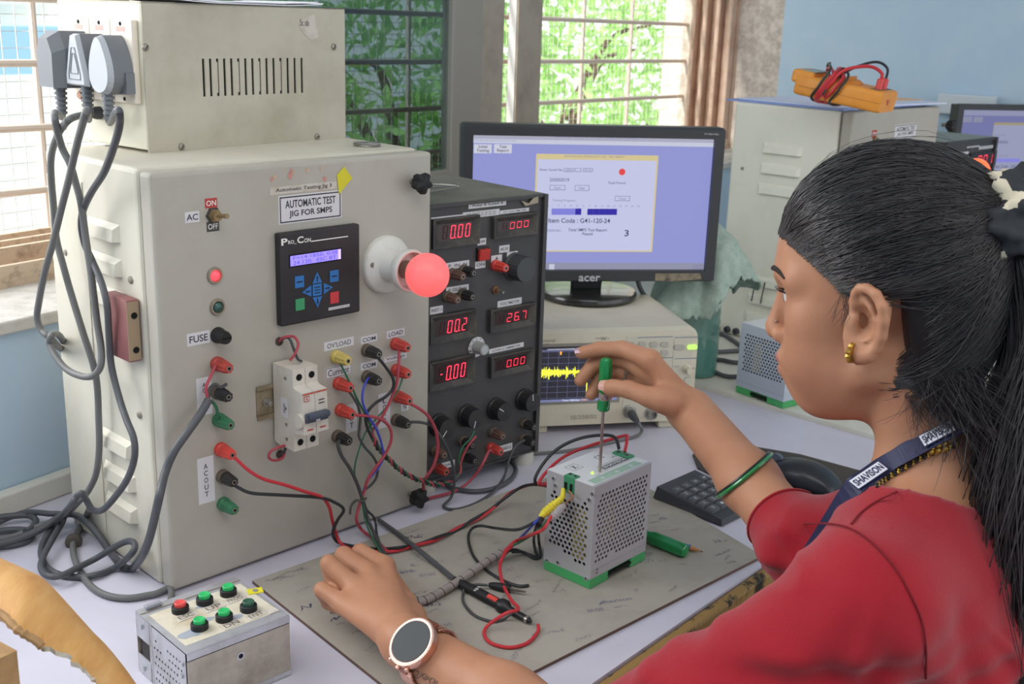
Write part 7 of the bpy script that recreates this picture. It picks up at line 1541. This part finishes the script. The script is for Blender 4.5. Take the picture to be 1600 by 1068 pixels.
tag(per, 'woman in a red top with tied black hair, holding a screwdriver at the bench', 'person')
def pc(o, name=None):                                                  # make a world-space object a child of the person
    o.parent = per; o.matrix_parent_inverse = Matrix.Translation(Vector(-PORG)); return o

# ---- red kurta
def wr(P):
    x, y, z = P[:, 0], P[:, 1], P[:, 2]
    return .0036*np.sin(38*x+22*y+9*np.sin(21*z))*np.sin(31*z-14*x+3)+.0024*np.sin(64*z+40*y-30*x+5*np.sin(33*x))*np.clip(np.sin(17*x-23*y+11*z)+.4, 0, 1)+.0012*np.sin(110*(x+z)+60*y)-.0035*np.exp(-((np.sin(26*x+33*z-9*y+2.2*np.sin(15*y)))/.16)**2)*np.clip(np.sin(12*x+19*y-8*z)+.2, 0, 1)
NECKC = tw_(-.040, 0, -.150)
def s_kurta(P):
    Q = tloc(P); d = s_torso(P)-.009; damp = np.ones(len(P))
    S = Q.copy(); S[:, 1] = np.abs(S[:, 1])
    d = smin(d, s_cap(S, (-.09, .085, -.70), (.30, .10, -.71), .076, .064), .04)
    d = smin(d, s_ell(Q, (-.085, 0, -.68), (.14, .175, .08)), .04)
    for (S_, E_, W_, cut, r0, r1, r2) in ((SLs, EL_, WL, .10, .057, .051, .047), (SRs, ER_, WR, .19, .052, .0375, .0365)):
        fd = (W_-E_)/np.linalg.norm(W_-E_)
        a = smin(s_cap(P, S_, E_, r0, r1), s_cap(P, E_, E_+(W_-E_)*(cut+.1), r1-.002, r2), .022)
        t = (P-E_)@fd-np.linalg.norm(W_-E_)*cut
        nearE = np.linalg.norm(P-E_, axis=1) < .20
        a = np.where(nearE, smax(a, np.where(nearE, t, -1), .003), a); damp = np.where(nearE, np.clip(-(t+.004)/.05, 0, 1), 1)*damp
        d = smin(d, a, .028)
    s_ = (P-SLs)@((EL_-SLs)/np.linalg.norm(EL_-SLs)); q_ = P[:, 2]*1.0+P[:, 1]*.5; fold = (1-np.abs(np.sin(24*s_+15*q_+1.3*np.sin(31*q_)+.8*np.sin(47*s_))))**3
    d = d-.0042*fold*damp*np.clip((s_+.05)/.08, 0, 1)*np.clip((np.sin(19*q_-13*s_+1)+.5), 0, 1)
    d = d+wr(P)*np.clip((-.20-Q[:, 2])/.06, .15, 1)*damp
    d = smax(d, -s_ell(Q, (-.052, 0, -.150), (.070, .080, .064)), .006)
    return d
V, F = surface(s_kurta, allp.min(0)-np.array([.12, .12, .10]), np.array([*(allp.max(0)+.15)[:2], .30]), .0042)
V = relax(V, F, 1, .4)
m_red = mat('red cotton', '#a01c29', .85, col2='#951825', vs=9, bump=.35, bs=900, spec=.2); m_red.node_tree.nodes['Principled BSDF'].inputs['Sheen Weight'].default_value = .25
ku = np_mesh('kurta', V, F, [m_red], None, per, True, PORG)
# seams
m_seam = mat('dark red seam', '#7d1620', .9)
def onk(p, lift=.0012, fn=s_kurta):
    p = np.asarray(p, float)
    for _ in range(8):
        e = 1e-4; d = fn(p[None])[0]; g = np.array([fn((p+np.eye(3)[k]*e)[None])[0]-fn((p-np.eye(3)[k]*e)[None])[0] for k in range(3)])/(2*e); p = p-g/(np.linalg.norm(g)**2+1e-9)*(d-lift)
    return p
def hit(u, v, fn=s_kurta, t0=.55, t1=1.5, lift=.001):
    d = ray(u, v); t = np.linspace(t0, t1, 400); s_ = fn(EYE+d*t[:, None]); i = np.argmax(s_ < lift)
    if not (s_ < lift).any(): return None
    a, b = t[max(i-1, 0)], t[i]
    for _ in range(18):
        m = (a+b)/2
        if fn((EYE+d*m)[None])[0] < lift: b = m
        else: a = m
    return EYE+d*b
for pts in (((1424, 753), (1400, 768), (1370, 782), (1345, 800), (1330, 818)), ((1257, 818), (1300, 818), (1335, 828), (1368, 852), (1400, 888), (1424, 930), (1441, 970), (1447, 1010), (1447, 1060))):
    w_ = [hit(*p) for p in pts]; w_ = [p for p in w_ if p is not None]
    if len(w_) > 2: b = MB(); b.tube([Vector(p-PORG) for p in spline(w_, 6)] if False else [Vector(p)-Vector(PORG) for p in spline(w_, 6)], .0009, 5); b.build('seam', m_seam, per)
# ---- face details
m_eyew = mat('eye white', '#d3c9c2', .3); m_iris = mat('dark brown iris', '#2a1a14', .15); m_brow = mat('black brow hair', '#2b211e', .7)
m_hair = mat('black hair', '#332e2f', .40, col2='#3f3939', vs=60, spec=.75); m_hairc = mat('black hair mass', '#221f20', .45, spec=.5)
m_gold = mat('gold', '#c9a24e', .28, .9); m_rose = mat('rose gold', '#dba893', .25, .85, col2='#e3b5a2', vs=60)
for s_ in (1, -1):
    c = hw(EYEC[0], EYEC[1]*s_, EYEC[2]); gz = hw(EYEC[0]+.010, EYEC[1]*s_, EYEC[2]-.004)-c; T = AX((0, 0, 0), gz)
    b = MB(); b.ball((0, 0, 0), .0117, 0, T, 24); b.lathe([(.0056, .01035), (.0052, .0110), (.0025, .0118), (.0003, .0119)], T, 20, 1); o = b.build('eyeball', [m_eyew, m_iris], per); o.location = Vector(c-PORG)
    b = MB()
    pts = [hw(EYEC[0]+.0128*math.cos(a)*.98, (EYEC[1]+.0128*math.sin(a))*s_, EYEC[2]+.0046-.0012*abs(math.sin(a))) for a in np.linspace(-.7, 1.0, 12)]
    b.tube([Vector(p-PORG) for p in pts], .0008, 5)
    for p in pts[2:]: b.tube([Vector(p-PORG), Vector(p-PORG)+Vector(HF)*.0045+Vector(HL)*s_*.001+Vector((0, 0, .0006)), Vector(p-PORG)+Vector(HF)*.0075+Vector(HL)*s_*.002+Vector((0, 0, .003))], [.0003, .00025, .0001], 4)
    b.build('eyelashes', m_brow, per)
    b = MB(); pts = [onk(hw(f, l*s_, u), .0004, s_head) for f, l, u in ((.098, .012, .0060), (.097, .020, .0085), (.092, .030, .0098), (.085, .039, .0090), (.076, .047, .0060))]
    sp = spline(pts, 6); b.tube([p-Vector(PORG) for p in sp], [np.interp(i/len(sp), (0, .3, .7, 1), (.0018, .0026, .0022, .0007)) for i in range(len(sp))], 6); b.build('eyebrow', m_brow, per)
p = hit(1213, 501, s_head); b = MB(); b.ball((0, 0, 0), .0013, 0, None, 10); o = b.build('nose_stud', m_steel, per); o.location = Vector(p-PORG)
b = MB(); er = earm((460, 892), .079); er = hw(*er)
b.lathe([(.0078, -.0022), (.0094, -.0018), (.0098, 0), (.0094, .0018), (.0078, .0022), (.0072, 0)], AX((0, 0, 0), HF*.45+HL*-.1+HU*0.0+HL*0) @ Matrix.Scale(.95, 4), 28, 0, True, 14, .12, (1, 3)); o = b.build('earring', m_gold, per); o.location = Vector(er-PORG)

# ---- hair
TIE = np.array([-.083, 0, .068])
fx = [-.30, -.040, -.028, -.016, .006, .018, .030, .048, .070, .090, .104, .2]; ux = [-.105, -.100, -.075, .012, .004, -.004, .010, .0235, .034, .040, .041, .041]
def u_line(f): return np.interp(f, fx, ux)
def s_cran(Q):
    d = s_ell(Q, (-.001, 0, .038), (.0985, .0765, .0870)); d = smin(d, s_ell(Q, (.030, 0, .030), (.072, .064, .060)), .02)
    d = smin(d, s_ell(Q, (-.050, 0, -.020), (.046, .062, .085)), .03)
    d = smin(d, s_cap(Q, (-.050, 0, .055), TIE+np.array([.004, 0, 0]), .040, .022), .02); return d
def s_uni(Q): return np.minimum(s_cran(Q), s_head(HC+Q@HM))
def s_hair(P):
    Q = hloc(P); g = Q[:, 2]-u_line(Q[:, 0]+.004)-.010*np.clip((Q[:, 0]+.01)/.03, 0, 1)
    off = np.clip(g*.13-.002, -.006, .0040); d = s_cran(Q)-off
    return smax(d, -g*.7, .006)
V, F = surface(s_hair, hw(0, 0, 0)-.18, hw(0, 0, 0)+.18, .003); V = relax(V, F, 2, .5)
hair = np_mesh('hair', V, F, [m_hairc], None, per, True, PORG)
def strand_mesh(name, strands, radii, m, n=3, label=None):
    vs, fs = [], []; base = 0
    for st, r in zip(strands, radii):
        st = np.asarray(st); N = len(st); t = np.gradient(st, axis=0); t /= np.linalg.norm(t, axis=1)[:, None]+1e-9
        x = np.cross(t, np.array([.3, .2, .93])); x /= np.linalg.norm(x, axis=1)[:, None]+1e-9; y = np.cross(t, x)
        rr_ = r*np.interp(np.linspace(0, 1, N), (0, .15, .85, 1), (.6, 1, 1, .35))
        for k in range(n): a = 2*PI*k/n; vs.append(st+(x*math.cos(a)+y*math.sin(a))*rr_[:, None])
        i = np.arange(N-1)
        for k in range(n):
            l = (k+1) % n; fs.append(np.stack([base+k*N+i, base+l*N+i, base+l*N+i+1, base+k*N+i+1], 1))
        base += n*N
    return np_mesh(name, np.concatenate(vs), np.concatenate(fs), [m], None, hair, True, PORG)
hr = np.random.default_rng(21)
def proj_cran(p, lift):
    for _ in range(5):
        e = 2e-4; pts = np.stack([p, p+[e, 0, 0], p+[0, e, 0], p+[0, 0, e]]); d = s_cran(pts); g = (d[1:]-d[0])/e; p = p-g/(g@g+1e-9)*(d[0]-lift)
    return p
strands, rad = [], []
NS = 12
def batch_strand(starts, lifts, ends):
    N = len(starts); T_ = np.linspace(0, 1, NS); out_ = np.zeros((N, NS, 3)); c0 = np.array([0, 0, .02])
    a = starts-c0; b = ends-c0; ra, rb = np.linalg.norm(a, axis=1), np.linalg.norm(b, axis=1); ua, ub = a/ra[:, None], b/rb[:, None]
    om = np.arccos(np.clip((ua*ub).sum(1), -.999, .999))[:, None]
    for k, t in enumerate(T_): out_[:, k] = c0+(np.sin((1-t)*om)*ua+np.sin(t*om)*ub)/np.sin(om)*(.11)
    P = out_.reshape(-1, 3); L = (lifts[:, None]*np.clip(T_*5, 0, 1)[None]+(.0002)*(1-np.clip(T_*5, 0, 1))[None]).ravel()
    for _ in range(6):
        e = 2e-4; d = s_uni(P); g = np.stack([(s_uni(P+np.eye(3)[k]*e)-d)/e for k in range(3)], 1); P = P-g*((d-L)/((g*g).sum(1)+1e-9))[:, None]
    P = P.reshape(N, NS, 3)
    P[:, -1] = P[:, -1]*.3+ends*.7
    return P
n1 = 4200
st = []
for k in range(n1):
    side = 1 if hr.random() < .72 else -1; u_ = hr.random()
    if u_ < .52:
        f = hr.uniform(.004, .104) if hr.random() < .8 else hr.uniform(.09, .106); l = side*(.066*math.sqrt(max(0, 1-(max(f, 0)/.108)**2))+.004); u = u_line(f)+hr.uniform(.0, .006)+(.002 if f > .08 else 0)
        if f > .085: l = hr.uniform(-.05, .05)*1.0
    elif u_ < .64: u = hr.uniform(-.10, .014); f = np.interp(u, (-.105, -.1, -.075, .012), (-.045, -.040, -.028, -.016))-hr.uniform(-.002, .010); l = side*.066
    elif u_ < .86: f = hr.uniform(-.075, -.014); l = side*hr.uniform(.03, .07); u = u_line(f)+hr.uniform(0, .05)
    else: f = hr.uniform(-.08, .09); l = side*hr.uniform(0, .06); u = .06+hr.uniform(0, .08)
    st.append((f, l, u))
st = np.array(st); st = np.stack([proj_cran(p, .0005) for p in st]) if False else st
ends = TIE[None]+hr.normal(0, 1, (n1, 3))*np.array([.006, .014, .014])
lf = .0042+hr.random(n1)*.0022
P = batch_strand(st, lf, ends)
P[:, 0] = P[:, 0]-(P[:, 1]-P[:, 0])*.12
# strands that start at the hairline begin on the skin
wob = hr.normal(0, .0012, (n1, 1, 3))*np.sin(np.linspace(0, PI, NS))[None, :, None]; P = P+wob
bad = ((P[:, :, 0] > -.006) & (P[:, :, 2] < u_line(P[:, :, 0])-.010)).any(1); P = P[~bad]
strand_mesh('hair_strands', [HC+p@HM for p in P], .00038+hr.random(len(P))*.0003, m_hair)
# stray hairs over the crown and the temple
fl = []
for k in range(70):
    f = hr.uniform(-.03, .10); l = hr.uniform(.0, .06); st_ = np.array([[f, l, u_line(f)+hr.uniform(.0, .06)]]); p = batch_strand(st_, np.array([.009]), TIE[None]+hr.normal(0, .03, (1, 3)))[0]; m_ = hr.integers(4, 9)
    p = p[:m_]+np.cumsum(hr.normal(0, .0012, (m_, 3)), 0); fl.append(HC+p@HM)
for k in range(26):                                                    # baby hair by the ear and on the nape
    f = hr.uniform(.014, .028); p0 = np.array([f, .071+hr.uniform(0, .004), u_line(f)+.004]); q = [p0]
    d = np.array([hr.uniform(-.1, .25), .06, -1]); 
    for j in range(6): q.append(q[-1]+d/np.linalg.norm(d)*hr.uniform(.003, .006)); d = d+hr.normal(0, .25, 3)*np.array([1, .3, .3])
    fl.append(HC+np.array(q)@HM)
fl = [q for k_, q in enumerate(fl) if k_ >= 70 or not ((hloc(q)[:, 0] > .02) & (hloc(q)[:, 2] < u_line(hloc(q)[:, 0])+.004)).any()]
strand_mesh('stray_hairs', fl, np.full(len(fl), .00022), m_hair)
# loose hair on the nape falling behind the ear
nape = []
for k in range(800):
    f0 = hr.uniform(-.088, -.034); l0 = .064*math.sqrt(max(.05, 1-((f0+.03)/.075)**2))*hr.uniform(.75, 1.05); p = np.array([f0, l0*.97, hr.uniform(-.085, -.03)]); ln = hr.uniform(.03, .11)*(1 if f0 < -.055 else .6)
    q = [p]; d = np.array([hr.uniform(-1.1, -.1), hr.uniform(-.12, .0), -1.]); cur = hr.normal(0, .30, 3)+np.array([-.10, -.05, 0])
    for j in range(9): d = d+cur*.45*np.array([1, .5, 0])+hr.normal(0, .08, 3); q.append(q[-1]+d/np.linalg.norm(d)*ln/9)
    nape.append(HC+np.array(q)@HM)
strand_mesh('nape_hair', nape, .00015+hr.random(len(nape))*.00016, m_hair)
# pony tail: a tapering core and strands around it, falling behind the shoulder
tail = [TIE+np.array([.012, 0, 0]), TIE+np.array([-.022, 0, .002]), TIE+np.array([-.044, .002, -.022]), np.array([-.150, .006, -.03]), np.array([-.146, .014, -.11]), np.array([-.146, .018, -.20]), np.array([-.156, .018, -.30]), np.array([-.165, .016, -.42]), np.array([-.168, .012, -.54])]
tsp = np.array([tuple(p) for p in spline(tail, 5)]); tr = np.interp(np.linspace(0, 1, len(tsp)), (0, .1, .22, .4, .6, .85, 1), (.012, .016, .034, .046, .052, .050, .03))
b = MB(); b.tube([Vector(HC+p@HM-PORG) for p in tsp], [r*.86 for r in tr], 20); b.build('ponytail_core', m_hairc, hair)
ps_ = []
tg = np.gradient(tsp, axis=0); tg /= np.linalg.norm(tg, axis=1)[:, None]; ax_ = np.cross(tg, [0, 1, 0]); ax_ /= np.linalg.norm(ax_, axis=1)[:, None]; ay_ = np.cross(tg, ax_)
for k in range(2300):
    a = hr.uniform(0, 2*PI); rr_ = math.sqrt(hr.uniform(.55, 1.15)); a1 = a+hr.normal(0, .35); ph = hr.uniform(0, 6.28); n0 = hr.integers(0, 3); ne = len(tsp)-hr.integers(0, 10)
    ii = np.arange(n0, ne); t = ii/len(tsp); aa = a+(a1-a)*t+.10*np.sin(9*t+ph); rv = tr[ii]*(rr_+.07*np.sin(13*t+ph*2))
    ps_.append(HC+(tsp[ii]+ax_[ii]*(np.cos(aa)*rv)[:, None]+ay_[ii]*(np.sin(aa)*rv)[:, None])@HM)
for k in range(120):
    a = hr.uniform(0, 2*PI); ii = np.arange(8, len(tsp)-hr.integers(0, 14)); t = ii/len(tsp); rv = tr[ii]*(1.0+hr.uniform(.0, .9)*np.clip(t-.2, 0, 1)+.12*np.sin(8*t+a*3)); aa = a+.5*np.sin(6*t+a*5)
    ps_.append(HC+(tsp[ii]+ax_[ii]*(np.cos(aa)*rv)[:, None]+ay_[ii]*(np.sin(aa)*rv)[:, None])@HM)
strand_mesh('ponytail', ps_, .00045+hr.random(len(ps_))*.00035, m_hair)
# scrunchie
m_scr2 = bpy.data.materials.new('black and cream print fabric'); m_scr2.use_nodes = True; n_ = m_scr2.node_tree; b_ = n_.nodes['Principled BSDF']; b_.inputs['Roughness'].default_value = .75
_tc = n_.nodes.new('ShaderNodeTexCoord'); _vo = n_.nodes.new('ShaderNodeTexVoronoi'); _vo.inputs['Scale'].default_value = 34; _rp = n_.nodes.new('ShaderNodeValToRGB'); _rp.color_ramp.interpolation = 'CONSTANT'
_rp.color_ramp.elements[0].color = lin('#2a2c30')+(1,); _rp.color_ramp.elements[1].position = .70; _rp.color_ramp.elements[1].color = lin('#d9cdb4')+(1,)
_sp = n_.nodes.new('ShaderNodeSeparateColor'); n_.links.new(_tc.outputs['Object'], _vo.inputs['Vector']); n_.links.new(_vo.outputs['Color'], _sp.inputs[0]); n_.links.new(_sp.outputs[0], _rp.inputs[0]); n_.links.new(_rp.outputs[0], b_.inputs['Base Color'])
b = MB(); vs = []; fs = []; nU, nV = 60, 22; tc_ = TIE+np.array([-.010, 0, .0])
for i in range(nU):
    a = 2*PI*i/nU
    for j in range(nV):
        c = 2*PI*j/nV; rt2_ = .0165*(1+.28*math.sin(7*a+2*math.sin(3*c))+.16*math.sin(13*a+c)+.08*math.sin(21*a-2*c)); Rm = .030+.003*math.sin(5*a)
        q = np.array([-rt2_*1.25*math.sin(c), (Rm+rt2_*math.cos(c))*math.sin(a), (Rm+rt2_*math.cos(c))*math.cos(a)]); vs.append(tuple(HC+(tc_+q)@HM-PORG))
for i in range(nU):
    for j in range(nV): fs.append((i*nV+j, ((i+1) % nU)*nV+j, ((i+1) % nU)*nV+(j+1) % nV, i*nV+(j+1) % nV))
b.add(vs, fs, 0, None, True); b.build('scrunchie', m_scr2, per, None, 'black and cream printed scrunchie', 180)

# ---- lanyard, necklace, bangle, ring, watch
m_navy = mat('navy lanyard ribbon', '#1f2347', .5); 
def s_both(P): return np.minimum(s_body(P), s_kurta(P))
lan_px = [(1300, 796), (1326, 770), (1352, 748), (1380, 728), (1410, 709), (1440, 692), (1470, 676), (1500, 661), (1530, 648)]
lp_ = []
for (u, v) in lan_px:
    p = hit(u, v, s_both, .7, 1.3, .004); lp_.append(p if p is not None else DP(u, v, .98))
lp_ = [onk(tw_(.05, .05, -.36), .004), onk(tw_(.032, .058, -.30), .004), onk(tw_(.008, .06, -.25), .004)]+lp_[1:]
lsp = spline(lp_, 6); W2 = .0095
b = MB(); vs = []
up_l = []
for i, p in enumerate(lsp):
    t = (lsp[min(i+1, len(lsp)-1)]-lsp[max(i-1, 0)]).normalized(); vdir = (p-Vector(EYE)).normalized(); nrm = Vector(HL)*.55+Vector((0, 0, .75)); nrm = (nrm-t*nrm.dot(t)).normalized(); up_ = nrm.cross(t).normalized(); up_ = -up_ if up_.z < 0 else up_
    up_l.append(up_); vs += [p+up_*W2+nrm*.0006-Vector(PORG), p-up_*W2+nrm*.0006-Vector(PORG), p-up_*W2-nrm*.0006-Vector(PORG), p+up_*W2-nrm*.0006-Vector(PORG)]
n_l = len(lsp); fs = []
for i in range(n_l-1):
    for k in range(4): fs.append((i*4+k, i*4+(k+1) % 4, (i+1)*4+(k+1) % 4, (i+1)*4+k))
b.add(vs, fs, 0, None, False); lany = b.build('lanyard', m_navy, per, None, 'navy lanyard with white name patches')
bm_ = bmesh.new(); bm_.from_mesh(lany.data); bmesh.ops.recalc_face_normals(bm_, faces=bm_.faces); bm_.to_mesh(lany.data); bm_.free()
for (i0, i1) in ((20, 31), (42, 52)):
    pm_ = lsp[(i0+i1)//2]; t = (lsp[i1]-lsp[i0]).normalized(); up_ = up_l[(i0+i1)//2]; up_ = (up_-t*up_.dot(t)).normalized(); nrm = t.cross(up_).normalized()
    if nrm.dot(Vector(EYE)-pm_) < 0: nrm = -nrm
    if t.cross(up_).dot(nrm) < 0: pass
    ln = (lsp[i1]-lsp[i0]).length; Mx2 = Matrix(((t.x, up_.x, nrm.x, 0), (t.y, up_.y, nrm.y, 0), (t.z, up_.z, nrm.z, 0), (0, 0, 0, 1)))
    b = MB(); b.box(-ln/2, ln/2, -.0066, .0066, .0008, .0013, 0); b.box(-ln/2+.0008, ln/2-.0008, -.0056, .0056, .0013, .0014, 1); b.text('SHAVISON', -ln/2+.0022, ln/2-.0022, -.0038, .0038, 0, None, .0017, .03)
    o = b.build('lanyard_patch', [mat('white patch print', '#dfe0ea', .5), mat('navy patch print', '#23264a', .5)] if False else [mat('navy patch print', '#2a2d50', .5), mat('white patch print', '#e2e2ea', .5)], lany); o.matrix_local = Matrix.Translation(pm_+nrm*.0012-Vector(PORG)) @ Mx2
m_bead = mat('black bead', '#1d1a1a', .3)
for off in (0, 5):
    nk = []
    for (u, v) in ((1368, 757), (1385, 745), (1410, 730), (1436, 715), (1458, 705), (1478, 699), (1500, 690)):
        p = hit(u, v+off*.8, s_both, .7, 1.3, .0022); nk.append(p if p is not None else DP(u, v, .96))
    sp = spline(nk, 14); L_ = 0; b = MB(); last = sp[0]; k = 0
    for p in sp:
        if (p-last).length > .0030:
            b.ball(tuple(p-Vector(PORG)), .0017, k % 2, None, 8); last = p; k += 1
    b.build('necklace', [m_bead, m_gold], per, None, 'black and gold bead necklace')
b = MB()
for (u, v) in ((1456, 699), (1466, 695), (1476, 692), (1455, 705), (1466, 703), (1478, 700)):
    p = hit(u, v, s_both, .7, 1.3, .003)
    if p is not None: b.ball(tuple(Vector(p-PORG)), .0032, 0, None, 12)
b.build('gold_beads', m_gold, per)
fdR = (WR-ER_)/np.linalg.norm(WR-ER_)
bc_ = ER_+(WR-ER_)*.49
vb_ = (EYE-bc_)/np.linalg.norm(EYE-bc_); vp_ = vb_-fdR*(vb_@fdR); vp_ /= np.linalg.norm(vp_); nb_ = fdR+vp_*1.1; nb_ /= np.linalg.norm(nb_)
xb_ = np.cross(nb_, vp_); xb_ /= np.linalg.norm(xb_); yb_ = np.cross(nb_, xb_)
for (dz, r_, m_, gap, lb) in ((0, .0022, mat('green glass bangle', '#2f8a4c', .2, coat=.6), .0022, 'green bangle'), (.0042, .0017, mat('black bangle', '#26282a', .3), .0017, 'black bangle')):
    pts = []; tt2 = np.linspace(.02, .09, 240)
    for a in np.linspace(0, 2*PI, 49)[:-1]:
        dr = xb_*math.cos(a)+yb_*math.sin(a); c0 = bc_+fdR*dz; d_ = s_forearm(c0+dr*tt2[:, None], ER_, WR, .0315); k = int(np.argmax(d_ > gap)); pts.append(Vector(c0+dr*tt2[k]-PORG))
    b = MB(); b.tube(pts, r_, 8, 0, None, True); b.build('bangle', m_, per, None, lb)
rc_ = rk['r']*.45+rp['r']*.55; T = AX(Vector(rc_-PORG), Vector(rp['r']-PORG)); b = MB(); b.tube([tuple(T @ Vector((.0112*math.cos(a), .0112*math.sin(a), 0))) for a in np.linspace(0, 2*PI, 25)[:-1]], .0016, 6, 0, None, True); b.build('finger_ring', m_steel, per)
# thumb nail and finger nails of the right hand
def nail(tip, prev, toward, r, m_, nm='finger_nail'):
    d = Vector(tip-prev).normalized(); n = Vector(toward); n = (n-d*n.dot(d)).normalized(); s_ = d.cross(n); c = Vector(tip)+n*r*.86+d*.001
    b = MB(); vs = []
    for i in range(5):
        for j in range(7):
            x = (j-3)/3; y = (i-2)/2; w_ = r*.72*(1-.18*y*y); vs.append(c-Vector(PORG)+s_*w_*x+d*(y*r*.85)-n*(r*.30*x*x+.0003*y*y))
    b.add(vs, [(i*7+j, i*7+j+1, (i+1)*7+j+1, (i+1)*7+j) for i in range(4) for j in range(6)], 0, None, True); b.build(nm, m_, per)
eyed = EYE-RTH[3]; nail(RTH[3], RTH[2], eyed/np.linalg.norm(eyed)+np.array([0, 0, .45]), .0098, m_nail, 'thumb_nail')
nail(rt2['i'], rd['i'], np.array([-.2, -.3, 1.]), .0080, m_nailp)
# watch on the left wrist
fdL = (WL-EL_)/np.linalg.norm(WL-EL_); wc_ = WL+fdL*(-.030)
nW = (EYE-wc_); nW = nW-fdL*(nW@fdL); nW = nW/np.linalg.norm(nW); nW = nW*.95+np.array([-.05, .0, .20]); nW = nW-fdL*(nW@fdL); nW /= np.linalg.norm(nW); sW = np.cross(fdL, nW)
wcase = Vector(wc_+nW*.0300)
Mw = Matrix(((sW[0], fdL[0], nW[0], wcase.x-PORG[0]), (sW[1], fdL[1], nW[1], wcase.y-PORG[1]), (sW[2], fdL[2], nW[2], wcase.z-PORG[2]), (0, 0, 0, 1)))
tilt = RX(-8)
b = MB(); b.lathe([(.021, -.005), (.0252, -.003), (.0262, .003), (.0258, .0058), (.0235, .0066), (.0222, .0062), (.0220, .0058), (.0005, .0058)], None, 56)
for k in range(60): a = 2*PI*k/60; b.ball((.0243*math.cos(a), .0243*math.sin(a), .0066), .0006, 1, None, 6)
wt = b.build('watch', [m_rose, mat('pale pink stones', '#ecd0c6', .2)], per, Mw @ tilt, 'rose gold round watch')
b = MB(); b.lathe([(.0219, .0059), (.0216, .0064), (.0005, .0066)], None, 48); b.build('watch_face', mat('dark watch glass', '#36393b', .3, spec=.18), wt, None, 'dark blank watch face')
for ay in (150, 180, 205): b = MB(); b.lathe([(.0024, .024), (.0026, .0285), (.0015, .0295)], RZ(ay) @ RY(90) @ TR(-.001, 0, 0), 12); b.build('watch_button', m_rose, wt)
b = MB(); rW = .0300
for k in range(34):
    a = R(52+k*(256/33)); c = Vector((rW*1.06*math.sin(a), 0, rW*math.cos(a)-.030)); T = Matrix.Translation(c) @ Matrix.Rotation(a, 4, 'Y')
    for q in (-.0062, 0, .0062): b.box(-.0024, .0024, q-.0029, q+.0029, -.0012, .0012, 0, T, .0005, 1)
for sg in (-1, 1):
    for q in (.8, 1.0): c = Vector((sg*.0255, 0, -.004)); b.box(-.004, .004, -.0085, .0085, -.0018, .0018, 0, Matrix.Translation(c) @ Matrix.Rotation(sg*.75, 4, 'Y'), .0008, 1)
b.build('watch_strap', m_rose, wt, Matrix.Identity(4))
# curled ink mark on the forearm by the watch
b = MB()
for (cu, cv, r1_) in ((650, 1052, 8), (664, 1056, 6), (676, 1063, 7)):
    q = [hit(cu+r1_*math.cos(a)*(1-.04*k), cv+r1_*math.sin(a)*(1-.04*k), s_body, .5, 1.4, .0004) for k, a in enumerate(np.linspace(0, 8, 18))]
    q = [Vector(p-PORG) for p in q if p is not None]
    if len(q) > 3: b.tube(q, .0005, 4)
if b.v: b.build('ink_mark', mat('grey brown skin ink', '#7a6258', .7), per)
# hems at the sleeve ends
for (E_, W_, cut, r_) in ((EL_, WL, .10, .0510), (ER_, WR, .19, .0370)):
    c = E_+(W_-E_)*cut; pts = []
    T = AX(Vector(c), Vector(W_))
    for a in np.linspace(0, 2*PI, 41)[:-1]: pts.append(Vector(onk(np.array(T @ Vector((r_*math.cos(a), r_*math.sin(a), -.004))), .0003))-Vector(PORG))
    b = MB(); b.tube(pts, .0016, 6, 0, None, True); b.build('sleeve_hem', m_red, per)
